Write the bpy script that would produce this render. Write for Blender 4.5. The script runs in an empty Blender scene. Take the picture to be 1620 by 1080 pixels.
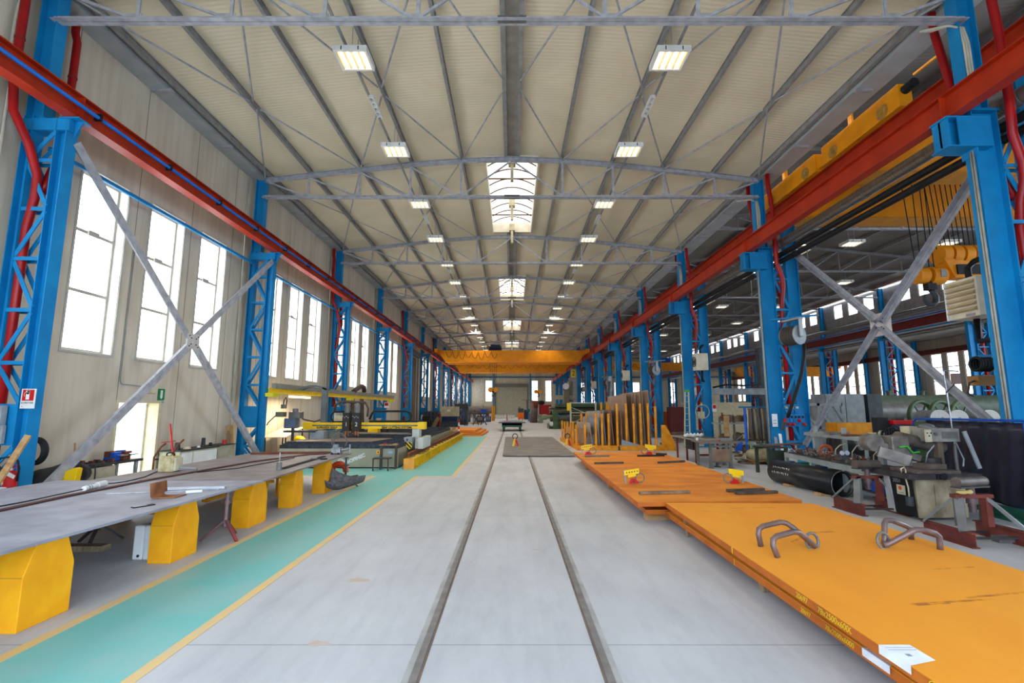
import bpy, bmesh, math, random
from mathutils import Vector as V, Matrix
R = random.Random(7)
PI = math.pi
SC = bpy.context.scene
COL = SC.collection

# ---------------------------------------------------------------- camera, world, sun, exposure
cam_d = bpy.data.cameras.new('camera'); cam = bpy.data.objects.new('camera', cam_d); COL.objects.link(cam)
cam_d.sensor_width = 36.0; cam_d.lens = 17.0; cam_d.clip_end = 400; cam_d.clip_start = 0.05
cam.location = (0, 0, 1.9); cam.rotation_euler = (PI/2 + math.atan(106/765.0), 0, 0)
SC.camera = cam
SC.view_settings.view_transform = 'Standard'; SC.view_settings.look = 'None'
SC.view_settings.gamma = 1.0; SC.view_settings.use_curve_mapping = False
SC.view_settings.exposure = 0.36
w = bpy.data.worlds.new('sky'); SC.world = w; w.use_nodes = True
bg = w.node_tree.nodes['Background']; bg.inputs[0].default_value = (0.64, 0.80, 1.0, 1); bg.inputs[1].default_value = 6.4
sun_d = bpy.data.lights.new('sun', 'SUN'); sun_d.energy = 9.0; sun_d.angle = 0.02; sun_d.color = (1, .95, .86)
sun = bpy.data.objects.new('sun', sun_d); COL.objects.link(sun); sun.rotation_euler = (math.radians(-20), math.radians(-42), 0)
PANE = 5.2       # daylight through the frosted panes
SKYL = 1.7       # daylight through the roof lights
TUBE = 2.6      # lamp tubes
LAMPW = 300.0    # watts of each roof lamp

# ---------------------------------------------------------------- materials
def lin(c):
    return tuple(((x/255)/12.92 if x/255 <= .04045 else ((x/255+.055)/1.055)**2.4) for x in c)
MATS = {}
def mat(name, col, rough=.6, metal=0., col2=None, scale=3., detail=6., bump=0., bscale=40., stretch=(1, 1, 1), lo=.35, hi=.7, emit=None, estr=0.):
    if name in MATS: return MATS[name]
    m = bpy.data.materials.new(name); m.use_nodes = True; nt = m.node_tree; n = nt.nodes; l = nt.links
    b = n['Principled BSDF']
    b.inputs['Specular IOR Level'].default_value = .28; b.inputs['Roughness'].default_value = rough; b.inputs['Metallic'].default_value = metal
    c1 = lin(col) + (1,)
    tc = n.new('ShaderNodeTexCoord'); mp = n.new('ShaderNodeMapping'); mp.inputs['Scale'].default_value = stretch
    l.new(tc.outputs['Object'], mp.inputs[0])
    if col2 is None: col2 = tuple(max(0, x*.86) for x in col)
    nz = n.new('ShaderNodeTexNoise'); nz.inputs['Scale'].default_value = scale; nz.inputs['Detail'].default_value = detail
    l.new(mp.outputs[0], nz.inputs['Vector'])
    rp = n.new('ShaderNodeValToRGB'); rp.color_ramp.elements[0].position = lo; rp.color_ramp.elements[1].position = hi
    rp.color_ramp.elements[0].color = lin(col2) + (1,); rp.color_ramp.elements[1].color = c1
    l.new(nz.outputs[0], rp.inputs[0]); l.new(rp.outputs[0], b.inputs['Base Color'])
    if bump:
        nb = n.new('ShaderNodeTexNoise'); nb.inputs['Scale'].default_value = bscale; nb.inputs['Detail'].default_value = 3
        l.new(mp.outputs[0], nb.inputs['Vector'])
        bp = n.new('ShaderNodeBump'); bp.inputs['Strength'].default_value = bump; bp.inputs['Distance'].default_value = .02
        l.new(nb.outputs[0], bp.inputs['Height']); l.new(bp.outputs[0], b.inputs['Normal'])
    if emit:
        b.inputs['Emission Color'].default_value = lin(emit) + (1,); b.inputs['Emission Strength'].default_value = estr
    MATS[name] = m
    return m

BLUE = mat('blue_paint', (8, 130, 184), .55, 0, (6, 114, 168), 2.0)
RED = mat('red_oxide_paint', (176, 48, 14), .5, 0, (152, 36, 8), 2.)
PIPERED = mat('red_pipe_paint', (165, 20, 22), .35, 0, (140, 14, 16), 2.)
GALV = mat('galvanised_steel', (172, 172, 176), .5, .1, (140, 140, 146), 6., lo=.3, hi=.65)
GALVD = mat('dull_galvanised_steel', (150, 148, 146), .55, .05, (126, 124, 122), 5.)
GUTTER = mat('grey_gutter_sheet', (172, 174, 174), .5, .0, (156, 158, 158), 2.)
YEL = mat('crane_yellow_paint', (236, 150, 4), .5, 0, (222, 134, 2), 2.)
PEDY = mat('pedestal_yellow_paint', (240, 170, 14), .55, 0, (226, 150, 8), 3.5)
CUTY = mat('machine_yellow_paint', (240, 200, 10), .42, 0, (222, 178, 6), 3.)
OCHRE = mat('rack_ochre_paint', (228, 152, 14), .5, 0, (200, 122, 10), 4.)
STEELP = mat('blue_grey_steel_plate', (150, 150, 160), .55, .1, (128, 126, 134), 2.2, 8., .05, 60, lo=.35, hi=.62)
STEELD = mat('dark_mill_steel', (74, 70, 70), .55, .3, (52, 48, 48), 5., bump=.1)
STEELB = mat('brown_mill_steel', (116, 98, 84), .6, .15, (86, 70, 58), 2., bump=.08)
STEELG = mat('grey_sheet_steel', (126, 124, 120), .5, .3, (98, 95, 92), 3.)
BRIGHT = mat('bright_steel', (190, 190, 194), .3, .8, (140, 140, 146), 8.)
WHITE = mat('white_enamel', (226, 226, 222), .4, 0, (208, 208, 204), 3.)
CREAM = mat('cream_enamel', (206, 196, 166), .5, 0, (170, 158, 128), 4.)
BEIGE = mat('beige_machine_paint', (176, 170, 146), .5, 0, (150, 143, 120), 4.)
GREYM = mat('grey_machine_paint', (150, 154, 156), .5, 0, (126, 130, 132), 4.)
DGREY = mat('dark_grey_paint', (70, 74, 78), .5, 0, (52, 55, 58), 4.)
BLACK = mat('black_rubber', (26, 26, 28), .6, 0, (16, 16, 18), 6.)
BLACKP = mat('black_lacquered_pipe', (44, 43, 45), .3, .25, (32, 31, 32), 3.)
GREENM = mat('olive_green_machine_paint', (78, 100, 62), .5, 0, (58, 78, 46), 3.)
TEAL = mat('dark_green_paint', (44, 104, 84), .5, 0, (30, 80, 64), 3.)
ORANGE = mat('orange_paint', (236, 116, 20), .45, 0, (216, 96, 12), 3.)
WOOD = mat('raw_timber', (190, 152, 104), .75, 0, (150, 112, 70), 4., stretch=(1, 8, 1))
WOODG = mat('weathered_timber', (150, 130, 104), .8, 0, (112, 94, 74), 4., stretch=(8, 1, 1))
RUST = mat('rusty_steel', (136, 78, 50), .8, .1, (96, 54, 38), 5., bump=.15)
RUSTR = mat('red_rusted_beam', (126, 58, 46), .7, .1, (92, 44, 38), 4., bump=.1)
REDP = mat('signal_red_paint', (196, 26, 28), .4, 0, (176, 18, 20), 3.)
SREDH = mat('worn_red_steel', (124, 98, 92), .42, .4, (98, 84, 82), 7.)
DUCT = mat('spiral_duct_metal', (160, 154, 144), .32, .7, (128, 122, 112), 5., bump=.25, bscale=12, stretch=(.2, 6, .2))
PAPER = mat('white_paper', (232, 234, 236), .7, 0, (216, 218, 222), 8.)
CHALK = mat('yellow_paint_marker', (240, 205, 40), .7)
INK = mat('dark_ink', (40, 34, 28), .7)
WHITEINK = mat('white_paint_marker', (240, 240, 238), .7)
BLUEP = mat('bright_blue_paint', (14, 84, 190), .45)
NAVY = mat('navy_plastic', (62, 68, 92), .5)
CURT = mat('dark_welding_curtain', (44, 42, 56), .28, 0, (30, 29, 38), 2.5, bump=.6, bscale=3.5)
CURTG = mat('green_translucent_vinyl', (58, 88, 62), .4)
SACK = mat('cream_woven_sack', (186, 172, 138), .85, 0, (150, 136, 104), 6., bump=.8, bscale=8)
PINK = mat('pinkish_primed_sheet', (168, 140, 132), .6, 0, (146, 118, 112), 2.)
CABLEG = mat('pale_grey_cable', (196, 188, 168), .6)
GREENB = mat('green_plastic', (70, 170, 60), .5)
DOORSH = mat('roller_shutter_slats', (172, 168, 146), .5, 0, (160, 156, 134), 2.)
BROWNSH = mat('brown_grey_shutter', (124, 108, 92), .55, .1, (108, 94, 80), 2.)

def glow(name, col, s):
    m = bpy.data.materials.new(name); m.use_nodes = True; b = m.node_tree.nodes['Principled BSDF']
    b.inputs['Base Color'].default_value = (.75, .75, .75, 1); b.inputs['Roughness'].default_value = .5
    b.inputs['Emission Color'].default_value = lin(col) + (1,); b.inputs['Emission Strength'].default_value = s
    return m
PANEM = glow('daylit_frosted_glass', (240, 246, 255), PANE)
PANEF = glow('daylit_frosted_glass_across_hall', (240, 246, 255), PANE*.55)
SKYM = glow('daylit_polycarbonate', (255, 250, 240), SKYL)
TUBEM = glow('fluorescent_tube', (255, 244, 216), TUBE)
REFM = glow('lamp_reflector', (255, 222, 150), .55)

def mat_slatted(base, axis, pitch, strength=.5, name=None):     # horizontal slats or ribs as a wave bump
    m = base.copy(); m.name = name; nt = m.node_tree; n = nt.nodes; l = nt.links
    b = n['Principled BSDF']; tc = n.new('ShaderNodeTexCoord'); wv = n.new('ShaderNodeTexWave')
    wv.wave_type = 'BANDS'; wv.bands_direction = axis; wv.inputs['Scale'].default_value = .314/pitch   # 2*pi/20 per unit
    l.new(tc.outputs['Object'], wv.inputs['Vector'])
    bp = n.new('ShaderNodeBump'); bp.inputs['Strength'].default_value = strength; bp.inputs['Distance'].default_value = .02
    l.new(wv.outputs['Fac'], bp.inputs['Height']); l.new(bp.outputs[0], b.inputs['Normal'])
    return m
ROOFB = mat('cream_roof_sheet', (224, 211, 182), .6, 0, (214, 201, 171), .7)
ROOFM = mat_slatted(ROOFB, 'Y', .12, .22, 'ribbed_cream_roof_sheet')
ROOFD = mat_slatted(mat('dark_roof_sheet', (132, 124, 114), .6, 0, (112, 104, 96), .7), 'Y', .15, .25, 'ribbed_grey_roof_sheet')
SHUTM = mat_slatted(DOORSH, 'Z', .16, .6, 'roller_shutter_ribs')
SHUTB = mat_slatted(BROWNSH, 'Z', .16, .8, 'brown_roller_shutter_ribs')

def concrete_wall(name, col, col2, joint_axis, pitch, off):
    m = mat(name, col, .85, 0, col2, 1.3, 8, .12, 30, (1, 1, .35), .3, .75)
    nt = m.node_tree; n = nt.nodes; l = nt.links; b = n['Principled BSDF']
    src = b.inputs['Base Color'].links[0].from_socket
    tc = n.new('ShaderNodeTexCoord'); sp = n.new('ShaderNodeSeparateXYZ'); l.new(tc.outputs['Object'], sp.inputs[0])
    def mth(op, a, bb=None):
        q = n.new('ShaderNodeMath'); q.operation = op
        if isinstance(a, (int, float)): q.inputs[0].default_value = a
        else: l.new(a, q.inputs[0])
        if bb is not None: q.inputs[1].default_value = bb
        return q.outputs[0]
    s = mth('ADD', sp.outputs[joint_axis], off + 100*pitch); s = mth('MODULO', s, pitch); s = mth('LESS_THAN', s, .025)
    mx = n.new('ShaderNodeMixRGB'); mx.blend_type = 'MULTIPLY'; mx.inputs[2].default_value = (.42, .4, .36, 1)
    l.new(s, mx.inputs[0]); l.new(src, mx.inputs[1])
    # streaky vertical weathering
    n2 = n.new('ShaderNodeTexNoise'); n2.inputs['Scale'].default_value = 2.2; n2.inputs['Detail'].default_value = 8
    mp = n.new('ShaderNodeMapping'); mp.inputs['Scale'].default_value = (2.5, 2.5, .12); l.new(tc.outputs['Object'], mp.inputs[0]); l.new(mp.outputs[0], n2.inputs['Vector'])
    rp = n.new('ShaderNodeValToRGB'); rp.color_ramp.elements[0].position = .3; rp.color_ramp.elements[0].color = (.86, .84, .81, 1)
    rp.color_ramp.elements[1].position = .6; rp.color_ramp.elements[1].color = (1, 1, 1, 1); l.new(n2.outputs[0], rp.inputs[0])
    m2 = n.new('ShaderNodeMixRGB'); m2.blend_type = 'MULTIPLY'; m2.inputs[0].default_value = 1
    l.new(mx.outputs[0], m2.inputs[1]); l.new(rp.outputs[0], m2.inputs[2]); l.new(m2.outputs[0], b.inputs['Base Color'])
    return m
WALLM = concrete_wall('precast_concrete', (208, 198, 180), (188, 177, 158), 1, 2.03, .62)
WALLF = concrete_wall('precast_concrete_end', (206, 196, 170), (186, 175, 150), 0, 1.9, .3)

def floor_mat():
    m = mat('power_floated_concrete', (194, 194, 195), .55, 0, (176, 176, 178), .9, 10, .05, 25, (1, .6, 1), .28, .72)
    nt = m.node_tree; n = nt.nodes; l = nt.links; b = n['Principled BSDF']; src = b.inputs['Base Color'].links[0].from_socket
    tc = n.new('ShaderNodeTexCoord'); sp = n.new('ShaderNodeSeparateXYZ'); l.new(tc.outputs['Object'], sp.inputs[0])
    q = n.new('ShaderNodeMath'); q.operation = 'ADD'; l.new(sp.outputs[1], q.inputs[0]); q.inputs[1].default_value = 480 - 4.22
    q2 = n.new('ShaderNodeMath'); q2.operation = 'MODULO'; l.new(q.outputs[0], q2.inputs[0]); q2.inputs[1].default_value = 4.8
    q3 = n.new('ShaderNodeMath'); q3.operation = 'LESS_THAN'; l.new(q2.outputs[0], q3.inputs[0]); q3.inputs[1].default_value = .014
    mx = n.new('ShaderNodeMixRGB'); mx.blend_type = 'MULTIPLY'; mx.inputs[2].default_value = (.62, .62, .62, 1)
    l.new(q3.outputs[0], mx.inputs[0]); l.new(src, mx.inputs[1])
    n2 = n.new('ShaderNodeTexNoise'); n2.inputs['Scale'].default_value = 3.2; n2.inputs['Detail'].default_value = 12; n2.inputs['Roughness'].default_value = .7
    mp = n.new('ShaderNodeMapping'); mp.inputs['Scale'].default_value = (1, .3, 1); l.new(tc.outputs['Object'], mp.inputs[0]); l.new(mp.outputs[0], n2.inputs['Vector'])
    rp = n.new('ShaderNodeValToRGB'); rp.color_ramp.elements[0].position = .3; rp.color_ramp.elements[0].color = (.86, .86, .87, 1)
    rp.color_ramp.elements[1].position = .55; rp.color_ramp.elements[1].color = (1, 1, 1, 1); l.new(n2.outputs[0], rp.inputs[0])
    m2 = n.new('ShaderNodeMixRGB'); m2.blend_type = 'MULTIPLY'; m2.inputs[0].default_value = 1
    l.new(mx.outputs[0], m2.inputs[1]); l.new(rp.outputs[0], m2.inputs[2])
    # tyre and cart tracks along the hall
    n3 = n.new('ShaderNodeTexNoise'); n3.inputs['Scale'].default_value = 5; n3.inputs['Detail'].default_value = 4
    mp3 = n.new('ShaderNodeMapping'); mp3.inputs['Scale'].default_value = (1, .03, 1); l.new(tc.outputs['Object'], mp3.inputs[0]); l.new(mp3.outputs[0], n3.inputs['Vector'])
    rp3 = n.new('ShaderNodeValToRGB'); rp3.color_ramp.elements[0].position = .32; rp3.color_ramp.elements[0].color = (.93, .93, .94, 1)
    rp3.color_ramp.elements[1].position = .5; rp3.color_ramp.elements[1].color = (1, 1, 1, 1); l.new(n3.outputs[0], rp3.inputs[0])
    m3 = n.new('ShaderNodeMixRGB'); m3.blend_type = 'MULTIPLY'; m3.inputs[0].default_value = 1
    l.new(m2.outputs[0], m3.inputs[1]); l.new(rp3.outputs[0], m3.inputs[2]); l.new(m3.outputs[0], b.inputs['Base Color'])
    return m
FLOORM = floor_mat()
GREENF = mat('worn_green_floor_paint', (112, 182, 176), .5, 0, (138, 180, 172), 1.4, 10, .03, 20, lo=.3, hi=.6)
YELF = mat('worn_yellow_floor_line', (226, 184, 106), .6, 0, (206, 182, 140), 3., 8)
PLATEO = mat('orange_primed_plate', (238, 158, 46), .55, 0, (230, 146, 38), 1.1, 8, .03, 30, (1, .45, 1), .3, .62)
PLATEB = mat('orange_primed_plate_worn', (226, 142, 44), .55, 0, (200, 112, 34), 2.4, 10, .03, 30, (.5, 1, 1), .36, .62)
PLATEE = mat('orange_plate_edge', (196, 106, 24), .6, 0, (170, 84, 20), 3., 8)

# ---------------------------------------------------------------- mesh building
OFF = {}
def frame_of(d, up=(0, 0, 1)):
    d = V(d).normalized(); up = V(up)
    s = d.cross(up)
    if s.length < 1e-5: s = d.cross(V((1, 0, 0)))
    s.normalize(); return d, s, s.cross(d)
class MB:
    def __init__(s): s.v = []; s.f = []; s.sm = []
    def add(s, vs, fs, smooth=False):
        k = len(s.v); s.v += [tuple(p) for p in vs]
        for f in fs: s.f.append(tuple(i+k for i in f)); s.sm.append(smooth)
        return s
    def box(s, x0, x1, y0, y1, z0, z1):
        vs = [(x, y, z) for z in (z0, z1) for y in (y0, y1) for x in (x0, x1)]
        return s.add(vs, [(0, 2, 3, 1), (4, 5, 7, 6), (0, 1, 5, 4), (2, 6, 7, 3), (0, 4, 6, 2), (1, 3, 7, 5)])
    def bar(s, a, b, wd, th, up=(0, 0, 1)):            # rectangular bar a->b, wd sideways, th along up
        a, b = V(a), V(b); d, sd, u = frame_of(b-a, up); sd = sd*wd/2; u = u*th/2
        vs = [p+i*sd+j*u for p in (a, b) for (i, j) in ((-1, -1), (1, -1), (1, 1), (-1, 1))]
        return s.add(vs, [(0, 3, 2, 1), (4, 5, 6, 7), (0, 1, 5, 4), (1, 2, 6, 5), (2, 3, 7, 6), (3, 0, 4, 7)])
    def cyl(s, a, b, r0, r1=None, n=14, caps=True, smooth=True):
        r1 = r0 if r1 is None else r1
        a, b = V(a), V(b); d, sd, u = frame_of(b-a); vs = []
        for p, r in ((a, r0), (b, r1)):
            for i in range(n):
                t = 2*PI*i/n; vs.append(p + sd*math.cos(t)*r + u*math.sin(t)*r)
        s.add(vs, [(i, (i+1) % n, n+(i+1) % n, n+i) for i in range(n)], smooth)
        if caps: s.add(vs, [tuple(range(n-1, -1, -1)), tuple(range(n, 2*n))])
        return s
    def hollow(s, a, b, r, th, n=40):                  # open pipe with wall thickness
        a, b = V(a), V(b); d, sd, u = frame_of(b-a); vs = []
        for p, q in ((a, r), (b, r), (b, r-th), (a, r-th)):
            for i in range(n):
                t = 2*PI*i/n; vs.append(p + sd*math.cos(t)*q + u*math.sin(t)*q)
        for k in range(4):
            o = k*n; o2 = ((k+1) % 4)*n
            s.add([], []); base = None
        k0 = len(s.v); s.v += [tuple(p) for p in vs]
        for k in range(4):
            o = k0+k*n; o2 = k0+((k+1) % 4)*n
            for i in range(n):
                s.f.append((o+i, o+(i+1) % n, o2+(i+1) % n, o2+i)); s.sm.append(k % 2 == 0)
        return s
    def tube(s, pts, r, n=8, closed=False):
        pts = [V(p) for p in pts]; m = len(pts); k0 = len(s.v); prev = None
        for i, p in enumerate(pts):
            if closed: d = pts[(i+1) % m]-pts[i-1]
            else: d = pts[min(i+1, m-1)]-pts[max(i-1, 0)]
            d.normalize()
            if prev is None: _, sd, u = frame_of(d)
            else:
                sd = prev - d*prev.dot(d)
                if sd.length < 1e-6: _, sd, u = frame_of(d)
                sd.normalize(); u = sd.cross(d)
            prev = sd
            rr = r[i] if isinstance(r, (list, tuple)) else r
            for j in range(n):
                t = 2*PI*j/n; s.v.append(tuple(p + sd*math.cos(t)*rr + u*math.sin(t)*rr))
        for i in range(m if closed else m-1):
            a = k0+i*n; b = k0+((i+1) % m)*n
            for j in range(n): s.f.append((a+j, b+j, b+(j+1) % n, a+(j+1) % n)); s.sm.append(True)
        if not closed:
            s.f.append(tuple(k0+j for j in range(n))); s.sm.append(False)
            s.f.append(tuple(k0+(m-1)*n+n-1-j for j in range(n))); s.sm.append(False)
        return s
    def ring(s, c, axis, rad, r, n=24, m=8, a0=0, a1=2*PI):
        d, sd, u = frame_of(axis); c = V(c); full = abs(a1-a0-2*PI) < 1e-6
        k = n if full else n+1
        return s.tube([c + sd*math.cos(a0+(a1-a0)*i/n)*rad + u*math.sin(a0+(a1-a0)*i/n)*rad for i in range(k)], r, m, closed=full)
    def prism(s, poly, off):                           # polygon (3D points) extruded by a vector
        n = len(poly); off = V(off); vs = [V(p) for p in poly] + [V(p)+off for p in poly]
        return s.add(vs, [tuple(range(n-1, -1, -1)), tuple(range(n, 2*n))] + [(i, (i+1) % n, n+(i+1) % n, n+i) for i in range(n)])
    def ibeam(s, a, b, h, bw, tf, tw, up=(0, 0, 1)):
        a, b = V(a), V(b); d, sd, u = frame_of(b-a, up); H = h/2; B = bw/2; t = tw/2
        pf = [(-B, -H), (B, -H), (B, -H+tf), (t, -H+tf), (t, H-tf), (B, H-tf), (B, H), (-B, H), (-B, H-tf), (-t, H-tf), (-t, -H+tf), (-B, -H+tf)]
        return s.prism([a+sd*x+u*y for x, y in pf], b-a)
    def angle(s, a, b, w1, w2, t, up=(0, 0, 1)):       # L section
        a, b = V(a), V(b); d, sd, u = frame_of(b-a, up)
        pf = [(0, 0), (w1, 0), (w1, t), (t, t), (t, w2), (0, w2)]
        return s.prism([a+sd*x+u*y for x, y in pf], b-a)
    def ball(s, c, r, n=12, m=8):
        rx, ry, rz = (r, r, r) if isinstance(r, (int, float)) else r; k0 = len(s.v); c = V(c)
        for i in range(1, m):
            ph = PI*i/m
            for j in range(n):
                t = 2*PI*j/n; s.v.append((c.x+rx*math.sin(ph)*math.cos(t), c.y+ry*math.sin(ph)*math.sin(t), c.z+rz*math.cos(ph)))
        s.v.append((c.x, c.y, c.z+rz)); s.v.append((c.x, c.y, c.z-rz)); T = len(s.v)-2
        for i in range(m-2):
            for j in range(n):
                a = k0+i*n; b = a+n; s.f.append((a+j, b+j, b+(j+1) % n, a+(j+1) % n)); s.sm.append(True)
        for j in range(n):
            s.f.append((T, k0+j, k0+(j+1) % n)); s.sm.append(True)
            b = k0+(m-2)*n; s.f.append((T+1, b+(j+1) % n, b+j)); s.sm.append(True)
        return s
    def grid(s, fn, nu, nv, th=0., smooth=True):       # sheet from fn(u,v), thickened downwards by normal th
        k0 = len(s.v); P = [[V(fn(i/nu, j/nv)) for j in range(nv+1)] for i in range(nu+1)]
        for layer in ((0, 1) if th else (0,)):
            for i in range(nu+1):
                for j in range(nv+1):
                    p = P[i][j]
                    if layer:
                        du = P[min(i+1, nu)][j]-P[max(i-1, 0)][j]; dv = P[i][min(j+1, nv)]-P[i][max(j-1, 0)]
                        p = p - du.cross(dv).normalized()*th
                    s.v.append(tuple(p))
        W = nv+1; N = (nu+1)*W
        for i in range(nu):
            for j in range(nv):
                q = (k0+i*W+j, k0+(i+1)*W+j, k0+(i+1)*W+j+1, k0+i*W+j+1); s.f.append(q); s.sm.append(smooth)
                if th: s.f.append(tuple(x+N for x in reversed(q))); s.sm.append(smooth)
        if th:
            edge = [(i, 0) for i in range(nu)] + [(nu, j) for j in range(nv)] + [(i, nv) for i in range(nu, 0, -1)] + [(0, j) for j in range(nv, 0, -1)]
            for a, b in zip(edge, edge[1:]+edge[:1]):
                A = k0+a[0]*W+a[1]; B = k0+b[0]*W+b[1]; s.f.append((A, A+N, B+N, B)); s.sm.append(False)
        return s
    def base(s):
        xs = [p[0] for p in s.v]; ys = [p[1] for p in s.v]; zs = [p[2] for p in s.v]
        return ((min(xs)+max(xs))/2, (min(ys)+max(ys))/2, min(zs))
    def build(s, name, m, parent=None, bevel=0., loc=None):
        off = V(OFF.get(parent.name, (0, 0, 0))) if parent is not None else V(loc or (0, 0, 0))
        me = bpy.data.meshes.new(name)
        me.from_pydata([tuple(V(p)-off) for p in s.v], [], s.f); me.update()
        bm = bmesh.new(); bm.from_mesh(me); bmesh.ops.recalc_face_normals(bm, faces=bm.faces); bm.to_mesh(me); bm.free()
        me.polygons.foreach_set('use_smooth', s.sm); me.materials.append(m)
        o = bpy.data.objects.new(name, me); COL.objects.link(o)
        if parent is not None: o.parent = parent; OFF[o.name] = tuple(off)
        else: o.location = off; OFF[o.name] = tuple(off)
        if bevel:
            b = o.modifiers.new('edge', 'BEVEL'); b.width = bevel; b.segments = 2; b.limit_method = 'ANGLE'
        return o

def tag(o, label, cat, group=None, kind=None):
    o['label'] = label; o['category'] = cat
    if group: o['group'] = group
    o['kind'] = kind or 'thing'
    return o
def thing(name, label, cat, loc=(0, 0, 0), group=None, kind=None):
    o = bpy.data.objects.new(name, None); COL.objects.link(o); o.location = loc; o.empty_display_size = .1
    OFF[o.name] = tuple(loc); return tag(o, label, cat, group, kind)
def one(name, mb, m, label, cat, group=None, bevel=0., kind=None):
    return tag(mb.build(name, m, None, bevel, mb.base()), label, cat, group, kind)
def struct(name, mb, m, parent=None, label=None, cat=None):
    o = mb.build(name, m, parent)
    if parent is None:
        o['kind'] = 'structure'; o['label'] = label; o['category'] = cat
    return o
def dup(root, loc, label, group=None, rotz=None):
    r = root.copy(); COL.objects.link(r); r.location = loc; r['label'] = label
    if group: r['group'] = group
    if rotz is not None: r.rotation_euler = (0, 0, rotz)
    for ch in list(root.children):
        c = ch.copy(); COL.objects.link(c); c.parent = r
        for g in list(ch.children):
            d = g.copy(); COL.objects.link(d); d.parent = c
    return r
ORD = 'first second third fourth fifth sixth seventh eighth ninth tenth eleventh twelfth thirteenth fourteenth fifteenth sixteenth seventeenth eighteenth nineteenth twentieth twenty-first twenty-second twenty-third twenty-fourth'.split()
def text(name, s, size, m, parent, origin, xdir, ydir, align='CENTER', shear=0., bold=0.):
    cu = bpy.data.curves.new(name, 'FONT'); cu.body = s; cu.size = size; cu.align_x = align; cu.align_y = 'CENTER'; cu.shear = shear; cu.extrude = .0008; cu.offset = bold
    t = bpy.data.objects.new('tmp', cu); COL.objects.link(t)
    bpy.context.view_layer.update()
    me = bpy.data.meshes.new_from_object(t.evaluated_get(bpy.context.evaluated_depsgraph_get()))
    bpy.data.objects.remove(t); bpy.data.curves.remove(cu)
    x = V(xdir).normalized(); y = V(ydir).normalized(); z = x.cross(y)
    off = V(OFF.get(parent.name, (0, 0, 0)))
    for v in me.vertices: v.co = V(origin) - off + x*v.co.x + y*v.co.y + z*v.co.z
    me.materials.clear(); me.materials.append(m); me.name = name
    o = bpy.data.objects.new(name, me); COL.objects.link(o); o.parent = parent
    return o
# ================================================================ THE SETTING
YK = [8.5+8*k for k in range(12)]        # truss / column lines
YEND = 104.5
def wall_cells(mb, axis, a, b, lo, hi, z0, z1, holes):    # wall slab with openings; axis 'x': slab x in [a,b], runs along y
    us = sorted({lo, hi} | {h[0] for h in holes} | {h[1] for h in holes}); zs = sorted({z0, z1} | {h[2] for h in holes} | {h[3] for h in holes})
    for u0, u1 in zip(us, us[1:]):
        run = None
        for q0, q1 in list(zip(zs, zs[1:])) + [(None, None)]:
            open_ = q0 is None or any(h[0] <= (u0+u1)/2 <= h[1] and h[2] <= (q0+q1)/2 <= h[3] for h in holes)
            if open_:
                if run:
                    if axis == 'x': mb.box(a, b, u0, u1, *run)
                    else: mb.box(u0, u1, a, b, *run)
                run = None
            else: run = (run[0], q1) if run else (q0, q1)

struct('floor', MB().box(-9.7, 48.4, -12, YEND, -.2, 0), FLOORM, None, 'grey power-floated concrete floor of the hall', 'floor')
struct('ground_outside', MB().box(-60, -9.7, -20, 120, -.3, -.05), mat('bright_gravel_yard', (214, 206, 184), .9, 0, (190, 180, 150), 2.), None, 'pale sunlit yard outside the open door', 'ground')
one('yard_building', MB().box(-31, -27, -5, 60, -.1, 6), mat('white_rendered_wall', (205, 205, 215), .8), 'white building across the yard seen through the open door', 'building')

# painted floor markings
g = MB().box(-3.86, -2.74, -3, 14.1, .001, .003).box(-6.6, -1.72, 14.1, 33.9, .001, .003)
struct('floor_marking_green', g, GREENF, None, 'worn green painted walkway on the floor', 'floor marking')
y = MB().box(-3.97, -3.86, -3, 14.15, .001, .004).box(-6.6, -3.97, 14.05, 14.15, .001, .004)
struct('floor_marking_yellow', y, YELF, None, 'yellow line between the green walkway and the plate table', 'floor marking')
y = MB().box(-2.74, -2.64, -3, 14.1, .001, .004).box(-2.74, -1.62, 14.02, 14.12, .001, .004).box(-1.72, -1.62, 14.1, 33.9, .001, .004)
struct('floor_marking_yellow', y, YELF, None, 'stepped yellow line between the green walkway and the rail track', 'floor marking')
ST = mat('rust_spot', (190, 182, 176), .7, 0, (186, 164, 146), 9.)
for q, (x, y, r) in enumerate(((-1.72, 5.72, .10), (-1.58, 4.25, .07), (-2.2, 14.4, .05), (.35, 6.9, .05))):
    pts = [(x+r*(1.2+.5*math.sin(3*k_+q))*math.cos(k_*PI/8), y+r*(.7+.25*math.cos(5*k_+q))*math.sin(k_*PI/8), .0012) for k_ in range(16)]
    struct('floor_stain', MB().prism(pts, (0, 0, .0006)), ST, None, 'faint rusty spot on the concrete floor, %s' % ('beside the walkway', 'near the front joint', 'by the yellow step', 'between the rails')[q], 'floor stain')
# rails let into the floor
RAILM = mat('worn_floor_rail', (136, 130, 128), .5, .1, (112, 106, 102), 6.)
for sx, nm in ((-1, 'on the walkway side'), (1, 'on the orange plate side')):
    t = thing('floor_rail', 'steel rail let into the concrete floor, the one ' + nm, 'rail', (sx*.70, 40, 0), 'pair of floor rails')
    MB().box(sx*.70-.028, sx*.70+.028, -3, 86, .001, .008).build('rail_head', RAILM, t)
    MB().box(sx*.70-sx*.028-.022*(sx > 0), sx*.70-sx*.028+.022*(sx < 0), -3, 86, .0005, .003).build('rail_groove', mat('rusty_groove', (126, 106, 92), .9, 0, (98, 86, 78), 3.), t)
    MB().box(sx*.70+sx*.028-.05*(sx < 0), sx*.70+sx*.028+.05*(sx > 0), -3, 86, .0004, .002).build('rail_grout', mat('pale_grout', (176, 174, 170), .8, 0, (150, 146, 140), 3.), t)

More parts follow.
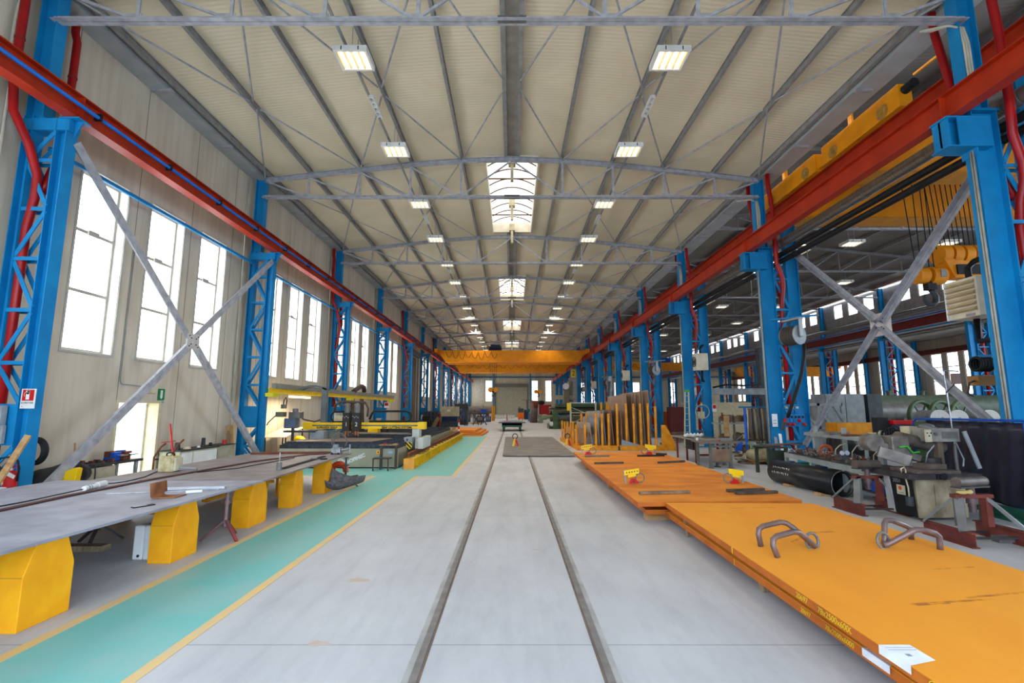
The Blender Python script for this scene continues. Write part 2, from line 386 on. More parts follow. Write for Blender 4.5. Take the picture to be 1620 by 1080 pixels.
# wall with the tall windows
WX = -9.4
wins = []
for k in range(-1, 12):
    y0 = 8.5+8*k
    if k == 4: continue
    for j in range(3):
        c = y0+2.13+2.035*j; wins.append((c-.64, c+.64, 3.13, 7.2))
door = (11.62, 12.98, 0, 2.06); shut = (42.3, 47.9, 0, 6.8)
wl = MB(); wall_cells(wl, 'x', WX-.3, WX, -3, YEND+.3, 0, 10.6, wins+[door, shut])
struct('wall_left', wl, WALLM, None, 'precast concrete side wall with tall windows', 'wall')
FRM = mat('window_frame_metal', (186, 182, 170), .5, 0, (166, 162, 150), 4.)
REVM = mat('pale_window_reveal', (222, 218, 206), .7, 0, (200, 194, 180), 3.)
nwin = 0
for (a, b, z0, z1) in wins:
    if b < 4: continue
    nwin += 1
    fr = MB(); gx = WX-.24
    for (p, q, r, s) in ((a, a+.07, z0, z1), (b-.07, b, z0, z1), (a+.07, b-.07, z0, z0+.08), (a+.07, b-.07, z1-.08, z1)): fr.box(gx-.03, gx+.03, p, q, r, s)
    H = (z1-z0)/3
    for i in (1, 2): fr.box(gx-.03, gx+.035, a+.07, b-.07, z0+H*i-.035, z0+H*i+.035)
    o = struct('window_%d' % nwin, fr, FRM, None, 'tall three-pane frosted window, %s along the wall from the door end' % (ORD[nwin-1] if nwin <= 24 else 'number %d' % nwin), 'window')
    for i in range(3): struct('window_pane', MB().box(gx-.012, gx+.012, a+.07, b-.07, z0+H*i+.04, z0+H*(i+1)-.04), PANEM, o)
    MB().box(gx+.035, gx+.08, (a+b)/2-.14, (a+b)/2+.14, z0+H*2-.06, z0+H*2+.06).build('window_catch', FRM, o)
    tr = MB(); e = .05
    for (p, q, r, s) in ((a-e, a, z0-e, z1+e), (b, b+e, z0-e, z1+e), (a, b, z0-e, z0), (a, b, z1, z1+e)): tr.box(WX, WX+.018, p, q, r, s)
    struct('window_trim', tr, FRM, o)
    rv = MB()
    rv.box(gx+.03, WX, b-.012, b-.001, z0+.012, z1-.012).box(gx+.03, WX, a+.001, a+.012, z0+.012, z1-.012).box(gx+.03, WX, a+.001, b-.001, z1-.012, z1-.001).box(gx+.03, WX, a+.001, b-.001, z0+.001, z0+.012)
    struct('window_reveal', rv, REVM, o)
# open door in the wall
a, b, z0, z1 = door; d = MB()
d.box(WX-.32, WX+.02, a-.06, a+.02, 0, z1+.04).box(WX-.32, WX+.02, b-.02, b+.06, 0, z1+.04).box(WX-.32, WX+.02, a+.02, b-.02, z1-.02, z1+.04)
do = struct('door_1', d, mat('cream_door_frame', (214, 202, 168), .6), None, 'open exit door in the concrete wall under the green sign', 'door')
struct('door_leaf', MB().box(WX-1.45, WX-.28, b-.08, b-.025, .02, z1-.04), mat('cream_door_leaf', (222, 214, 192), .55), do)
MB().box(WX-1.36, WX-1.24, b-.13, b-.07, .98, 1.02).build('door_handle', BLACK, do)
# roller shutter in the side wall
a, b, z0, z1 = shut
so = struct('door_2', MB().box(WX-.2, WX-.12, a, b, 0, z1), SHUTB, None, 'brown roller shutter in the window wall behind the blue columns', 'roller door')
struct('door_frame', MB().box(WX, WX+.08, a-.12, a, 0, z1+.1).box(WX, WX+.08, b, b+.12, 0, z1+.1).box(WX-.1, WX+.3, a-.12, b+.12, z1+.05, z1+.55), BROWNSH, so)

# end wall with the big roller door, over all three halls
ew = [(-5.72, -4.27, 3.4, 7.9), (4.24, 5.6, 3.4, 7.9), (7.15, 8.5, 3.4, 7.9), (-5.5, -4.6, 1.0, 1.75), (-3.45, 3.3, 0, 6.8),
      (14.2, 15.7, 3.0, 7.5), (17.0, 18.5, 3.0, 7.5), (22, 23.5, 3.0, 7.5), (26, 27.5, 3, 7.5), (34, 35.5, 3, 7.5), (37.5, 39, 3, 7.5), (41, 42.5, 3, 7.5)]
wf = MB(); wall_cells(wf, 'y', YEND, YEND+.3, -9.7, 48.4, 0, 13.5, ew)
struct('wall_far', wf, WALLF, None, 'panelled end wall with the big roller door', 'wall')
for i, (a, b, z0, z1) in enumerate(ew):
    if i == 4: continue
    nwin += 1; fr = MB(); gy = YEND+.1
    for (p, q, r, s) in ((a, a+.08, z0, z1), (b-.08, b, z0, z1), (a, b, z0, z0+.08), (a, b, z1-.08, z1)): fr.box(p, q, gy-.04, gy+.04, r, s)
    n = 1 if i == 3 else 3; H = (z1-z0)/n
    for j in range(1, n): fr.box(a, b, gy-.05, gy+.04, z0+H*j-.06, z0+H*j+.06)
    where = ['beside the roller door on the window-wall side', 'just past the roller door on the open side', 'by the corner column on the open side', 'low and small behind the long pipe'][i] if i < 4 else 'of the side halls, %s from the main hall' % ORD[i-5]
    o = struct('window_%d' % nwin, fr, FRM, None, 'window in the end wall %s' % where, 'window')
    for j in range(n): struct('window_pane', MB().box(a+.08, b-.08, gy-.012, gy+.012, z0+H*j+.05, z0+H*(j+1)-.05), PANEF, o)
o = struct('door_3', MB().box(-3.45, 3.3, YEND+.04, YEND+.14, 0, 6.8), SHUTM, None, 'big grey roller door at the far end of the hall', 'roller door')
struct('door_frame', MB().box(-3.7, -3.45, YEND-.12, YEND+.1, 0, 6.9).box(3.3, 3.55, YEND-.12, YEND+.1, 0, 6.9).box(-3.7, 3.55, YEND-.3, YEND, 6.45, 7.15), mat('shutter_box_paint', (116, 114, 100), .5), o)
struct('trim_1', MB().box(-9.4, 48, YEND-.14, YEND, 8.45, 8.75), mat('blue_grey_rail', (70, 110, 150), .5), None, 'blue rail across the end wall above the roller door', 'wall rail')
for x in (-3.95, 3.95, -8.95): struct('trim_%d' % (2+int((x+9)/4)), MB().box(x-.12, x+.12, YEND-.3, YEND-.01, 0, 10.4), BLUE, None, 'blue post on the end wall ' + {-3.95: 'on the window side of the roller door', 3.95: 'on the open side of the roller door', -8.95: 'in the corner by the window wall'}[x], 'wall post')
one('wall_panel_sheet', MB().box(-8.3, -6.0, YEND-.06, YEND-.005, 3.0, 8.1), mat('pale_sheet_panel', (206, 198, 180), .6), 'pale sheet panel fixed on the end wall beside the window', 'panel')

wb = MB(); wall_cells(wb, 'y', -3.3, -3.0, -9.7, 48.4, 0, 13.5, [(-8.2, 8.2, 0, 6.6)])
struct('wall_rear_added', wb, WALLF, None, 'unseen end wall behind the camera, added against sky light, with its big open doorway', 'wall')  # rear wall out of view, added to keep sky light off the upper hall
# main roof: profile of the top chord line, purlins, sheets with roof lights
PF = [(0, 10.87), (1.83, 10.80), (3.66, 10.66), (5.49, 10.45), (7.32, 10.24), (9.0, 10.03)]
def rz(x):
    x = abs(x)
    for (a, za), (b, zb) in zip(PF, PF[1:]):
        if x <= b: return za+(zb-za)*(x-a)/(b-a)
    (a, za), (b, zb) = PF[-2:]; return za+(zb-za)*(x-a)/(b-a)
LIT = [(16.75, 24.25), (32.75, 40.25), (48.75, 56.25), (64.75, 72.25), (80.75, 88.25)]
rf = MB(); xs = [-9.75, -7.32, -5.49, -3.66, -1.83, -.98, 0, .98, 1.83, 3.66, 5.49, 7.32, 9.3]
ys = sorted({-3, YEND} | {q for l in LIT for q in l})
for y0, y1 in zip(ys, ys[1:]):
    hole = (y0, y1) in LIT
    for x0, x1 in zip(xs, xs[1:]):
        if hole and x1 <= .99 and x0 >= -.99: continue
        a, b = rz(x0)+.29, rz(x1)+.29
        rf.add([(x0, y0, a), (x1, y0, b), (x1, y1, b), (x0, y1, a), (x0, y0, a+.1), (x1, y0, b+.1), (x1, y1, b+.1), (x0, y1, a+.1)],
               [(0, 3, 2, 1), (4, 5, 6, 7), (0, 1, 5, 4), (1, 2, 6, 5), (2, 3, 7, 6), (3, 0, 4, 7)])
struct('ceiling', rf, ROOFM, None, 'cream ribbed sheet roof of the main hall', 'roof')
SIDE = {-1: 'window-wall side', 1: 'open side'}
for x in (0.22, 1.83, 3.66, 5.49, 7.32, 8.75):
    for s in (-1, 1):
        h = .19; z = rz(x)+.08+h/2+.005
        i = [0.22, 1.83, 3.66, 5.49, 7.32, 8.75].index(x)
        m = MB().ibeam((s*x, 2, z), (s*x, YEND-.1, z), h, .085, .012, .01)
        if i == 0: continue
        one('roof_purlin', m, GALVD, 'long grey steel purlin under the roof, %s from the ridge on the %s' % (ORD[i], SIDE[s]), 'purlin', 'roof purlins')
RUNS = [(2, LIT[0][0])] + [(a[1], b[0]) for a, b in zip(LIT, LIT[1:])] + [(LIT[-1][1], YEND-.1)]
for q, (ya, yb) in enumerate(RUNS):
    t = thing('ridge_beam', 'twin grey ridge purlin with sheet between the roof lights, %s run from the camera' % ORD[q], 'purlin', (0, (ya+yb)/2, 11), 'ridge purlins')
    for sx in (-1, 1): MB().ibeam((sx*.22, ya, rz(.22)+.18), (sx*.22, yb, rz(.22)+.18), .2, .12, .012, .01).build('purlin', GALVD, t)
    MB().box(-.16, .16, ya, yb, rz(0)+.235, rz(0)+.245).build('ridge_sheet', mat('ridge_sheet_grey', (170, 162, 150), .6), t)
# eave gutters
for s in (-1, 1):
    x0, x1 = (-9.39, -8.92) if s < 0 else (8.92, 9.55)
    m = MB().box(x0, x1, 2, YEND-.1, 10.1, 10.14).box(x0, x0+.02, 2, YEND-.1, 10.14, 10.24).box(x1-.02, x1, 2, YEND-.1, 10.14, 10.24)
    one('eave_gutter', m, GUTTER, 'wide grey sheet gutter along the eave on the ' + SIDE[s], 'gutter')
for s in (-1, 1):
    q = 0
    for k in range(11):
        for f in (.38, .72):
            y = YK[k]+8*f; q += 1; x = s*9.15
            m = MB().box(x-.24 if s > 0 else x-.2, x+.2 if s > 0 else x+.34, y-.05, y+.05, 10.04, 10.1)
            one('gutter_bracket', m, GALV, 'galvanised bracket under the gutter on the %s, %s from the camera end' % (SIDE[s], ORD[q-1]), 'bracket', 'gutter brackets on the ' + SIDE[s])

# trusses
def make_truss():
    t = thing('roof_truss', 'tmp', 'roof truss', (0, 0, 0), 'roof trusses of the main hall')
    zb = 9.43
    m = MB()
    m.box(-8.95, 8.85, -.10, -.008, zb-.05, zb-.038).box(-8.95, 8.85, .008, .10, zb-.05, zb-.038).box(-8.95, 8.85, -.018, -.008, zb-.038, zb+.06).box(-8.95, 8.85, .008, .018, zb-.038, zb+.06)
    m.build('bottom_chord', GALV, t)
    m = MB(); xs = [-8.9, -7.32, -5.49, -3.66, -1.83, 0, 1.83, 3.66, 5.49, 7.32, 8.9]
    for a, b in zip(xs, xs[1:]): m.ibeam((a, 0, rz(a)), (b, 0, rz(b)), .16, .15, .012, .012)
    m.build('top_chord', GALV, t)
    for x in (-7.32, -5.49, -3.66, -1.83, 1.83, 3.66, 5.49, 7.32):
        MB().angle((x, 0, zb), (x, 0, rz(x)-.07), .05, .05, .006, (0, 1, 0)).box(x-.03, x+.03, -.02, .02, zb, rz(x)-.07).build('vertical_strut', GALV, t)
    for s in (-1, 1):
        q = [0.05, 1.83, 3.66, 5.49, 7.32, 8.75]
        for a, b in zip(q, q[1:]):
            if a < 1: p0, p1 = (s*a, 0, rz(a)-.08), (s*b, 0, zb+.03)
            else: p0, p1 = (s*b, 0, rz(b)-.09), (s*a+s*.12, 0, zb+.03)
            MB().bar(p0, p1, .04, .055).build('diagonal_strut', GALV, t)
        for x in (1.83, 3.66, 5.49, 7.32):
            MB().box(min(s*x-.08*s, s*x+.32*s), max(s*x-.08*s, s*x+.32*s), -.006, .006, zb, zb+.13).build('gusset_plate', GALV, t)
    MB().box(-.28, .28, -.03, .03, zb-.06, zb+.07).build('splice_plate', mat('bolted_splice', (110, 108, 106), .6, .3, (84, 82, 80), 20.), t)
    return t
tr = make_truss(); tr.location = (0, YK[0], 0); tr['label'] = 'grey lattice roof truss, first one overhead'
for k in range(1, 12): dup(tr, (0, YK[k], 0), 'grey lattice roof truss, %s one down the hall' % ORD[k])
# roof bracing rods
def bracing(name, x0, x1, y0, y1, label, grp, nm):
    xc = (x0+x1)/2; yc = (y0+y1)/2; t = thing(name, label, 'roof bracing', (xc, yc, rz(xc)), grp)
    for (x, y) in ((x0, y0), (x1, y0), (x0, y1), (x1, y1)):
        MB().cyl((x, y, rz(x)+.03), (xc+(.13 if nm == 'ridge' else .03)*(x-xc), yc+.05*(y-yc), rz(xc)+.05), .024, n=8).build('brace_rod', GALV, t)
for k in range(0, 11):
    for nm, x0, x1 in (('ridge', -1.83, 1.83), ('mid-slope', 1.83, 5.49), ('eave', 5.49, 8.9), ('mid-slope', -5.49, -1.83), ('eave', -8.9, -5.49)):
        if k > 1 and nm != 'eave': continue
        if k == 1 and nm == 'ridge': continue
        sd = '' if nm == 'ridge' else ' on the ' + SIDE[-1 if x0 < 0 else 1]
        bracing('roof_bracing', x0, x1, YK[k], YK[k+1], 'crossed thin steel rods under the roof near the %s%s, %s bay' % (nm, sd, ORD[k]), 'roof bracing rods', nm)

# roof lights
CURB = mat('white_rooflight_curb', (226, 218, 200), .6, 0, (206, 196, 176), 3.)
BRONZE = mat('bronze_glazing_bar', (92, 70, 54), .6, 0)
for i, (y0, y1) in enumerate(LIT):
    zc = rz(.98)+.29; t = thing('roof_light', 'barrel-vaulted roof light glowing at the ridge, %s from the camera' % ORD[i], 'skylight', (0, (y0+y1)/2, zc), 'ridge roof lights')
    m = MB(); m.box(-1.02, -.96, y0, y1, zc-.2, zc+.3).box(.96, 1.02, y0, y1, zc-.2, zc+.3).box(-.96, .96, y0-.05, y0+.03, zc-.1, zc+.42).box(-.96, .96, y1-.03, y1+.05, zc-.1, zc+.42)
    m.build('curb', CURB, t)
    def arc(u, v, y0=y0, y1=y1, zc=zc): a = -1+2*u; return (a*.99, y0+(y1-y0)*v, zc+.3+.32*(1-a*a))
    MB().grid(arc, 12, 2, .02).build('vault_glazing', SKYM, t)
    for j in range(9):
        y = y0+(y1-y0)*(j+.5)/9
        MB().tube([(a*.98, y, zc+.27+.32*(1-a*a)) for a in [-1+.2*q for q in range(11)]], .034, 6).build('glazing_bar', BRONZE, t)
    for j in (1.6, 4.6): MB().box(-.96, .96, y0+(y1-y0)*j/6-.035, y0+(y1-y0)*j/6+.035, zc+.1, zc+.14).build('cross_bar', BRONZE, t)
    for j in (.25, 3.3, 5.75):
        y = y0+(y1-y0)*j/6
        MB().box(-.14, .14, y, y+.35, zc-.1, zc+.25).build('vent_motor', CREAM, t)
        MB().box(-.06, .06, y+.05, y+.25, zc-.75, zc-.1).build('vent_arm', CREAM, t)

# hanging lamps and their conduits
def make_lamp(s):
    t = thing('ceiling_lamp', 'tmp', 'lamp', (0, 0, 0), 'ceiling lamps on the ' + SIDE[s])
    a = .40; b = .36; h = .06
    m = MB(); m.box(-a, a, -b, b, h-.01, h+.035).box(-a, -a+.05, -b, b, -.05, h).box(a-.05, a, -b, b, -.05, h).box(-a+.05, a-.05, -b, -b+.06, -.05, h).box(-a+.05, a-.05, b-.06, b, -.05, h)
    hs = m.build('housing', WHITE, t, .012)
    MB().box(-a+.05, a-.05, -b+.06, b-.06, .035, .048).build('reflector', REFM, t)
    for i in range(4):
        x = -.255+.17*i; MB().cyl((x, -b+.08, -.005), (x, b-.08, -.005), .026, n=10).build('tube', TUBEM, t)
    for i in range(5):
        x = -.34+.17*i; MB().box(x-.006, x+.006, -b+.06, b-.06, -.03, .035).build('baffle', mat('lamp_baffle', (214, 190, 140), .5), t)
    for x in (-.2, .2): MB().box(x-.012, x+.012, -b-.012, -b, -.03, .06).build('clip', DGREY, hs)
    MB().cyl((0, -.2, .09), (0, -.2, .69), .008, n=6).build('hanger', GALV, t); MB().cyl((0, .2, .09), (0, .2, .69), .008, n=6).build('hanger', GALV, t)
    return t
def lamp_light(loc, p, size=.6, name='lamp_glow'):
    l = bpy.data.lights.new(name, 'SPOT'); l.energy = p; l.shadow_soft_size = .03; l.color = (1, .90, .74); l.spot_size = math.radians(112); l.spot_blend = .6
    o = bpy.data.objects.new(name, l); COL.objects.link(o); o.location = loc; return o
LY = [10.62+4.17*j for j in range(22)]
for s in (-1, 1):
    base = make_lamp(s)
    for j, y in enumerate(LY):
        lab = 'square white ceiling lamp with four lit tubes, %s of the row on the %s' % (ORD[j], SIDE[s])
        if j == 0: o = base; o['label'] = lab; o.location = (s*3.8, y, 10.24)
        else: o = dup(base, (s*3.8, y, 10.24), lab)
        lamp_light((s*3.8, y, 10.19), LAMPW)
    one('cable_tray', MB().box(s*3.98-.03, s*3.98+.03, 4, 100, 10.5, 10.54), GALVD, 'thin grey conduit run above the lamps on the ' + SIDE[s], 'conduit')
    for j in range(5):
        y = LY[j*2]+1.7
        m = MB()
        for q in range(5): m.box(s*3.9-.06, s*3.9+.06, y+q*.22, y+q*.22+.05, 10.42, 10.5)
        m.box(s*3.9-.07, s*3.9-.05, y, y+.95, 10.4, 10.5).box(s*3.9+.05, s*3.9+.07, y, y+.95, 10.4, 10.5)
        one('ladder_tray', m, WHITE, 'short white ladder tray between ceiling lamps on the %s, %s from the camera' % (SIDE[s], ORD[j]), 'cable tray', 'short ladder trays')
# ================================================================ COLUMNS, RUNWAY BEAMS, PIPES
def make_left_column():
    t = thing('lattice_column', 'tmp', 'column', (0, 0, 0), 'blue columns along the window wall')
    MB().ibeam((0, 0, .02), (0, 0, 7.33), .21, .24, .016, .012, (1, 0, 0)).build('inner_leg', BLUE, t)
    MB().ibeam((-.64, 0, .02), (-.64, 0, 7.4), .18, .24, .016, .012, (1, 0, 0)).build('outer_leg', BLUE, t)
    MB().ibeam((-.55, 0, 7.4), (-.55, 0, 10.1), .34, .24, .02, .014, (1, 0, 0)).build('upper_post', BLUE, t)
    MB().box(-.76, .14, -.12, .12, 7.1, 7.34).build('cap_beam', BLUE, t)
    MB().box(-.05, .32, -.14, .14, 7.33, 7.355).add([(.15, -.01, 7.33), (.30, -.01, 7.33), (.15, -.01, 7.0), (.15, .01, 7.33), (.30, .01, 7.33), (.15, .01, 7.0)], [(0, 1, 2), (5, 4, 3), (0, 3, 4, 1), (1, 4, 5, 2), (2, 5, 3, 0)]).build('cap_plate', BLUE, t)
    MB().box(-.55, -.10, -.115, -.10, 1.27, 1.98).build('panel', BLUE, t)
    MB().box(-.8, .22, -.2, .2, 0, .03).build('base_plate', BLUE, t)
    zs = [6.5, 5.55, 4.6, 3.65, 2.7]
    for z in zs: MB().box(-.55, -.1, -.11, -.09, z-.035, z+.035).box(-.55, -.1, .09, .11, z-.035, z+.035).build('tie_bar', BLUE, t)
    seg = [(7.08, 6.55, 1), (6.45, 5.6, 0), (5.5, 4.65, 1), (4.55, 3.7, 0), (3.6, 2.75, 1), (2.65, 2.0, 0), (1.24, .7, 1), (.65, .1, 0)]
    for za, zb, inn in seg:
        xa, xb = (-.1, -.55) if inn else (-.55, -.1)
        MB().bar((xa, -.1, za), (xb, -.1, zb), .02, .075, (1, 0, 1)).bar((xa, .1, za), (xb, .1, zb), .02, .075, (1, 0, 1)).build('diagonal_lace', BLUE, t)
    MB().box(-.55, -.1, -.11, -.09, .62, .7).build('tie_bar', BLUE, t)
    return t
def red_pipes(k, t, mir):
    pass
lc = make_left_column()
for k in range(12):
    lab = 'blue lattice column against the window wall, %s from the camera' % ORD[k]
    o = lc if k == 0 else dup(lc, (0, 0, 0), lab)
    o.location = (-8.5, YK[k]+.1, 0); o['label'] = lab
    if k % 2 == 0:
        y = YK[k]+.1
        for q, (dy, wh) in enumerate(((-.42, 'camera side'), (.62, 'far side'))):
            bx = -8.86 if q == 0 else -8.84
            by = y-.03 if q == 0 else y+.03
            pts = [(-9.22, y+dy, 10.12), (-9.22, y+dy, 9.75), (-9.18, y+dy*1.05, 9.55), (-9.18, y+dy*1.05, 7.9), (-9.12, y+dy*1.0, 7.3), (-8.95, y+dy*.55, 6.75), (bx, by+dy*.12, 6.2), (bx-.03*q, by+dy*.1, 5.8), (bx-.12, by, 5.2), (bx-.12, by, 4.6), (bx-.12, by, .25)]
            if q: pts = pts[:7] + [(bx-.02, by, 5.9)]
            tp = thing('downpipe', 'red rainwater pipe on the %s of the %s blue column by the window wall' % (wh, ORD[k]), 'pipe', (-9.2, y+dy, 10), 'red downpipes on the window side')
            pr = MB().tube(pts, .072, 12).build('pipe_run', PIPERED, tp)
            MB().cyl((-9.18, y+dy*1.05, 8.72), (-9.18, y+dy*1.05, 8.76), .08, n=14).cyl((-9.18, y+dy*1.05, 7.96), (-9.18, y+dy*1.05, 8.0), .08, n=14).build('pipe_collar', mat('pipe_band', (140, 40, 36), .5), pr)
    # thin conduit beside each column
    one('conduit', MB().tube([(-9.33, YK[k]-.25, .4), (-9.33, YK[k]-.25, 10.0)], .022, 8), CABLEG, 'thin grey conduit up the window wall beside the %s blue column' % ORD[k], 'conduit', 'conduits beside the window-wall columns')

def make_right_column():
    t = thing('lattice_column', 'tmp', 'column', (0, 0, 0), 'blue columns between the halls')
    MB().ibeam((0, 0, .02), (0, 0, 7.5), .50, .22, .02, .014, (1, 0, 0)).build('hall_leg', BLUE, t)
    MB().ibeam((.90, 0, .02), (.90, 0, 8.72), .42, .22, .02, .014, (1, 0, 0)).build('side_hall_leg', BLUE, t)
    MB().ibeam((-.08, 0, 7.5), (-.08, 0, 10.1), .36, .24, .02, .014, (1, 0, 0)).build('upper_post', BLUE, t)
    m = MB().box(-.82, .03, -.19, .19, 6.74, 6.765).box(-.80, .03, -.19, .19, 7.31, 7.345).box(-.78, -.25, -.02, .02, 6.78, 7.31).box(-.60, .02, -.185, -.165, 6.765, 7.31).box(-.78, -.74, -.16, .16, 6.78, 7.31).box(-.42, -.40, -.15, .15, 6.78, 7.31).box(-.1, -.08, -.17, -.11, 6.78, 7.31).box(-.27, -.25, -.16, .16, 6.6, 7.31)
    m.build('runway_bracket', BLUE, t)
    MB().box(-.3, .3, -.13, .13, 7.5, 7.54).box(-.55, .1, -.2, -.12, 7.86, 7.92).build('head_plate', BLUE, t)
    MB().box(-.35, 1.2, -.2, .2, 0, .03).build('base_plate', BLUE, t)
    zs = [6.4, 5.3, 4.2, 3.1, 2.0, .8]
    for z in zs: MB().box(.24, .70, -.11, -.09, z-.035, z+.035).box(.24, .70, .09, .11, z-.035, z+.035).build('tie_bar', BLUE, t)
    prev = 7.4
    for i, z in enumerate(zs + [.05]):
        if z == .05: break
        xa, xb = (.70, .25) if i % 2 == 0 else (.25, .70)
        MB().bar((xa, -.1, prev-.06), (xb, -.1, z+.06), .02, .085, (1, 0, 1)).bar((xa, .1, prev-.06), (xb, .1, z+.06), .02, .085, (1, 0, 1)).build('diagonal_lace', BLUE, t)
        prev = z
    MB().bar((.25, -.1, .75), (.70, -.1, .1), .02, .085, (1, 0, 1)).build('diagonal_lace', BLUE, t)
    return t
rc = make_right_column()
for k in range(12):
    lab = 'blue lattice column between the two halls, %s from the camera' % ORD[k]
    o = rc if k == 0 else dup(rc, (0, 0, 0), lab)
    o.location = (8.95, YK[k]+.1, 0); o['label'] = lab
    y = YK[k]-.12
    for q in (0, 1):
        x0 = 9.02
        if q == 0: pts = [(x0, y-.25, 10.12), (x0+.02, y-.22, 9.7), (x0+.12, y-.18, 8.9), (x0+.14, y-.17, 7.5), (x0+.18, y-.1, 6.9), (9.40, y-.02, 6.4), (9.43, y+.02, 6.1), (9.43, y+.15, 5.7), (9.43, y+.22, 5.2), (9.43, y+.22, .25)]
        else: pts = [(x0-.2, y+.75, 10.12), (x0-.2, y+.75, 9.7), (x0-.1, y+.72, 8.9), (x0+.1, y+.7, 7.6), (9.3, y+.6, 6.9), (9.42, y+.36, 6.3), (9.43, y+.24, 5.8)]
        tp = thing('downpipe', 'red rainwater pipe on the %s of the %s blue column between the halls' % (('camera side', 'far side')[q], ORD[k]), 'pipe', (x0, y, 10), 'red downpipes between the halls')
        MB().tube(pts, .075, 12).build('pipe_run', PIPERED, tp)
        c = pts[3]; MB().cyl((c[0], c[1], c[2]+.6), (c[0], c[1], c[2]+.64), .083, n=14).build('pipe_collar', mat('pipe_band', (140, 40, 36), .5), tp)
    one('conduit', MB().tube([(8.665, YK[k]+.02, .8), (8.665, YK[k]+.02, 6.7)], .018, 8).tube([(8.665, YK[k]+.07, .8), (8.665, YK[k]+.07, 6.7)], .018, 8), mat('grey_conduit', (168, 164, 150), .5), 'thin pale conduit on the front edge of the %s column between the halls' % ORD[k], 'conduit', 'conduits on the columns between the halls')
    if k < 6:
        m = MB()
        for q in range(3): m.tube([(8.35-.1*q, y+.35, 9.36), (8.6-.02*q, y+.2, 9.36), (8.72+.04*q, y+.12, 9.25), (8.74+.05*q, y+.1, 8.9), (8.74+.05*q, y+.1, 7.9)], .022, 8)
        one('cable_bundle', m, CABLEG, 'pale bent cables at the head of the %s column between the halls' % ORD[k], 'cable', 'cable bends between the halls')

# crane runway beams
for s in (-1, 1):
    t = thing('runway_beam', 'long red crane runway beam on the blue columns of the ' + SIDE[s], 'beam', (s*8.35, 50, 7.36))
    MB().ibeam((s*8.35, -1, 7.605), (s*8.35, YEND-.4, 7.605), .49, .24, .022, .014).build('beam', RED, t)
    MB().box(s*8.35-.03, s*8.35+.03, -1, YEND-.4, 7.85, 7.9).build('crane_rail', STEELD, t)
    for k in range(12): MB().box(s*8.35-.115, s*8.35+.115, YK[k]+.09, YK[k]+.11, 7.382, 7.828).build('stiffener', RED, t)
t = thing('conductor_line', 'thin blue conductor rail clipped along the red beam of the window side', 'conductor rail', (-8.2, 50, 7.6))
MB().tube([(-8.19, -1, 7.6), (-8.19, YEND-1, 7.6)], .036, 8).build('rail_tube', mat('conductor_blue', (8, 96, 180), .5), t)
for i in range(40):
    y = 6.9+2*i; MB().box(-8.28, -8.14, y-.025, y+.025, 7.55, 7.68).build('clip', BLACK, t)
# tie bars between the window-wall columns and wall conduit
for k in range(10): one('tie_rail', MB().box(-9.03, -8.97, YK[k]+.3, YK[k+1]-.1, 6.86, 6.94), BLUE, 'blue horizontal tie between the %s and %s columns of the window wall' % (ORD[k], ORD[k+1]), 'tie bar', 'blue column ties')
# X braces
def xbrace(x, y0, y1, zb, zt, zc, wd, label):
    yc = (y0+y1)/2; t = thing('cross_brace', label, 'brace', (x, yc, 0))
    for (y, z) in ((y0, zt), (y1, zt), (y0, zb), (y1, zb)):
        d = V((0, yc-y, zc-z)).normalized(); G = .2 if x < 0 else .3; e = V((x, yc, zc))-d*.12
        m = MB().angle((x, y, z), tuple(e), wd, -wd, .012, (1, 0, 0)).bar((x, y, z), tuple(e), wd*.9, .03, (1, 0, 0))
        m.build('brace_arm', GALV, t)
    gp = MB().box(x-.012 if x < 0 else x+.012, x+.03 if x < 0 else x+.03, yc-G*1.2, yc+G*1.2, zc-G, zc+G).build('gusset_plate', mat('gusset_galv', (196, 190, 186), .5, 0, (172, 166, 162), 5.), t)
    m = MB()
    for a in (-1, 1):
        for b in (-1, 1):
            for q in (.1, .17): m.cyl((x-.03*(1 if x > 0 else -1), yc+a*q, zc+b*q*.8), (x+.05*(-1 if x > 0 else 1), yc+a*q, zc+b*q*.8), .016, n=8)
    m.build('bolt_group', STEELD, gp)
xbrace(-8.38, 8.72, 16.4, .3, 6.98, 3.64, .13, 'big galvanised X brace between the first two blue columns of the window wall')
xbrace(9.72, 8.9, 16.3, .7, 7.35, 4.1, .15, 'big galvanised X brace between the first two columns of the open side')
xbrace(-8.38, 72.72, 80.4, .3, 6.98, 3.64, .13, 'distant galvanised X brace between far columns of the window wall')

# ducts and pipes under the open-side runway
t = thing('spiral_duct', 'silver spiral ventilation duct running under the red beam of the open side', 'duct', (9.43, 50, 7.4))
MB().cyl((9.43, 7.6, 7.62), (9.43, 100, 7.62), .16, n=20).build('duct_run', DUCT, t)
for k in range(22): MB().cyl((9.43, 8.2+4*k, 7.62), (9.43, 8.4+4*k, 7.62), .172, n=20).build('duct_collar', DUCT, t)
one('pressure_pipe', MB().cyl((9.45, 4, 7.26), (9.45, 100, 7.26), .09, n=14), BLACK, 'upper black pipe under the silver duct', 'pipe')
one('pressure_pipe', MB().cyl((9.47, 4, 7.02), (9.47, 100, 7.02), .09, n=14), BLACK, 'lower black pipe under the silver duct', 'pipe')
# second runway of the side hall
t = thing('runway_beam', 'dark red crane runway beam of the side hall, above the open-side beam', 'beam', (9.9, 50, 8.72))
MB().ibeam((9.9, 4, 9.03), (9.9, YEND-.4, 9.03), .6, .26, .022, .014).build('beam', RED, t)
MB().box(9.87, 9.93, 4, YEND-.4, 9.33, 9.38).build('crane_rail', STEELD, t)

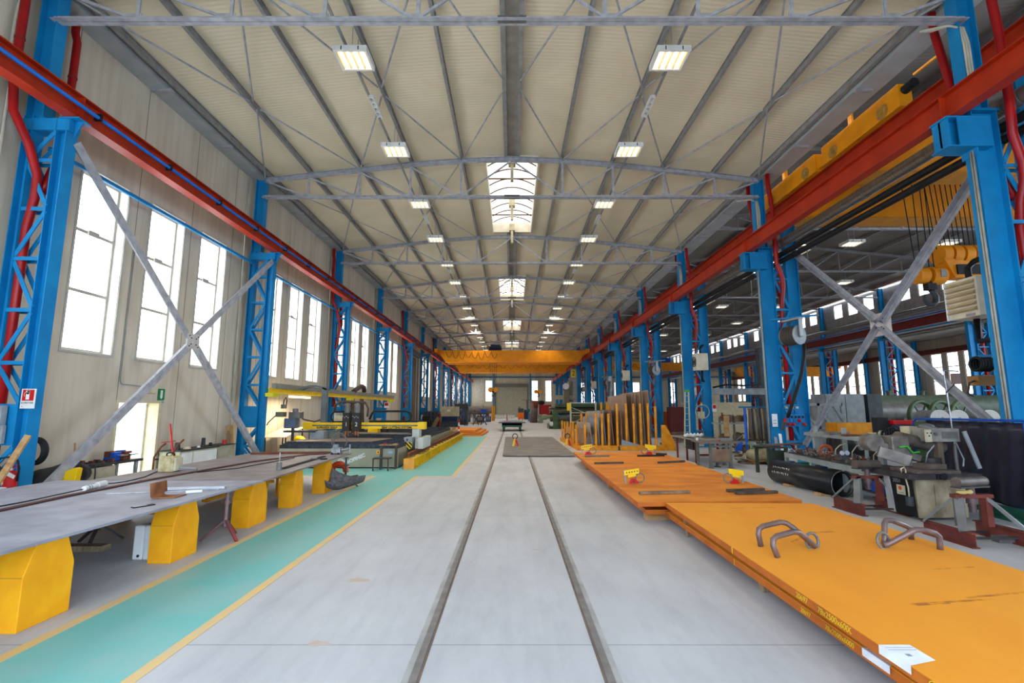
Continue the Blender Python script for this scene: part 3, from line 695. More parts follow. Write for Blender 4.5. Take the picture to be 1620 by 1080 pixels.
# end carriage and crane of the side hall
def wheel(mb, x, y, z, r): mb.cyl((x-.01, y, z), (x-.05, y, z), r, n=20)
t = thing('overhead_crane', 'yellow overhead crane of the side hall with wheeled end carriage close to the camera', 'crane', (20, 14.5, 8.4))
MB().box(9.72, 10.08, 11.2, 14.25, 9.42, 10.02).box(9.72, 10.08, 14.6, 17.8, 9.42, 10.02).box(9.8, 10.0, 14.2, 14.65, 9.5, 9.85).build('end_carriage', YEL, t, .02)
for y in (11.75, 13.7, 15.1, 17.25):
    m = MB().cyl((9.72, y, 9.6), (9.69, y, 9.6), .19, n=20).cyl((9.69, y, 9.6), (9.67, y, 9.6), .07, n=12)
    for q in range(6): m.cyl((9.70, y+.13*math.cos(q), 9.6+.13*math.sin(q)), (9.68, y+.13*math.cos(q), 9.6+.13*math.sin(q)), .018, n=6)
    m.build('wheel_hub', mat('greasy_yellow', (206, 150, 60), .5, 0, (150, 110, 50), 8.), t)
MB().box(9.8, 9.86, 12.95, 13.1, 10.02, 10.55).box(9.8, 9.92, 16.4, 16.55, 10.02, 10.4).build('guard_post', YEL, t)
MB().cyl((9.9, 11.2, 9.85), (9.9, 10.9, 9.85), .12, n=16).build('buffer', BLACK, t)
MB().bar((9.9, 10.9, 10.05), (9.9, 10.1, 10.02), .05, .05).build('conductor_arm', YEL, t)
for y in (12.6, 15.9):
    MB().box(9.9, 31.0, y, y+.72, 8.42, 9.62).build('girder', YEL, t)
    MB().box(9.9, 31.0, y-.05, y+.77, 8.38, 8.42).build('girder_flange', mat('girder_flange_paint', (214, 140, 14), .5), t)
MB().box(12.2, 14.6, 12.9, 16.4, 9.62, 10.2).build('trolley', DGREY, t)
t2 = thing('hook_block', 'yellow crane hook block with black hook hanging in the side hall', 'hook block', (12.85, 14.5, 5.4))
MB().cyl((12.45, 14.5, 5.95), (12.75, 14.5, 5.95), .25, n=24).cyl((12.85, 14.5, 5.95), (13.25, 14.5, 5.95), .27, n=24).build('sheave_housing', YEL, t2, .02)
MB().box(13.0, 13.16, 14.21, 14.24, 5.85, 6.08).build('plate', GREYM, t2)
MB().cyl((12.85, 14.5, 5.95), (12.85, 14.5, 5.5), .07, n=12).box(12.72, 12.98, 14.4, 14.6, 5.5, 5.75).build('swivel', BLACK, t2)
MB().tube([(12.85, 14.5, 5.5), (12.93, 14.5, 5.42), (13.0, 14.5, 5.3), (12.99, 14.5, 5.15), (12.88, 14.5, 5.05), (12.74, 14.5, 5.07), (12.65, 14.5, 5.17), (12.64, 14.5, 5.3), (12.68, 14.5, 5.36)], [.06, .075, .085, .085, .08, .07, .055, .04, .02], 10).build('hook', DGREY, t2)
for i, x in enumerate((12.3, 12.66, 12.9, 13.05)): MB().cyl((x if i else 12.5, 14.5, 6.0), (x, 14.5, 9.7), .014, n=6).build('wire_rope', BLACK, t2)
t3 = thing('hook_block', 'big orange-yellow hoist block with many ropes beside the white heater', 'hook block', (13.9, 14.5, 6.3))
m = MB()
for i in range(4): m.cyl((13.2+.34*i, 14.5, 6.62), (13.46+.34*i, 14.5, 6.62), .3, n=24)
m.build('sheave_housing', YEL, t3, .03)
MB().prism([(13.2, 14.3, 6.5), (13.75, 14.3, 6.4), (14.5, 14.3, 6.2), (14.5, 14.3, 5.85), (13.5, 14.3, 5.85)], (0, .4, 0)).build('crosshead', YEL, t3)
MB().box(13.55, 14.4, 14.25, 14.75, 5.95, 6.25).build('swivel', BLACK, t3)
for i in range(9): MB().cyl((13.2+.15*i, 14.5, 6.8), (13.0+.17*i, 14.5, 9.7), .014, n=6).build('wire_rope', BLACK, t3)

# overhead cranes of the main hall
def main_crane(y, label, hx, hz, trolley):
    t = thing('overhead_crane', label, 'crane', (0, y, 7.05))
    for dy in (0, 2.2):
        m = MB(); pf = [(-8.15, 8.0), (-8.15, 8.35), (8.15, 8.35), (8.15, 8.0), (7.45, 7.07), (-7.45, 7.07)]
        m.prism([(x, y+dy, z) for x, z in pf], (0, .62, 0)); m.build('girder', YEL, t)
        MB().box(-7.5, 7.5, y+dy-.06, y+dy+.68, 7.03, 7.07).build('girder_flange', YEL, t)
    for s in (-1, 1): MB().box(s*8.35-.17, s*8.35+.17, y-1.2, y+4.0, 7.92, 8.4).build('end_carriage', YEL, t)
    m = MB(); pts = []
    n = 8 if trolley else 11
    x0, x1 = (-7.4, -1.6) if trolley else (-6.5, 6.3)
    for i in range(n):
        for q in range(10):
            f = q/10; dep = (.95 if trolley else .8)*(.75+.25*((i*7) % 3)/2); pts.append((x0+(x1-x0)*(i+f)/n, y-.1, 8.28-dep*math.sin(PI*f)**.8 if f else 8.28))
    m.tube(pts, .022, 5); m.build('festoon_cable', BLACK, t)
    text('lettering', 'GIS  t 20+20', .28, INK, t, (6.2 if trolley else -1.0, y-.012, 8.1), (1, 0, 0), (0, 0, 1)) if False else None
    if trolley:
        pass
    if not trolley: MB().box(hx-.8, hx+.8, y+.1, y+2.6, 8.36, 8.62).build('trolley', MATS['navy_motor'], t)
    if trolley:
        MB().box(-2.6, -1.2, y+.1, y+2.6, 8.36, 8.85).cyl((-2.4, y+.1, 8.75), (-1.3, y+.1, 8.75), .28, n=16).build('trolley', mat('navy_motor', (30, 40, 60), .5), t)
    h = thing('hook_block', 'small yellow crane hook hanging ' + ('by the roller door on the window side' if trolley else 'in front of the end-wall window on the open side'), 'hook block', (hx, y+1.1, hz))
    MB().cyl((hx-.3, y+.9, hz+.55), (hx-.3, y+1.3, hz+.55), .28, n=16).cyl((hx+.3, y+.9, hz+.55), (hx+.3, y+1.3, hz+.55), .28, n=16).build('sheave_housing', YEL, h)
    MB().box(hx-.3, hx+.3, y+1.0, y+1.2, hz+.3, hz+.65).build('crosshead', STEELD, h)
    MB().tube([(hx, y+1.1, hz+.3), (hx+.14, y+1.1, hz+.1), (hx+.1, y+1.1, hz-.15), (hx-.08, y+1.1, hz-.18), (hx-.15, y+1.1, hz-.02)], [.07, .08, .08, .06, .03], 8).build('hook', DGREY, h)
    for dx in (-.35, -.12, .12, .35): MB().cyl((hx+dx, y+1.1, hz+.6), (hx+dx, y+1.1, 8.38), .02, n=5).build('wire_rope', BLACK, h)
main_crane(53.9, 'yellow double-girder overhead crane spanning the main hall, the closer one with the blue trolley motor', -2.15, 3.45, True)
main_crane(68.8, 'yellow overhead crane spanning the main hall, the one behind', 3.75, 3.75, False)

t = thing('cable_bend', 'pale bent cable conduit at the head of the closest window-side column', 'cable', (-9.1, 8.3, 9.4))
MB().tube([(-9.32, 8.15, 7.9), (-9.3, 8.15, 9.2), (-9.28, 8.15, 9.5), (-9.2, 8.2, 9.66), (-9.08, 8.25, 9.75), (-9.0, 8.3, 9.95)], .03, 8).build('conduit', CABLEG, t)
# ================================================================ SIDE HALLS
# roof of the second hall
P2 = [(9.6, 12.0), (20.3, 13.35), (31.7, 12.2)]
rf = MB(); xs = [9.6, 19.3, 20.3, 21.3, 31.7]; zs2 = [12.0, 13.22, 13.35, 13.25, 12.2]
for y0, y1 in zip(ys, ys[1:]):
    hole = (y0, y1) in LIT
    for i in range(4):
        if hole and i in (1, 2): continue
        x0, x1, a, b = xs[i], xs[i+1], zs2[i], zs2[i+1]
        rf.add([(x0, y0, a), (x1, y0, b), (x1, y1, b), (x0, y1, a), (x0, y0, a+.1), (x1, y0, b+.1), (x1, y1, b+.1), (x0, y1, a+.1)],
               [(0, 3, 2, 1), (4, 5, 6, 7), (0, 1, 5, 4), (1, 2, 6, 5), (2, 3, 7, 6), (3, 0, 4, 7)])
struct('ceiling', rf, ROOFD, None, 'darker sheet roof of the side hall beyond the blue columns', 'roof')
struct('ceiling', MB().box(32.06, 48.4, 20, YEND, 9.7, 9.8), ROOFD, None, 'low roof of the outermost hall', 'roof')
struct('wall_right', MB().box(9.45, 9.6, -3, YEND, 10.45, 12.1), PINK, None, 'upper sheet wall between the main roof and the side hall roof', 'wall')
for i, (y0, y1) in enumerate(LIT):
    t = thing('roof_light', 'roof light at the ridge of the side hall, %s from the camera' % ORD[i], 'skylight', (20.3, (y0+y1)/2, 13.3), 'side hall roof lights')
    MB().box(19.3, 21.3, y0, y1, 13.6, 13.64).build('glazing', SKYM, t)
    m = MB().box(19.25, 19.32, y0, y1, 13.1, 13.6).box(21.28, 21.35, y0, y1, 13.1, 13.6)
    for j in range(9): m.box(19.3, 21.3, y0+(y1-y0)*j/8-.03, y0+(y1-y0)*j/8+.03, 13.5, 13.58)
    m.build('curb', CURB, t)
def z2(x): return 12.0+(x-9.6)*1.35/10.7 if x < 20.3 else 13.35-(x-20.3)*1.15/11.4
def side_truss():
    t = thing('roof_truss', 'tmp', 'roof truss', (0, 0, 0), 'roof trusses of the side hall'); zb = 11.3
    MB().box(9.8, 31.3, -.09, .09, zb-.05, zb-.03).box(9.8, 31.3, -.012, .012, zb-.03, zb+.07).build('bottom_chord', GALV, t)
    xs = [9.8+21.5*i/10 for i in range(11)]
    m = MB()
    for a, b in ((9.8, 20.3), (20.3, 31.3)): m.ibeam((a, 0, z2(a)-.32), (b, 0, z2(b)-.32), .16, .15, .012, .012)
    m.build('top_chord', GALVD, t)
    for i, x in enumerate(xs[1:-1], 1):
        MB().bar((x, 0, zb), (x, 0, z2(x)-.36), .05, .05).build('vertical_strut', GALVD, t)
        e = xs[i-1] if x <= 20.4 else xs[i+1]
        MB().bar((x, 0, zb), (e, 0, z2(e)-.38), .045, .045).build('diagonal_strut', GALV, t)
    return t
st = side_truss(); st.location = (0, YK[0], 0); st['label'] = 'roof truss of the side hall, first from the camera'
for k in range(1, 12): dup(st, (0, YK[k], 0), 'roof truss of the side hall, %s from the camera' % ORD[k])
for i, x in enumerate([11.6, 13.7, 15.9, 18, 19.6, 21, 23, 25.2, 27.3, 29.5, 31]):
    one('roof_purlin', MB().ibeam((x, 6, z2(x)-.13), (x, YEND-.1, z2(x)-.13), .2, .1, .012, .01), PINK if i in (0, 10) else GALVD, 'roof purlin of the side hall, %s from the main hall' % ORD[i], 'purlin', 'side hall purlins')
# lamps of the side hall
for r, x in enumerate((17.9, 22.9)):
    base = None
    for j in range(9):
        y = 16.5+8.0*j+(0 if r else 8); lab = 'white lamp hanging in the side hall, %s in the row %s the main hall' % (ORD[j], ('closer to', 'away from')[r])
        if base is None:
            base = make_lamp(1); o = base; o['group'] = 'side hall lamps'; o.location = (x, y, 10.5); o['label'] = lab
            o.scale = (1.1, 1.1, 1.1)
        else: o = dup(base, (x, y, 10.5), lab)
        lamp_light((x, y, 10.45), 150)
# column row between second and third hall
def row_column():
    t = thing('lattice_column', 'tmp', 'column', (0, 0, 0), 'blue columns beyond the side hall')
    MB().ibeam((0, 0, .02), (0, 0, 8.1), .5, .24, .02, .014, (1, 0, 0)).build('hall_leg', BLUE, t)
    MB().ibeam((1.3, 0, .02), (1.3, 0, 8.1), .4, .24, .02, .014, (1, 0, 0)).build('outer_leg', BLUE, t)
    MB().ibeam((.3, 0, 8.1), (.3, 0, 12.1), .35, .24, .02, .014, (1, 0, 0)).build('upper_post', BLUE, t)
    prev = 8.0
    for i in range(8):
        z = prev-.98; xa, xb = (.25, 1.1) if i % 2 == 0 else (1.1, .25)
        MB().bar((xa, 0, prev), (xb, 0, z), .06, .08, (1, 0, 1)).build('diagonal_lace', BLUE, t)
        MB().box(.25, 1.1, -.04, .04, z-.04, z+.04).build('tie_bar', BLUE, t); prev = z
    MB().tube([(.75, .1, 7.6), (.8, .1, 7.0), (.8, .1, .3)], .11, 10).build('red_pipe', PIPERED, t)
    return t
rb = row_column()
for q, k in enumerate(range(2, 12)):
    lab = 'blue lattice column on the far side of the side hall, %s from the camera' % ORD[q]
    o = rb if q == 0 else dup(rb, (0, 0, 0), lab)
    o['label'] = lab; o.location = (31.3, YK[k]+.1, 0)
t = thing('runway_beam', 'dark red runway beam on the far column row of the side hall', 'beam', (31.2, 60, 8.1))
MB().ibeam((31.2, 20, 8.43), (31.2, YEND-.4, 8.43), .66, .3, .022, .014).build('beam', mat('dark_red_beam_paint', (122, 34, 28), .5), t)
MB().tube([(31.0, 20, 8.86), (31.0, YEND-.4, 8.86)], .05, 8).build('conductor_rail', BLUEP, t)
one('cable_rail', MB().box(30.95, 31.05, 20, YEND-.4, 7.9, 8.0), BLUE, 'thin blue rail under the far red runway beam', 'rail')
one('spiral_duct', MB().cyl((31.45, 20, 9.45), (31.45, YEND-.4, 9.45), .2, n=16), DUCT, 'upper silver duct along the far side of the side hall', 'duct')
one('spiral_duct', MB().cyl((31.55, 20, 7.72), (31.55, YEND-.4, 7.72), .17, n=16), DUCT, 'lower silver duct below the far red runway beam', 'duct')
cl = []
for k in range(1, 12):
    for j in range(3):
        c = YK[k]+1.95+2.03*j; cl.append((c-.62, c+.62, 10.6, 11.95))
wr = MB(); wall_cells(wr, 'x', 31.9, 32.05, 16, YEND, 9.15, 12.3, cl)
struct('wall_right', wr, mat('grey_clerestory_panel', (168, 160, 156), .7), None, 'clerestory wall above the outermost hall', 'wall')
for i, (a, b, z0, z1) in enumerate(cl):
    nwin += 1; fr = MB(); gx = 31.98
    for (p, q, r, s) in ((a, a+.05, z0, z1), (b-.05, b, z0, z1), (a, b, z0, z0+.05), (a, b, z1-.05, z1), (a+.22, a+.25, z0, z1)): fr.box(gx-.03, gx+.03, p, q, r, s)
    o = struct('window_%d' % nwin, fr, FRM, None, 'clerestory window of the side hall, %s in the %s bay' % (ORD[i % 3], ORD[i//3]), 'window')
    struct('window_pane', MB().box(gx-.01, gx+.01, a+.05, b-.05, z0+.05, z1-.05), PANEF, o)
# outer wall of the third hall
ow = []
for k in range(3, 12):
    for j in range(3):
        c = YK[k]+1.95+2.03*j; ow.append((c-.68, c+.68, 3.4, 8.0))
wr = MB(); wall_cells(wr, 'x', 48, 48.3, 24, YEND, 0, 9.8, ow)
struct('wall_right', wr, WALLM, None, 'outer concrete wall with tall windows, far across the side halls', 'wall')
for i, (a, b, z0, z1) in enumerate(ow):
    nwin += 1; fr = MB(); gx = 48.1; H = (z1-z0)/3
    for (p, q, r, s) in ((a, a+.06, z0, z1), (b-.06, b, z0, z1), (a, b, z0, z0+.06), (a, b, z1-.06, z1), (a, b, z0+H-.05, z0+H+.05), (a, b, z0+2*H-.05, z0+2*H+.05), (a+.3, a+.34, z0, z1)): fr.box(gx-.04, gx+.03, p, q, r, s)
    o = struct('window_%d' % nwin, fr, FRM, None, 'tall window in the far outer wall, %s in the %s bay' % (ORD[i % 3], ORD[i//3]), 'window')
    for j in range(3): struct('window_pane', MB().box(gx-.012, gx+.012, a+.06, b-.06, z0+H*j+.05, z0+H*(j+1)-.05), PANEF, o)
t = thing('runway_beam', 'red beam along the outer wall above the far windows', 'beam', (47.2, 60, 7.9))
MB().ibeam((47.2, 24, 8.2), (47.2, YEND-.4, 8.2), .55, .3, .022, .014).build('beam', RUSTR, t)
for q, k in enumerate(range(3, 12)):
    t = thing('wall_post', 'slim blue post with red pipe at the far outer wall, %s from the camera' % ORD[q], 'column', (47.3, YK[k], 0), 'blue posts at the outer wall')
    MB().ibeam((47.3, YK[k], 0), (47.3, YK[k], 9.68), .45, .3, .02, .015, (1, 0, 0)).build('post', BLUE, t)
    MB().cyl((47.75, YK[k]+.4, .2), (47.75, YK[k]+.4, 9.6), .12, n=10).build('red_pipe', PIPERED, t)
# cranes of the side halls
t = thing('overhead_crane', 'yellow overhead crane deep in the side hall', 'crane', (20.5, 85, 8.5))
MB().prism([(9.9, 85, 9.95), (30.9, 85, 9.95), (30.9, 85, 9.4), (30.0, 85, 8.5), (10.8, 85, 8.5), (9.9, 85, 9.4)], (0, .8, 0)).build('girder', YEL, t)
m = MB(); m.tube([(12+.16*i, 84.9, 9.8-.9*abs(math.sin(i*PI/10))) for i in range(81)], .03, 5); m.build('festoon_cable', BLACK, t)
MB().box(25.6, 27.8, 84.8, 86.5, 9.95, 10.7).build('trolley', BLUEP, t)
t = thing('overhead_crane', 'yellow overhead crane of the outermost hall', 'crane', (40, 70, 6.5))
MB().prism([(32.6, 70, 7.9), (47, 70, 7.9), (47, 70, 7.2), (46.2, 70, 6.5), (33.2, 70, 6.5), (32.6, 70, 7.2)], (0, .8, 0)).build('girder', YEL, t)
MB().box(46.95, 47.45, 69.6, 71.2, 7.6, 7.92).build('end_carriage', YEL, t); text('lettering', 'O M', 1.15, mat('dark_blue_lettering', (24, 40, 120), .5), t, (36.4, 69.98, 7.2), (1, 0, 0), (0, 0, 1))

# equipment hung on the columns between the halls
def reel(k, z, label):
    y = YK[k]-.55; t = thing('hose_reel', label, 'hose reel', (9.4, y, z), 'hose reels on the columns')
    ax = V((.42, -.91, 0)).normalized(); c = V((9.42, y+.1, z)); up = V((0, 0, 1))
    MB().bar((8.95, YK[k], z+.62), (10.15, y-.1, z+.66), .05, .06).build('bracket', BLUE if k == 1 else GREYM, t)
    MB().bar(c-ax*.3+up*.52, c+ax*.34+up*.55, .2, .06).build('top_plate', GREYM, t)
    MB().cyl(c-ax*.24, c+ax*.2, .24, n=28).build('drum', GREYM, t)
    m = MB()
    for i in range(6): m.ring(c-ax*(.22-.08*i), ax, .28, .043, 28, 8)
    m.build('hose_coil', mat('brown_rubber_hose', (74, 66, 58), .6), t)
    MB().cyl(c-ax*.28, c-ax*.26, .31, n=32).build('flange_disc', GREYM, t); fd = MB().cyl(c+ax*.22, c+ax*.25, .33, n=32).build('flange_disc', GREYM, t); MB().cyl(c+ax*.25, c+ax*.29, .09, n=16).build('hub_cap', STEELG, fd)
    MB().bar(c+ax*.31-up*.05, c+ax*.31+up*.55, .17, .03, ax).build('side_arm', mat('pale_reel_grey', (172, 174, 172), .5), t)
    return t
t = reel(1, 4.32, 'grey hose reel with black hose on the second open-side column')
MB().tube([(9.6, 15.75, 4.0), (9.55, 15.72, 3.6), (9.4, 15.7, 3.0), (9.25, 15.7, 2.6), (9.12, 15.75, 2.2), (9.02, 15.8, 1.9), (8.93, 15.85, 1.62)], .055, 10).build('hanging_hose', BLACK, t)
reel(3, 4.4, 'pale grey hose reel on the fourth open-side column')
reel(5, 4.4, 'small pale hose reel on the sixth open-side column')
reel(7, 4.4, 'tiny pale hose reel on the eighth open-side column')
def heater(k, x, y, z, label):
    t = thing('unit_heater', label, 'heater', (x, y, z), 'unit heaters')
    W_ = .30 if k else .26; D_ = .25 if k else .36
    cs = MB().box(x-W_, x+W_, y-D_, y+D_, z-.42, z+.42).build('casing', mat('heater_enamel', (218, 208, 186), .5, 0, (196, 184, 160), 3.), t, .02)
    if k == 0:
        m = MB()
        for i in range(6):
            q = z-.30+.115*i; m.prism([(x-W_, y-D_+.04, q), (x-W_-.07, y-D_+.04, q+.02), (x-W_, y-D_+.04, q+.09)], (0, 2*D_-.08, 0))
        m.build('louvres', mat('heater_louvre', (196, 180, 146), .5, 0, (176, 160, 126), 4.), cs)
        MB().box(x-W_-.012, x-W_, y-D_+.1, y-D_+.3, z-.40, z-.35).build('badge', GREYM, cs)
        MB().box(x-W_-.04, x-W_, y+D_-.04, y+D_, z-.42, z+.42).build('edge_frame', WHITE, cs)
    else:
        MB().ring((x-W_-.02, y, z), (1, 0, 0), .24, .02, 24, 6).ring((x-W_-.03, y, z), (1, 0, 0), .15, .015, 20, 6).ring((x-W_-.03, y, z), (1, 0, 0), .06, .02, 16, 6).build('fan_guard', DGREY, cs)
    MB().tube([(x+.05, y+.1, z+.42), (x+.05, y+.1, z+.7), (x+.2, y+.1, z+.85), (9.85, YK[k]+.3, z+.9)], .06, 8).build('feed_pipe', BLACK, t); MB().tube([(x+.1, y+.1, z-.42), (x+.1, y+.1, z-.9), (9.85, YK[k]+.3, z-.95)], .06, 8).build('return_pipe', BLACK, t)
heater(0, 9.86, 10.1, 4.22, 'big cream unit heater with louvres behind the closest open-side column')
heater(2, 9.42, 24.1, 4.2, 'cream fan heater on the third open-side column')
heater(4, 9.42, 40.1, 4.6, 'small cream heater on the fifth open-side column')
heater(6, 9.42, 56.1, 4.6, 'tiny cream heater on the seventh open-side column')
t = thing('junction_box', 'small grey box on the edge of the closest open-side column', 'box', (9.3, 9.2, 5.0))
MB().box(9.0, 9.2, 8.71, 8.9, 5.05, 5.4).build('box_body', GREYM, t, .01)
# goods seen beyond the columns
def cylx(x0, x1, y, z, r, m, nm, lab, cat, legs=True):
    t = thing(nm, lab, cat, ((x0+x1)/2, y, 0))
    MB().cyl((x0, y, z), (x1, y, z), r, n=28).ball((x0, y, z), (r*.5, r, r), 20, 10).ball((x1, y, z), (r*.5, r, r), 20, 10).build('shell', m, t)
    if legs:
        for x in (x0+(x1-x0)*.2, x0+(x1-x0)*.8): MB().prism([(x-.1, y-r*.9, 0), (x-.1, y+r*.9, 0), (x-.1, y+r*.6, z-r*.7), (x-.1, y-r*.6, z-r*.7)], (.2, 0, 0)).build('saddle', STEELD, t)
    return t
TANKG = mat('grey_green_tank_paint', (92, 102, 84), .5, 0, (74, 84, 66), 3.)
t = cylx(22.2, 30.6, 30.2, 2.0, .72, TANKG, 'pressure_vessel', 'long grey-green pressure vessel lying in the side hall behind the blue column', 'tank')
for x in (23.4, 25.5, 27.3): MB().cyl((x, 30.2, 2.6), (x, 30.2, 2.95), .12, n=12).cyl((x, 30.2, 2.95), (x, 30.2, 3.0), .2, n=14).build('nozzle', TANKG, t)
t = cylx(17.5, 22.5, 27.0, 1.75, .45, STEELG, 'pressure_vessel', 'grey shell section lying in front of the green vessel', 'tank')
for i in range(3):
    x = 18.9+.95*i
    t = thing('flange_ring', 'big olive green ring standing behind the welding curtain, %s of three' % ORD[i], 'ring', (x, 22.6, 0), 'olive green rings')
    MB().ring((x, 22.6, 1.5), (.25, -1, 0), .72, .09, 32, 8).build('rim', GREENM, t)
    m = MB()
    for q in range(6): m.bar((x, 22.6, 1.5), (x+.68*math.cos(q*PI/3), 22.6+.17*math.cos(q*PI/3), 1.5+.68*math.sin(q*PI/3)), .05, .05)
    m.build('spokes', GREENM, t)
    MB().box(x-.4, x+.4, 22.45, 22.75, 0, .75).build('cradle', STEELD, t)
for i in range(3):
    x = 18.0+.78*i+(.55 if i == 2 else 0)
    t = thing('pipe_spool', 'white-capped pipe end above the welding curtain, %s of the three' % ORD[i], 'pipe', (x, 20.6, 0), 'white-capped pipe ends')
    MB().cyl((x, 20.6, 1.5), (x+.3, 21.8, 1.5), .33, n=24).build('pipe_body', GREYM, t)
    MB().cyl((x-.01, 20.56, 1.5), (x, 20.6, 1.5), .35, n=24).build('end_cap', WHITE, t)
    MB().box(x-.1, x+.35, 20.9, 21.6, 0, 1.2).build('trestle', STEELD, t)
t = thing('sheet_cabinet', 'tall grey sheet-metal cabinet in the side hall behind the brace', 'cabinet', (13.9, 20.5, 0))
MB().box(13.0, 14.6, 20.2, 21.2, .05, 2.5).build('body', GREYM, t, .01); MB().box(14.75, 15.35, 20.2, 21.2, .05, 2.5).build('body', DGREY, t, .01)
MB().box(13.02, 13.78, 20.17, 20.2, .15, 2.4).box(13.82, 14.58, 20.17, 20.2, .15, 2.4).build('door', GREYM, t, .005)
t = thing('stillage', 'grey welded steel frame with slanted legs behind the bench', 'frame', (11.6, 18.5, 0))
m = MB()
for x in (10.6, 11.4, 12.3):
    m.bar((x, 18.2, 0), (x, 18.2, 2.1), .1, .1)
m.bar((10.6, 18.2, 2.05), (12.3, 18.2, 2.05), .1, .1).bar((10.6, 18.2, 1.2), (12.3, 18.2, 1.2), .1, .1).bar((10.6, 18.2, 2.0), (11.4, 18.2, 1.2), .08, .08).bar((11.4, 18.2, 2.0), (12.3, 18.2, .4), .12, .1).bar((12.0, 18.2, 2.0), (12.9, 18.2, .4), .12, .1)
m.build('frame', GREYM, t)
t = thing('base_frame', 'ochre yellow steel box frame lying behind the bench', 'frame', (11.9, 16.8, 0))
MB().box(11.0, 12.7, 16.6, 17.2, .95, 1.42).build('box_beam', OCHRE, t, .01); MB().box(11.1, 11.3, 16.65, 17.1, 0, .95).box(12.3, 12.5, 16.65, 17.1, 0, .95).build('leg', STEELD, t)
t = cylx(12.5, 15.5, 19.0, .55, .5, BLACKP, 'steel_drum', 'dark steel cylinder lying behind the bench shelves', 'cylinder', False)
t = thing('boring_mill', 'grey column-and-boom welding manipulator in the side hall', 'machine', (13.5, 26, 0))
MB().box(13.1, 13.9, 25.6, 26.4, .05, .5).build('base', DGREY, t); MB().box(13.25, 13.7, 25.8, 26.2, .5, 5.1).build('mast', DGREY, t, .02)
MB().box(9.75, 14.2, 25.55, 25.8, 2.62, 2.95).build('boom', GREYM, t, .02); MB().box(9.6, 9.9, 25.45, 25.85, 2.6, 3.0).build('boom_head', WHITE, t, .02)
MB().box(13.1, 13.85, 25.7, 26.3, 2.45, 3.15).build('saddle', DGREY, t); MB().tube([(10.6, 25.6, 3.0), (11.3, 25.6, 3.15), (12.2, 25.6, 3.1), (13.1, 25.6, 3.2)], .05, 6).build('cable', BLACK, t)
t = thing('brick_pier', 'low pale block wall in the side hall behind the chain rack', 'wall', (13, 32, 0))
MB().box(11.2, 15.6, 31.8, 32.3, 0, 2.3).build('blockwork', mat('pale_blockwork', (196, 186, 156), .8, 0, (176, 164, 134), 8.), t)
t = thing('storage_shelf', 'dark red cabinet beside the block wall', 'cabinet', (10.7, 31.8, 0)); MB().box(10.2, 11.1, 31.5, 32.2, 0, 2.0).build('body', mat('maroon_paint', (92, 30, 28), .5), t, .01)
t = thing('excavator_base', 'orange steel base part beyond the third column', 'steelwork', (11.5, 33, 0))
MB().prism([(9.3, 33, .45), (11.6, 33, .45), (12.3, 33, 1.6), (11.9, 33, 1.6), (11.1, 33, 1.2), (10.6, 33, 1.7), (9.3, 33, 1.7)], (0, .9, 0)).build('body', ORANGE, t, .02)
MB().bar((11.0, 33.2, 1.2), (13.2, 33.2, 2.2), .4, .15).build('arm', ORANGE, t); MB().box(9.6, 12.2, 33.1, 33.8, 0, .45).build('skid', DGREY, t)
# ================================================================ PLATE TABLE BY THE WINDOWS
PT = .72
def pedestal(x, y, w, lab, grp, far=False):
    t = thing('pedestal', lab, 'pedestal', (x, y, 0), grp)
    d = .29; a = .1*w/.5
    pf = [(0, 0), (w, 0), (w, .45), (w-a, PT), (a, PT), (0, .45)]
    MB().prism([(x-d, y+q, z) for q, z in pf], (d, 0, 0)).build('body', PEDY, t, .006)
    MB().box(x-d+.001, x-.001, y-.0025, y, .447, .45).build('weld_seam', mat('weld_line', (150, 110, 30), .7), t)
    return t
for i, (y, w_) in enumerate(((4.41, .5), (6.29, .5), (8.07, .56), (9.66, .42), (11.24, .43), (2.6, .5))):
    if i == 5: continue
    pedestal(-4.22, y, w_, 'yellow steel pedestal under the walkway edge of the plate table, %s from the camera' % ORD[i], 'yellow pedestals along the walkway')
    pedestal(-6.6, y+.1, w_, 'yellow steel pedestal under the wall side of the plate table, %s from the camera' % ORD[i], 'yellow pedestals on the wall side')
def plate_quad(name, pts, z, th, m, label, edge=None, bev=.003):
    t = thing(name, label, 'steel plate', (sum(p[0] for p in pts)/4, sum(p[1] for p in pts)/4, z))
    return t, MB().prism([(x, y, z) for x, y in pts], (0, 0, th))
t, m = plate_quad('steel_plate', [(-7.5, 1.4), (-4.22, 1.4), (-4.02, 8.05), (-7.35, 8.05)], PT, .03, STEELP, 'wide blue-grey steel plate on yellow pedestals, the closer of two on the table')
m.build('plate', STEELP, t, .003)
t, m = plate_quad('steel_plate', [(-6.86, 8.09), (-4.02, 8.09), (-4.2, 12.95), (-6.8, 12.95)], PT, .03, STEELP, 'brownish grey steel plate on yellow pedestals, the one further down the table')
m.build('plate', mat('brown_grey_plate', (136, 126, 126), .55, .15, (112, 100, 98), 2.5, 8., .05, 60), t, .003)
ZT = PT+.03
one('hose_pair', MB().tube([(-5.6, 2.0, ZT+.014), (-5.72, 4.5, ZT+.014), (-5.86, 6.65, ZT+.014), (-5.86, 8.1, ZT+.014), (-5.62, 10.74, ZT+.014), (-5.1, 12.4, ZT+.014), (-4.75, 12.62, ZT+.02), (-4.55, 12.6, ZT+.08)], .014, 8)
    .tube([(-5.57, 2.0, ZT+.014), (-5.68, 4.5, ZT+.014), (-5.825, 6.65, ZT+.014), (-5.82, 8.1, ZT+.014), (-5.58, 10.74, ZT+.014), (-5.06, 12.35, ZT+.014), (-4.72, 12.56, ZT+.02), (-4.5, 12.55, ZT+.08)], .014, 8),
    mat('brown_red_hose', (92, 60, 54), .6), 'brown-red twin gas hose lying along the plate table', 'hose')
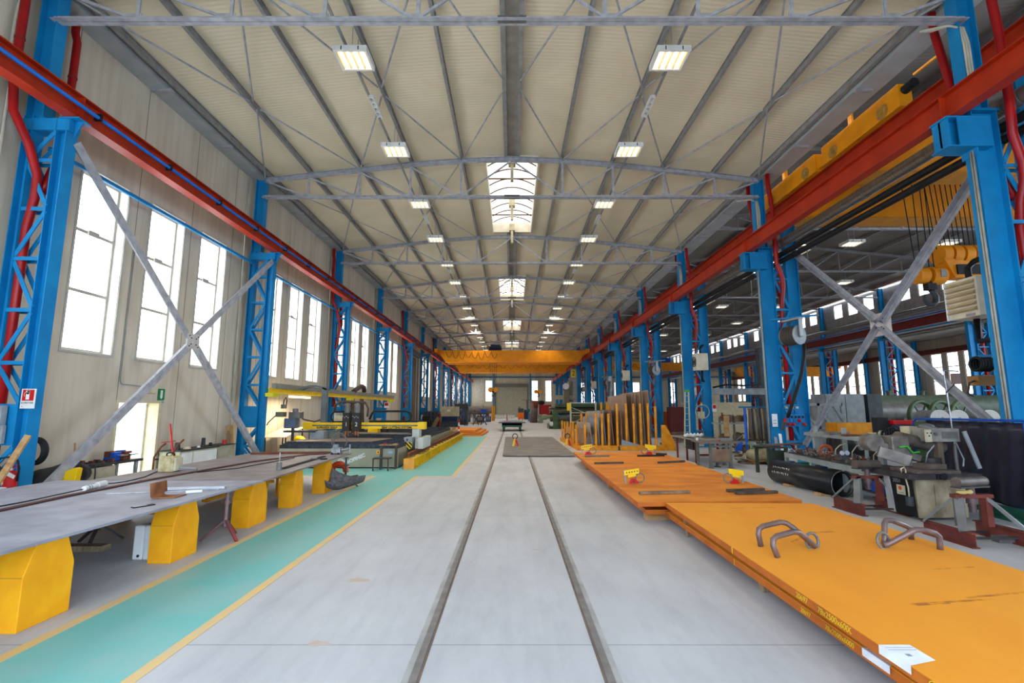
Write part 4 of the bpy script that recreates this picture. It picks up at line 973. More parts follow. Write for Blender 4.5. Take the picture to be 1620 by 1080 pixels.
one('extension_lead', MB().tube([(-6.3, 3.0, ZT+.008), (-6.1, 5.0, ZT+.008), (-6.03, 6.2, ZT+.008), (-6.02, 7.0, ZT+.03)], .008, 6), BLACK, 'thin black lead running to the white connector on the table', 'cable')
t = thing('cable_connector', 'white cable connector lying on the plate table', 'connector', (-6.06, 7.25, ZT))
MB().cyl((-6.02, 7.02, ZT+.035), (-6.08, 7.3, ZT+.035), .034, n=14).build('plug', WHITE, t); MB().cyl((-6.08, 7.3, ZT+.035), (-6.13, 7.5, ZT+.035), .045, n=14).build('socket', WHITE, t)
m = MB()
for i in range(4): m.cyl((-6.03-.02*i, 7.08+.06*i, ZT+.035), (-6.034-.02*i, 7.1+.06*i, ZT+.035), .04, n=12)
m.build('ribs', GREYM, t)
one('extension_lead', MB().tube([(-6.13, 7.5, ZT+.03), (-6.16, 7.7, ZT+.008), (-6.1, 7.9, ZT+.008), (-6.2, 8.4, ZT+.008), (-6.5, 9.1, ZT+.01), (-6.54, 9.3, ZT+.01)], .008, 6), BLACK, 'black lead between the white connector and the beige box', 'cable')
t = thing('wire_feeder', 'beige metal box with black handle standing on the plate table', 'box', (-6.33, 9.25, ZT))
MB().box(-6.48, -6.21, 9.08, 9.3, ZT, ZT+.28).build('case', mat('dirty_beige_case', (206, 192, 150), .6, 0, (160, 140, 96), 9.), t, .008)
MB().box(-6.212, -6.17, 9.1, 9.29, ZT+.02, ZT+.25).build('end_plate', CREAM, t, .004)
MB().tube([(-6.42, 9.2, ZT+.28), (-6.42, 9.2, ZT+.32), (-6.38, 9.2, ZT+.335), (-6.32, 9.2, ZT+.335), (-6.28, 9.2, ZT+.32), (-6.28, 9.2, ZT+.28)], .013, 8).build('handle', BLACK, t)
MB().tube([(-6.17, 9.2, ZT+.06), (-6.05, 9.25, ZT+.05), (-5.9, 9.3, ZT+.03)], .02, 8).build('cable_gland', GREYM, t)
one('extension_lead', MB().tube([(-5.9, 9.3, ZT+.02), (-5.7, 9.0, ZT+.008), (-5.3, 9.6, ZT+.008), (-5.2, 10.6, ZT+.008), (-5.1, 11.6, ZT+.008)], .009, 6), BLACK, 'black cable running from the beige box down the table', 'cable')
t = thing('bent_plate_offcut', 'rusty L-shaped bent steel offcut standing on the table edge', 'steel offcut', (-4.55, 6.5, ZT))
def bent(u, v):
    a = u*1.9
    if u < .45: q = u/.45; x = -4.66-.02*(1-q); z = ZT+.19-.15*q
    elif u < .55: q = (u-.45)/.1; x = -4.66+.04*(1-math.cos(q*PI/2)); z = ZT+.04-.04*math.sin(q*PI/2)+.002
    else: q = (u-.55)/.45; x = -4.62+.26*q; z = ZT+.002
    return (x, 6.44+.24*v+(.06*v if u < .45 else 0)+(0 if u < .55 else .05*(u-.55)), z)
MB().grid(bent, 24, 4, -.012).build('bent_leg', mat('brown_rusty_plate', (150, 96, 58), .75, .05, (112, 68, 40), 7., bump=.1), t)
one('straight_edge', MB().bar((-5.5, 6.76, ZT+.008), (-4.18, 7.12, ZT+.008), .025, .012), BRIGHT, 'long thin bright steel straight edge on the table', 'ruler')
one('aluminium_profile', MB().bar((-4.95, 7.1, ZT+.02), (-4.16, 7.24, ZT+.02), .07, .03), mat('bright_aluminium', (206, 208, 212), .35, .5), 'flat aluminium bar on the table beyond the bent offcut', 'bar')
t = thing('mobile_phone', 'dark flat phone-like slab with pale face on the table', 'phone', (-4.38, 5.94, ZT)); MB().bar((-4.43, 5.85, ZT+.006), (-4.32, 6.05, ZT+.006), .07, .012).build('case', INK, t, .003); MB().bar((-4.425, 5.86, ZT+.0125), (-4.36, 5.98, ZT+.0125), .06, .001).build('screen', GREYM, t)
one('plastic_sleeve', MB().cyl((-4.44, 6.80, ZT+.022), (-4.28, 6.9, ZT+.022), .022, n=12), WHITE, 'short white plastic tube on the table edge', 'tube')
t = thing('magnetic_base', 'small steel cylinder with upright rod on the table', 'tool', (-4.41, 9.4, ZT)); MB().cyl((-4.41, 9.4, ZT), (-4.41, 9.4, ZT+.14), .05, n=18).build('body', STEELG, t); MB().cyl((-4.41, 9.4, ZT+.14), (-4.41, 9.4, ZT+.32), .01, n=10).build('rod', BRIGHT, t)
t = thing('cutting_track', 'toothed cutting machine track lying along the table', 'track', (-4.45, 10.4, ZT)); MB().bar((-4.4, 9.5, ZT+.006), (-4.52, 11.9, ZT+.006), .1, .012).build('strip', DGREY, t)
m = MB()
for i in range(40): f = (i+.5)/40; m.bar((-4.4-.12*f-.045, 9.5+2.4*f, ZT+.018), (-4.4-.12*f+.045, 9.5+2.4*f, ZT+.018), .03, .012)
m.build('teeth', BLACK, t)
t = thing('tape_measure', 'small bluish steel puck on the table track', 'tool', (-4.5, 11.3, ZT)); MB().cyl((-4.5, 11.25, ZT), (-4.5, 11.25, ZT+.04), .07, n=20).build('puck', STEELG, t)
t = thing('grinding_disc', 'dark disc lying beside the bluish puck on the table', 'disc', (-4.33, 11.35, ZT)); MB().cyl((-4.3, 11.3, ZT), (-4.3, 11.3, ZT+.025), .08, n=20).build('disc', BLACK, t)
t = thing('cutting_tractor', 'portable gas cutting tractor with hoses at the table end', 'machine', (-4.45, 12.6, ZT))
MB().box(-4.58, -4.36, 12.5, 12.75, ZT+.02, ZT+.16).build('carriage', BRIGHT, t, .01); MB().cyl((-4.5, 12.6, ZT+.16), (-4.5, 12.6, ZT+.24), .07, n=16).build('motor', GREYM, t)
MB().cyl((-4.34, 12.6, ZT+.1), (-4.16, 12.6, ZT+.13), .04, n=12).cyl((-4.14, 12.6, ZT+.24), (-4.14, 12.6, ZT+.01), .018, n=10).build('torch', BRIGHT, t)
for x in (-4.55, -4.39): MB().cyl((x, 12.5, ZT+.02), (x, 12.48, ZT+.02), .03, n=12).build('wheel', BLACK, t)
MB().ring((-4.42, 12.6, ZT+.32), (.1, 1, 0), .2, .016, 28, 6, -PI*.15, PI*1.15).ring((-4.40, 12.62, ZT+.3), (.1, 1, 0), .17, .012, 28, 6, -PI*.2, PI*1.2).build('hose_loop', mat('grey_hose', (110, 100, 96), .6), t)
for i, (a, b) in enumerate(((( -6.6, 12.5), (-4.9, 12.75)), ((-6.5, 12.75), (-4.8, 12.93)))):
    one('flat_bar', MB().bar((a[0], a[1], ZT+.02), (b[0], b[1], ZT+.02), .08, .04), RUST, 'rusty flat bar lying across the table end, %s of two' % ORD[i], 'bar', 'rusty bars at the table end')
# under and beside the table
def stand(x, y, h, m1, m2, label, ang0=0.):
    t = thing('support_stand', label, 'stand', (x, y, 0), None)
    MB().cyl((x, y, .18), (x, y, h), .026, n=14).build('post', m1, t); MB().cyl((x, y, h), (x, y, h+.02), .06, n=16).build('head', m1, t)
    MB().cyl((x, y, .5), (x, y, .56), .042, n=12).bar((x-.08, y, .53), (x+.08, y, .53), .02, .02).build('collar', m1, t)
    for i in range(3):
        a = ang0+i*2*PI/3; MB().bar((x, y, .28), (x+.3*math.cos(a), y+.3*math.sin(a), .015), .04, .03).build('leg', m2, t)
    return t
stand(-4.22, 7.42, PT-.02, mat('worn_red_stand', (150, 120, 118), .5, .3, (120, 90, 88), 8.), mat('chipped_red_leg', (150, 60, 60), .55, .2, (96, 72, 72), 6.), 'tripod stand with worn red legs under the plate table', -.5)
stand(-4.05, 12.1, .70, DGREY, DGREY, 'dark grey tripod stand on the green floor at the table end', .3)
stand(-5.9, 7.2, PT-.02, STEELD, STEELD, 'dark tripod stand deep under the closer plate', .9)
t = thing('cover_box', 'white sheet-metal cover leaning on the second yellow pedestal', 'cover', (-4.68, 6.5, 0))
MB().box(-4.82, -4.69, 6.44, 6.62, 0, .42).box(-4.685, -4.54, 6.44, 6.62, 0, .42).build('shell', WHITE, t, .02); MB().cyl((-4.74, 6.435, .05), (-4.74, 6.44, .05), .018, n=12).build('grommet', BLACK, t)
t = thing('gas_cylinder_trolley', 'low yellow trolley frame under the plate table', 'trolley', (-5.4, 10.2, 0))
MB().box(-6.2, -4.8, 10.0, 10.06, .42, .48).box(-6.2, -4.8, 10.6, 10.66, .42, .48).bar((-5.0, 10.03, .05), (-4.9, 10.03, .48), .05, .05).bar((-6.1, 10.03, .05), (-6.1, 10.03, .48), .05, .05).bar((-5.0, 10.63, .05), (-5.0, 10.63, .48), .05, .05).box(-6.2, -6.1, 10.0, 10.66, .05, .1).build('frame', PEDY, t)
MB().cyl((-5.8, 10.3, .5), (-5.2, 10.3, .5), .13, n=16).build('bottle', GREYM, t)
one('packing_timber', MB().box(-6.3, -5.5, 6.8, 6.95, 0, .07), WOODG, 'short timber lying in the shade under the table', 'timber')
one('steel_box_beam', MB().box(-6.95, -5.2, 7.9, 8.06, .25, .42).box(-6.95, -6.85, 7.9, 8.06, 0, .25).box(-5.3, -5.2, 7.9, 8.06, 0, .25), OCHRE, 'yellow cross beam deep under the table', 'beam')
# torn plate scrap and orange hook by the dark stand
t = thing('torn_plate_scrap', 'large curled dark steel scrap lying on the green walkway', 'steel scrap', (-3.75, 11.3, 0))
def scrap(u, v):
    x = -4.2+.60*u; y = 11.15+.42*v*(1-.55*u)+.85*u**1.6
    z = .02+.30*(2*v-.8)**2*(1-.7*u)+.10*(1-u)**3+.13*u*u+.008*math.sin(9*u+5*v)
    return (x, y, z)
MB().grid(scrap, 22, 12, -.018).build('curled_plate', mat('speckled_dark_steel', (104, 102, 104), .6, .3, (72, 70, 72), 16., bump=.3), t)
t = thing('lifting_clamp_hook', 'orange C-shaped clamp standing behind the dark stand', 'clamp', (-4.3, 12.45, 0))
MB().ring((-4.32, 12.4, .36), (0, 1, 0), .17, .07, 24, 10, -PI*.05, PI*1.1).build('arc_body', mat('vermilion_paint', (226, 74, 20), .45), t)
MB().box(-4.62, -4.1, 12.3, 12.5, 0, .2).build('foot_block', STEELD, t, .01); MB().bar((-4.1, 12.4, .2), (-3.85, 12.4, .24), .1, .05).build('tongue', STEELD, t)

# ---------------- things on the first column and along the wall
t = thing('extinguisher_sign', 'red and white ESTINTORE extinguisher sign on the closest window-side column', 'sign', (-8.35, 8.46, 1.9))
MB().box(-8.54, -8.29, 8.462, 8.474, 1.9, 2.24).build('sign_plate', WHITE, t, .002)
MB().box(-8.515, -8.315, 8.458, 8.462, 2.035, 2.225).build('red_field', REDP, t)
MB().box(-8.45, -8.39, 8.455, 8.458, 2.055, 2.175).cyl((-8.42, 8.455, 2.175), (-8.42, 8.458, 2.175), .03, n=14).box(-8.435, -8.395, 8.455, 8.458, 2.18, 2.21).bar((-8.46, 8.4565, 2.2), (-8.385, 8.4565, 2.2), .003, .014).ring((-8.44, 8.4565, 2.14), (0, 1, 0), .045, .0035, 20, 4, PI*.5, PI*1.3).build('extinguisher_symbol', WHITE, t)
text('lettering', 'ESTINTORE', .042, INK, t, (-8.415, 8.459, 1.995), (1, 0, 0), (0, 0, 1)); text('lettering', 'N°', .03, REDP, t, (-8.5, 8.459, 1.935), (1, 0, 0), (0, 0, 1))
t = thing('fire_extinguisher', 'red fire extinguisher hanging at the foot of the closest window-side column', 'fire extinguisher', (-8.36, 8.3, .4))
MB().cyl((-8.36, 8.3, .42), (-8.36, 8.3, .82), .09, n=24).ball((-8.36, 8.3, .82), (.09, .09, .06), 20, 8).build('cylinder', REDP, t)
MB().cyl((-8.36, 8.3, .86), (-8.36, 8.3, .92), .025, n=12).build('valve', BRIGHT, t); MB().bar((-8.4, 8.3, .93), (-8.24, 8.3, .98), .025, .015).bar((-8.4, 8.3, .91), (-8.26, 8.3, .92), .025, .012).build('lever', REDP, t)
MB().tube([(-8.37, 8.28, .9), (-8.5, 8.25, .92), (-8.57, 8.25, 1.0), (-8.52, 8.25, 1.08), (-8.38, 8.26, 1.1), (-8.26, 8.28, 1.04), (-8.24, 8.3, .9), (-8.25, 8.3, .7)], .014, 8).build('hose', BLACK, t)
MB().box(-8.42, -8.32, 8.2, 8.212, .48, .62).box(-8.43, -8.39, 8.204, 8.216, .66, .76).build('label_print', WHITE, t); MB().bar((-8.33, 8.2, .84), (-8.2, 8.2, .78), .01, .06).build('tag_card', WHITE, t)
t = thing('hose_coil', 'black hose coil hanging behind the closest window-side column', 'hose', (-8.3, 8.8, .7))
for i in range(4): MB().ring((-8.57, 8.82+.025*i, 1.14), (.1, 1, 0), .20+.012*i, .018, 24, 6).build('loop', BLACK, t)
t = thing('switch_box', 'grey electric switch boxes on the closest window-side column', 'electric box', (-8.9, 8.4, 1.5))
MB().box(-8.98, -8.72, 8.34, 8.45, 1.62, 1.95).build('upper_box', GREYM, t, .01); MB().box(-8.82, -8.70, 8.38, 8.45, 1.3, 1.62).build('lower_box', GREYM, t, .01); MB().cyl((-8.83, 8.34, 1.78), (-8.83, 8.30, 1.78), .05, n=14).bar((-8.83, 8.31, 1.78), (-8.76, 8.31, 1.7), .02, .05).build('switch', CREAM, t)
one('timber_plank', MB().bar((-8.35, 7.7, 0), (-8.06, 8.2, 1.46), .10, .035, (0, 1, 0)), WOOD, 'broken timber plank leaning on the closest window-side column', 'plank')
one('pry_bar', MB().bar((-8.8, 8.3, .8), (-8.55, 8.3, .9), .04, .04).cyl((-8.7, 8.32, 0), (-8.66, 8.32, .85), .03, n=8).cyl((-8.6, 8.2, 0), (-8.62, 8.25, .7), .02, n=8), STEELD, 'dark steel bars standing at the column foot', 'bar')
t = thing('tarpaulin_roll', 'black tarpaulin roll lying along the wall behind the plate table', 'tarpaulin', (-8.85, 9.8, 0))
m = MB(); m.tube([(-8.75, 8.95, .46), (-8.72, 9.2, .52), (-8.76, 9.5, .55), (-8.72, 9.85, .6), (-8.75, 10.15, .6)], [.2, .27, .25, .28, .16], 12); m.build('roll', BLACK, t); MB().box(-8.95, -8.5, 8.9, 10.2, 0, .35).build('skid', WOODG, t)
t = thing('floor_machine', 'yellow sheet-metal guard showing above the plate table', 'guard', (-7.9, 9.2, 0)); MB().prism([(-8.42, 9.3, 0), (-8.22, 9.3, 0), (-8.14, 9.3, .78), (-8.2, 9.3, .80), (-8.45, 9.3, .70)], (0, .12, 0)).build('body', CUTY, t, .01); MB().tube([(-7.96, 9.35, .85), (-7.86, 9.35, .84), (-7.84, 9.35, .7), (-7.84, 9.35, .1)], .012, 6).build('cable', BLACK, t)
one('broom_handle', MB().cyl((-8.75, 10.0, 0), (-8.95, 10.1, 1.2), .018, n=10), WOOD, 'wooden stick leaning by the wall near the tarpaulin', 'stick')
t = thing('workbench', 'narrow workbench with vices below the exit door wall', 'workbench', (-9.0, 10.9, 0))
MB().box(-9.3, -8.75, 10.2, 11.75, .68, .74).build('bench_top', STEELD, t, .005)
for x in (-9.25, -8.8):
    for y in (10.3, 11.6): MB().box(x-.03, x+.03, y-.03, y+.03, 0, .68).build('leg', GREYM, t)
MB().box(-9.28, -8.78, 10.35, 11.0, .1, .66).build('cabinet', BEIGE, t, .01)
for i, (yy, c1, c2) in enumerate(((11.1, BLUEP, RUST), (11.4, RUST, BLUEP))):
    t = thing('bench_vice', '%s vice clamped on the narrow workbench' % ('blue and rust', 'rust and blue')[i], 'vice', (-8.95, yy, .74))
    MB().box(-9.1, -8.85, yy-.09, yy+.09, .74, .82).build('base', c1, t, .015); MB().box(-9.08, -8.98, yy-.1, yy+.1, .82, .95).build('fixed_jaw', c2, t, .01); MB().box(-8.94, -8.84, yy-.1, yy+.1, .82, .93).build('moving_jaw', c1, t, .01); MB().cyl((-8.84, yy, .86), (-8.7, yy, .86), .02, n=10).cyl((-8.7, yy-.1, .86), (-8.7, yy+.1, .86), .01, n=8).build('screw', BRIGHT, t)
for i in range(9):
    one('steel_offcut', MB().box(-9.2+.04*i, -9.1+.04*i, 10.25+.08*i, 10.31+.08*i, .74, .77+.02*(i % 3)), STEELD if i % 2 else RUST, 'small steel offcut scattered on the narrow workbench', 'steel offcut', 'offcuts on the narrow workbench')
t = thing('sack_truck', 'rusty sack truck handles standing in the open doorway', 'sack truck', (-8.6, 12.0, 0))
MB().tube([(-8.5, 11.75, .05), (-8.5, 11.75, .75), (-8.5, 11.95, .98), (-8.5, 12.1, 1.05)], .022, 8).tube([(-8.5, 12.35, .05), (-8.5, 12.35, .75), (-8.5, 12.55, .98), (-8.5, 12.75, 1.1)], .022, 8).build('handle', RUST, t); MB().bar((-8.5, 11.75, .7), (-8.5, 12.45, .7), .04, .04).bar((-8.5, 11.75, .3), (-8.5, 12.45, .3), .04, .04).build('crossbar', STEELD, t); MB().cyl((-8.65, 11.7, .12), (-8.65, 11.64, .12), .12, n=16).cyl((-8.65, 12.4, .12), (-8.65, 12.46, .12), .12, n=16).build('wheel', BLACK, t)
t = thing('exit_sign', 'green emergency exit sign beside the open door', 'sign', (-9.39, 13.02, 2.1))
MB().box(-9.4, -9.385, 12.9, 13.14, 2.12, 2.42).build('sign_plate', mat('safety_green', (10, 130, 70), .45), t); MB().box(-9.385, -9.382, 12.98, 13.06, 2.2, 2.38).prism([(-9.385, 12.97, 2.2), (-9.385, 13.07, 2.2), (-9.385, 13.02, 2.15)], (.003, 0, 0)).build('pictogram', WHITE, t); MB().box(-9.4, -9.386, 12.9, 13.14, 2.05, 2.09).build('caption_strip', GREYM, t)
t = thing('emergency_lamp', 'dull cream emergency lamp above the open door', 'lamp', (-9.35, 12.45, 2.28)); MB().box(-9.4, -9.3, 12.2, 12.72, 2.28, 2.38).build('housing', CREAM, t, .02)
one('conduit', MB().tube([(-9.38, 11.6, 5.9), (-9.38, 11.6, 2.55), (-9.38, 11.65, 2.48), (-9.38, 12.45, 2.45), (-9.38, 12.45, 2.38)], .012, 6), GREYM, 'thin conduit dropping to the emergency lamp', 'conduit')
t = thing('low_cabinet', 'pale green low cabinet with oily top by the wall', 'cabinet', (-9.05, 14.0, 0)); MB().box(-9.35, -8.8, 13.1, 14.75, .05, .76).build('carcass', mat('pale_green_cabinet', (190, 192, 158), .5, 0, (166, 168, 132), 3.), t, .01); MB().box(-9.38, -8.76, 13.06, 14.8, .76, .79).build('cabinet_top', STEELD, t)
MB().box(-8.8, -8.785, 13.15, 13.6, .12, .72).box(-8.8, -8.785, 13.65, 14.7, .12, .72).build('door', WHITE, t, .004)
t = thing('low_cabinet', 'beige low cabinet beside the second window-side column', 'cabinet', (-9.05, 15.3, 0)); MB().box(-9.35, -8.85, 14.85, 15.75, .05, .78).build('carcass', BEIGE, t, .01); MB().box(-9.38, -8.8, 14.82, 15.78, .78, .8).build('cabinet_top', STEELD, t)
one('cutting_lance', MB().cyl((-8.85, 13.1, 0), (-9.1, 13.05, 1.5), .022, n=10).bar((-9.15, 12.85, 1.02), (-8.98, 13.15, 1.04), .02, .02), REDP, 'red steel bar leaning on the wall by the pale green cabinet', 'bar')
for i, (y, r, h, m_, lab) in enumerate(((13.35, .07, .2, STEELD, 'dark gauge with wire handle'), (13.75, .1, .07, CREAM, 'cream coil of rope'), (14.25, .05, .05, WHITE, 'white cup'), (14.45, .06, .26, STEELD, 'dark upright cylinder'), (14.8, .05, .1, BLACK, 'black tool head'), (15.5, .06, .13, REDP, 'small red can'))):
    one('shop_item', MB().cyl((-9.05, y, .80 if y > 14.82 else .79), (-9.05, y, (.80 if y > 14.82 else .79)+h), r, r*.8, n=14), m_, lab + ' on the low cabinets by the wall', 'tool')
one('timber_board', MB().bar((-9.0, 15.9, 0), (-9.2, 15.95, 1.35), .22, .05, (0, 1, 0)), WOOD, 'thick timber board leaning on the wall by the second column', 'timber'); one('timber_board', MB().bar((-8.9, 15.6, 0), (-9.1, 15.75, 1.2), .05, .04, (0, 1, 0)), WOODG, 'thin timber batten leaning on the wall by the second column', 'timber')
one('rag_bundle', MB().ball((-8.75, 17.0, .35), (.2, .2, .35), 12, 8), SACK, 'pale plastic bag at the foot of the second window-side column', 'bag')
# ================================================================ ORANGE PLATES ON THE OPEN SIDE
def oplate(label, pts, z, th, m, bev=.004):
    t = thing('thick_plate', label, 'steel plate', (sum(p[0] for p in pts)/4, sum(p[1] for p in pts)/4, z), 'orange primed plates')
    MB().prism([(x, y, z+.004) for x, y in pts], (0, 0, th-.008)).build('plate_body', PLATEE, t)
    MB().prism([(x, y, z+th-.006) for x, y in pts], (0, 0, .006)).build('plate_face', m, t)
    return t
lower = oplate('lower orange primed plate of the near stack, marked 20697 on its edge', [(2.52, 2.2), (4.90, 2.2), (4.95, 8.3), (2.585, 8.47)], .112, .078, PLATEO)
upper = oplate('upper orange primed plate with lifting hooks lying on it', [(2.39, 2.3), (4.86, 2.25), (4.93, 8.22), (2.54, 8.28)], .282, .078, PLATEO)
for i, y in enumerate((3.4, 5.4, 7.6)): one('spacer_timber', MB().bar((2.60, y, .236), (4.8, y, .236), .09, .09), WOODG, 'thin timber spacer between the two near orange plates, %s from the camera' % ORD[i], 'timber', 'spacers between plates')
for i, y in enumerate((3.4, 5.4, 7.6)): one('floor_bearer', MB().bar((2.62, y, .056), (4.8, y, .056), .1, .112), WOODG, 'timber bearer under the near orange plates, %s from the camera' % ORD[i], 'timber', 'floor bearers')
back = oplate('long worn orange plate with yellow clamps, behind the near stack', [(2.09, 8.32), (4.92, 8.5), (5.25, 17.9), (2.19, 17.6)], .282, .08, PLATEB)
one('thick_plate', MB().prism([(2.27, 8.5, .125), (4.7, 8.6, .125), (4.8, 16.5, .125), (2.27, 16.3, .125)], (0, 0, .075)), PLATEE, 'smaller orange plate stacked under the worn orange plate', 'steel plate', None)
for i, y in enumerate((8.72, 12.0, 15.6)): one('floor_bearer', MB().bar((2.3, y, .062), (4.7, y+.1, .062), .12, .125), WOOD, 'timber bearer under the worn orange plate, %s from the camera' % ORD[i], 'timber', 'bearers under the worn plate')
for i, y in enumerate((9.0, 12.6, 16.0)): one('spacer_timber', MB().bar((2.4, y, .241), (4.6, y+.1, .241), .1, .08), WOODG, 'thin spacer under the worn orange plate, %s from the camera' % ORD[i], 'timber', 'spacers under the worn plate')
# paint-marker writing on the plate edges (edge faces -x)
def edge_text(p, s, y, z, size, pts, zlo):
    (x0, y0), (x1, y1) = pts[0], pts[3]; f = (y-y0)/(y1-y0); x = x0+(x1-x0)*f
    return text('marker_writing', s, size, CHALK, p, (x-.004, y, z), (0, -1, 0), (0, 0, 1), shear=.15)
U = [(2.39, 2.3), 0, 0, (2.54, 8.28)]; LW = [(2.52, 2.2), 0, 0, (2.585, 8.47)]
edge_text(upper, '20697', 4.33, .321, .066, U, 0); edge_text(upper, '78x2500x6000', 3.9, .321, .066, U, 0)
edge_text(lower, '20697', 4.47, .151, .058, LW, 0); edge_text(lower, '78x2500x6000', 4.03, .151, .056, LW, 0)
edge_text(upper, '4', 3.0, .321, .05, U, 0)
MB().ring((2.405, 3.0, .321), (1, 0, 0), .034, .003, 28, 5).build('marker_circle', CHALK, upper)
for p, y, z, xe in ((upper, 5.7, .321, 2.474), (lower, 5.85, .151, 2.556)): MB().box(xe-.004, xe+.004, y, y+.008, z-.036, z+.036).build('marker_tick', CHALK, p)
def sheetpaper(x, y, z, xe, lab):
    t = thing('paper_label', lab, 'label', (x, y, z))
    MB().add([(xe-.006, y-.16, z-.05), (xe-.006, y+.1, z-.05), (xe-.004, y+.1, z+.003), (xe-.004, y-.16, z+.003), (xe+.2, y+.1, z+.003), (xe+.2, y-.1, z+.003)], [(0, 1, 2, 3), (3, 2, 4, 5)]).build('sheet', PAPER, t)
    MB().box(xe+.07, xe+.10, y-.05, y-.02, z+.003, z+.0038).box(xe+.01, xe+.19, y+.03, y+.034, z+.003, z+.0036).box(xe+.01, xe+.19, y+.06, y+.064, z+.003, z+.0036).build('print', GREYM, t)
sheetpaper(2.42, 3.32, .361, 2.412, 'white paper label folded over the edge of the upper orange plate')
sheetpaper(2.53, 3.66, .191, 2.529, 'white paper label folded over the edge of the lower orange plate')
# stains
STAIN = mat('brown_scuff', (232, 150, 26), .6, 0, (172, 104, 44), 9., lo=.42, hi=.6)
for (x0, y0, x1, y1, w_) in ((3.165, 4.082, 3.496, 4.129, .05), (3.496, 4.138, 3.921, 4.195, .03), (3.732, 4.223, 4.346, 4.346, .03), (3.26, 5.905, 3.826, 6.377, .03), (3.779, 6.33, 4.063, 6.377, .05), (4.11, 5.858, 4.63, 5.952, .012), (4.063, 4.932, 4.535, 5.007, .018), (2.787, 7.653, 3.401, 7.417, .015), (3.401, 7.842, 4.157, 7.889, .02)):
    MB().bar((x0, y0, .3602), (x1, y1, .3602), w_, .0006).build('scuff_mark', STAIN, upper)
# lifting hooks: bent bar pairs joined by a ring
def hooks(label, A, B, ringc, r=.03):
    t = thing('lifting_hook', label, 'lifting hook', ringc, 'pairs of lifting hooks')
    for P in (A, B): MB().tube(P, r, 12).build('bent_bar', SREDH, t)
    MB().ring(ringc, (.3, -1, .15), .085, .016, 28, 8).build('link_ring', STEELG, t)
z0 = .363
def arch(p0, p1, h, q=8, tail=None):
    p0, p1 = V(p0), V(p1); d = p1-p0
    return [p0, p0+V((0, 0, h*.55)), p0+d*.05+V((0, 0, h*.85)), p0+d*.14+V((0, 0, h))]
hooks('pair of bent bar lifting hooks joined by a ring, beside the open floor',
      [(2.806, 5.716, z0), (2.792, 5.725, z0+0.123), (2.806, 5.735, z0+0.18), (2.863, 5.754, z0+0.208), (3.08, 5.782, z0+0.246), (3.146, 5.782, z0+0.236), (3.212, 5.763, z0+0.189), (3.345, 5.707, z0+0.057), (3.363, 5.688, z0+0.028)],
      [(2.773, 5.31, z0), (2.74, 5.319, z0+0.113), (2.749, 5.329, z0+0.17), (2.797, 5.348, z0+0.198), (3.023, 5.423, z0+0.227), (3.099, 5.451, z0+0.213), (3.175, 5.489, z0+0.161), (3.326, 5.593, z0+0.047), (3.354, 5.612, z0+0.028)], (3.349, 5.65, z0+0.071))
hooks('pair of bent bar lifting hooks joined by a ring, beside the band saw',
      [(4.176, 5.688, z0+0.028), (4.204, 5.707, z0+0.094), (4.252, 5.754, z0+0.236), (4.28, 5.763, z0+0.269), (4.346, 5.763, z0+0.269), (4.516, 5.801, z0+0.208), (4.705, 5.971, z0+0.142), (4.743, 6.009, z0+0.113), (4.743, 6.009, z0+0)],
      [(4.138, 5.65, z0+0.028), (4.195, 5.64, z0+0.047), (4.403, 5.574, z0+0.189), (4.459, 5.574, z0+0.213), (4.554, 5.574, z0+0.208), (4.686, 5.593, z0+0.17), (4.724, 5.593, z0+0.132), (4.724, 5.593, z0+0.066), (4.719, 5.593, z0)], (4.157, 5.669, z0+0.071))
hooks_extra = None
# yellow and red plate clamps
def clamp(x, y, z, rot, label, s=1.):
    t = thing('plate_clamp', label, 'lifting clamp', (0, 0, 0), 'plate lifting clamps')
    m = MB().prism([(-.16*s, -.02, .17*s), (.15*s, -.02, .21*s), (.15*s, -.02, .31*s), (-.16*s, -.02, .27*s)], (0, .04, 0)).build('arm_plate', CUTY, t, .003)
    q = MB()
    for i in range(5): q.cyl(((-.11+.055*i)*s, -.024, (.225+.008*i)*s), ((-.11+.055*i)*s, -.018, (.225+.008*i)*s), .014*s, n=10)
    q.build('bolt_hole', STEELD, t)
    MB().bar((-.16*s, 0, .28*s), (-.13*s, 0, .02*s), .03*s, .03*s).build('end_bar', GREYM, t)
    MB().prism([(-.06*s, -.03, .012), (.13*s, -.03, .012), (.12*s, -.03, .06*s), (.05*s, -.03, .11*s), (-.02*s, -.03, .09*s)], (0, .06, 0)).build('red_body', REDP, t, .004)
    MB().cyl((.03*s, -.034, .05*s), (.03*s, -.03, .05*s), .02*s, n=12).build('pivot', STEELD, t)
    MB().ring((.17*s, 0, .12*s), (0, 1, .1), .09*s, .012*s, 24, 8).build('shackle_ring', STEELG, t)
    MB().bar((-.08*s, 0, .15*s), (.08*s, 0, .18*s), .03, .05*s).build('neck', CUTY, t)
    t.location = (x, y, z); t.rotation_euler = (0, 0, rot)
    return t
zb = .365
clamp(2.472, 10.266, zb, .05, 'yellow and red plate clamp on the worn orange plate, beside the single pale bar')
clamp(4.601, 10.219, zb, PI+.05, 'yellow and red plate clamp on the worn orange plate, beside the two dark bars')
clamp(2.491, 16.445, zb, 0, 'yellow and red plate clamp at the far end of the worn orange plate, floor side', 1.15)
clamp(4.61, 16.445, zb, PI, 'yellow and red plate clamp at the far end of the worn orange plate, bench side', 1.15)
DB = mat('grimy_bar_stock', (92, 80, 66), .6, .2, (60, 52, 46), 7.)
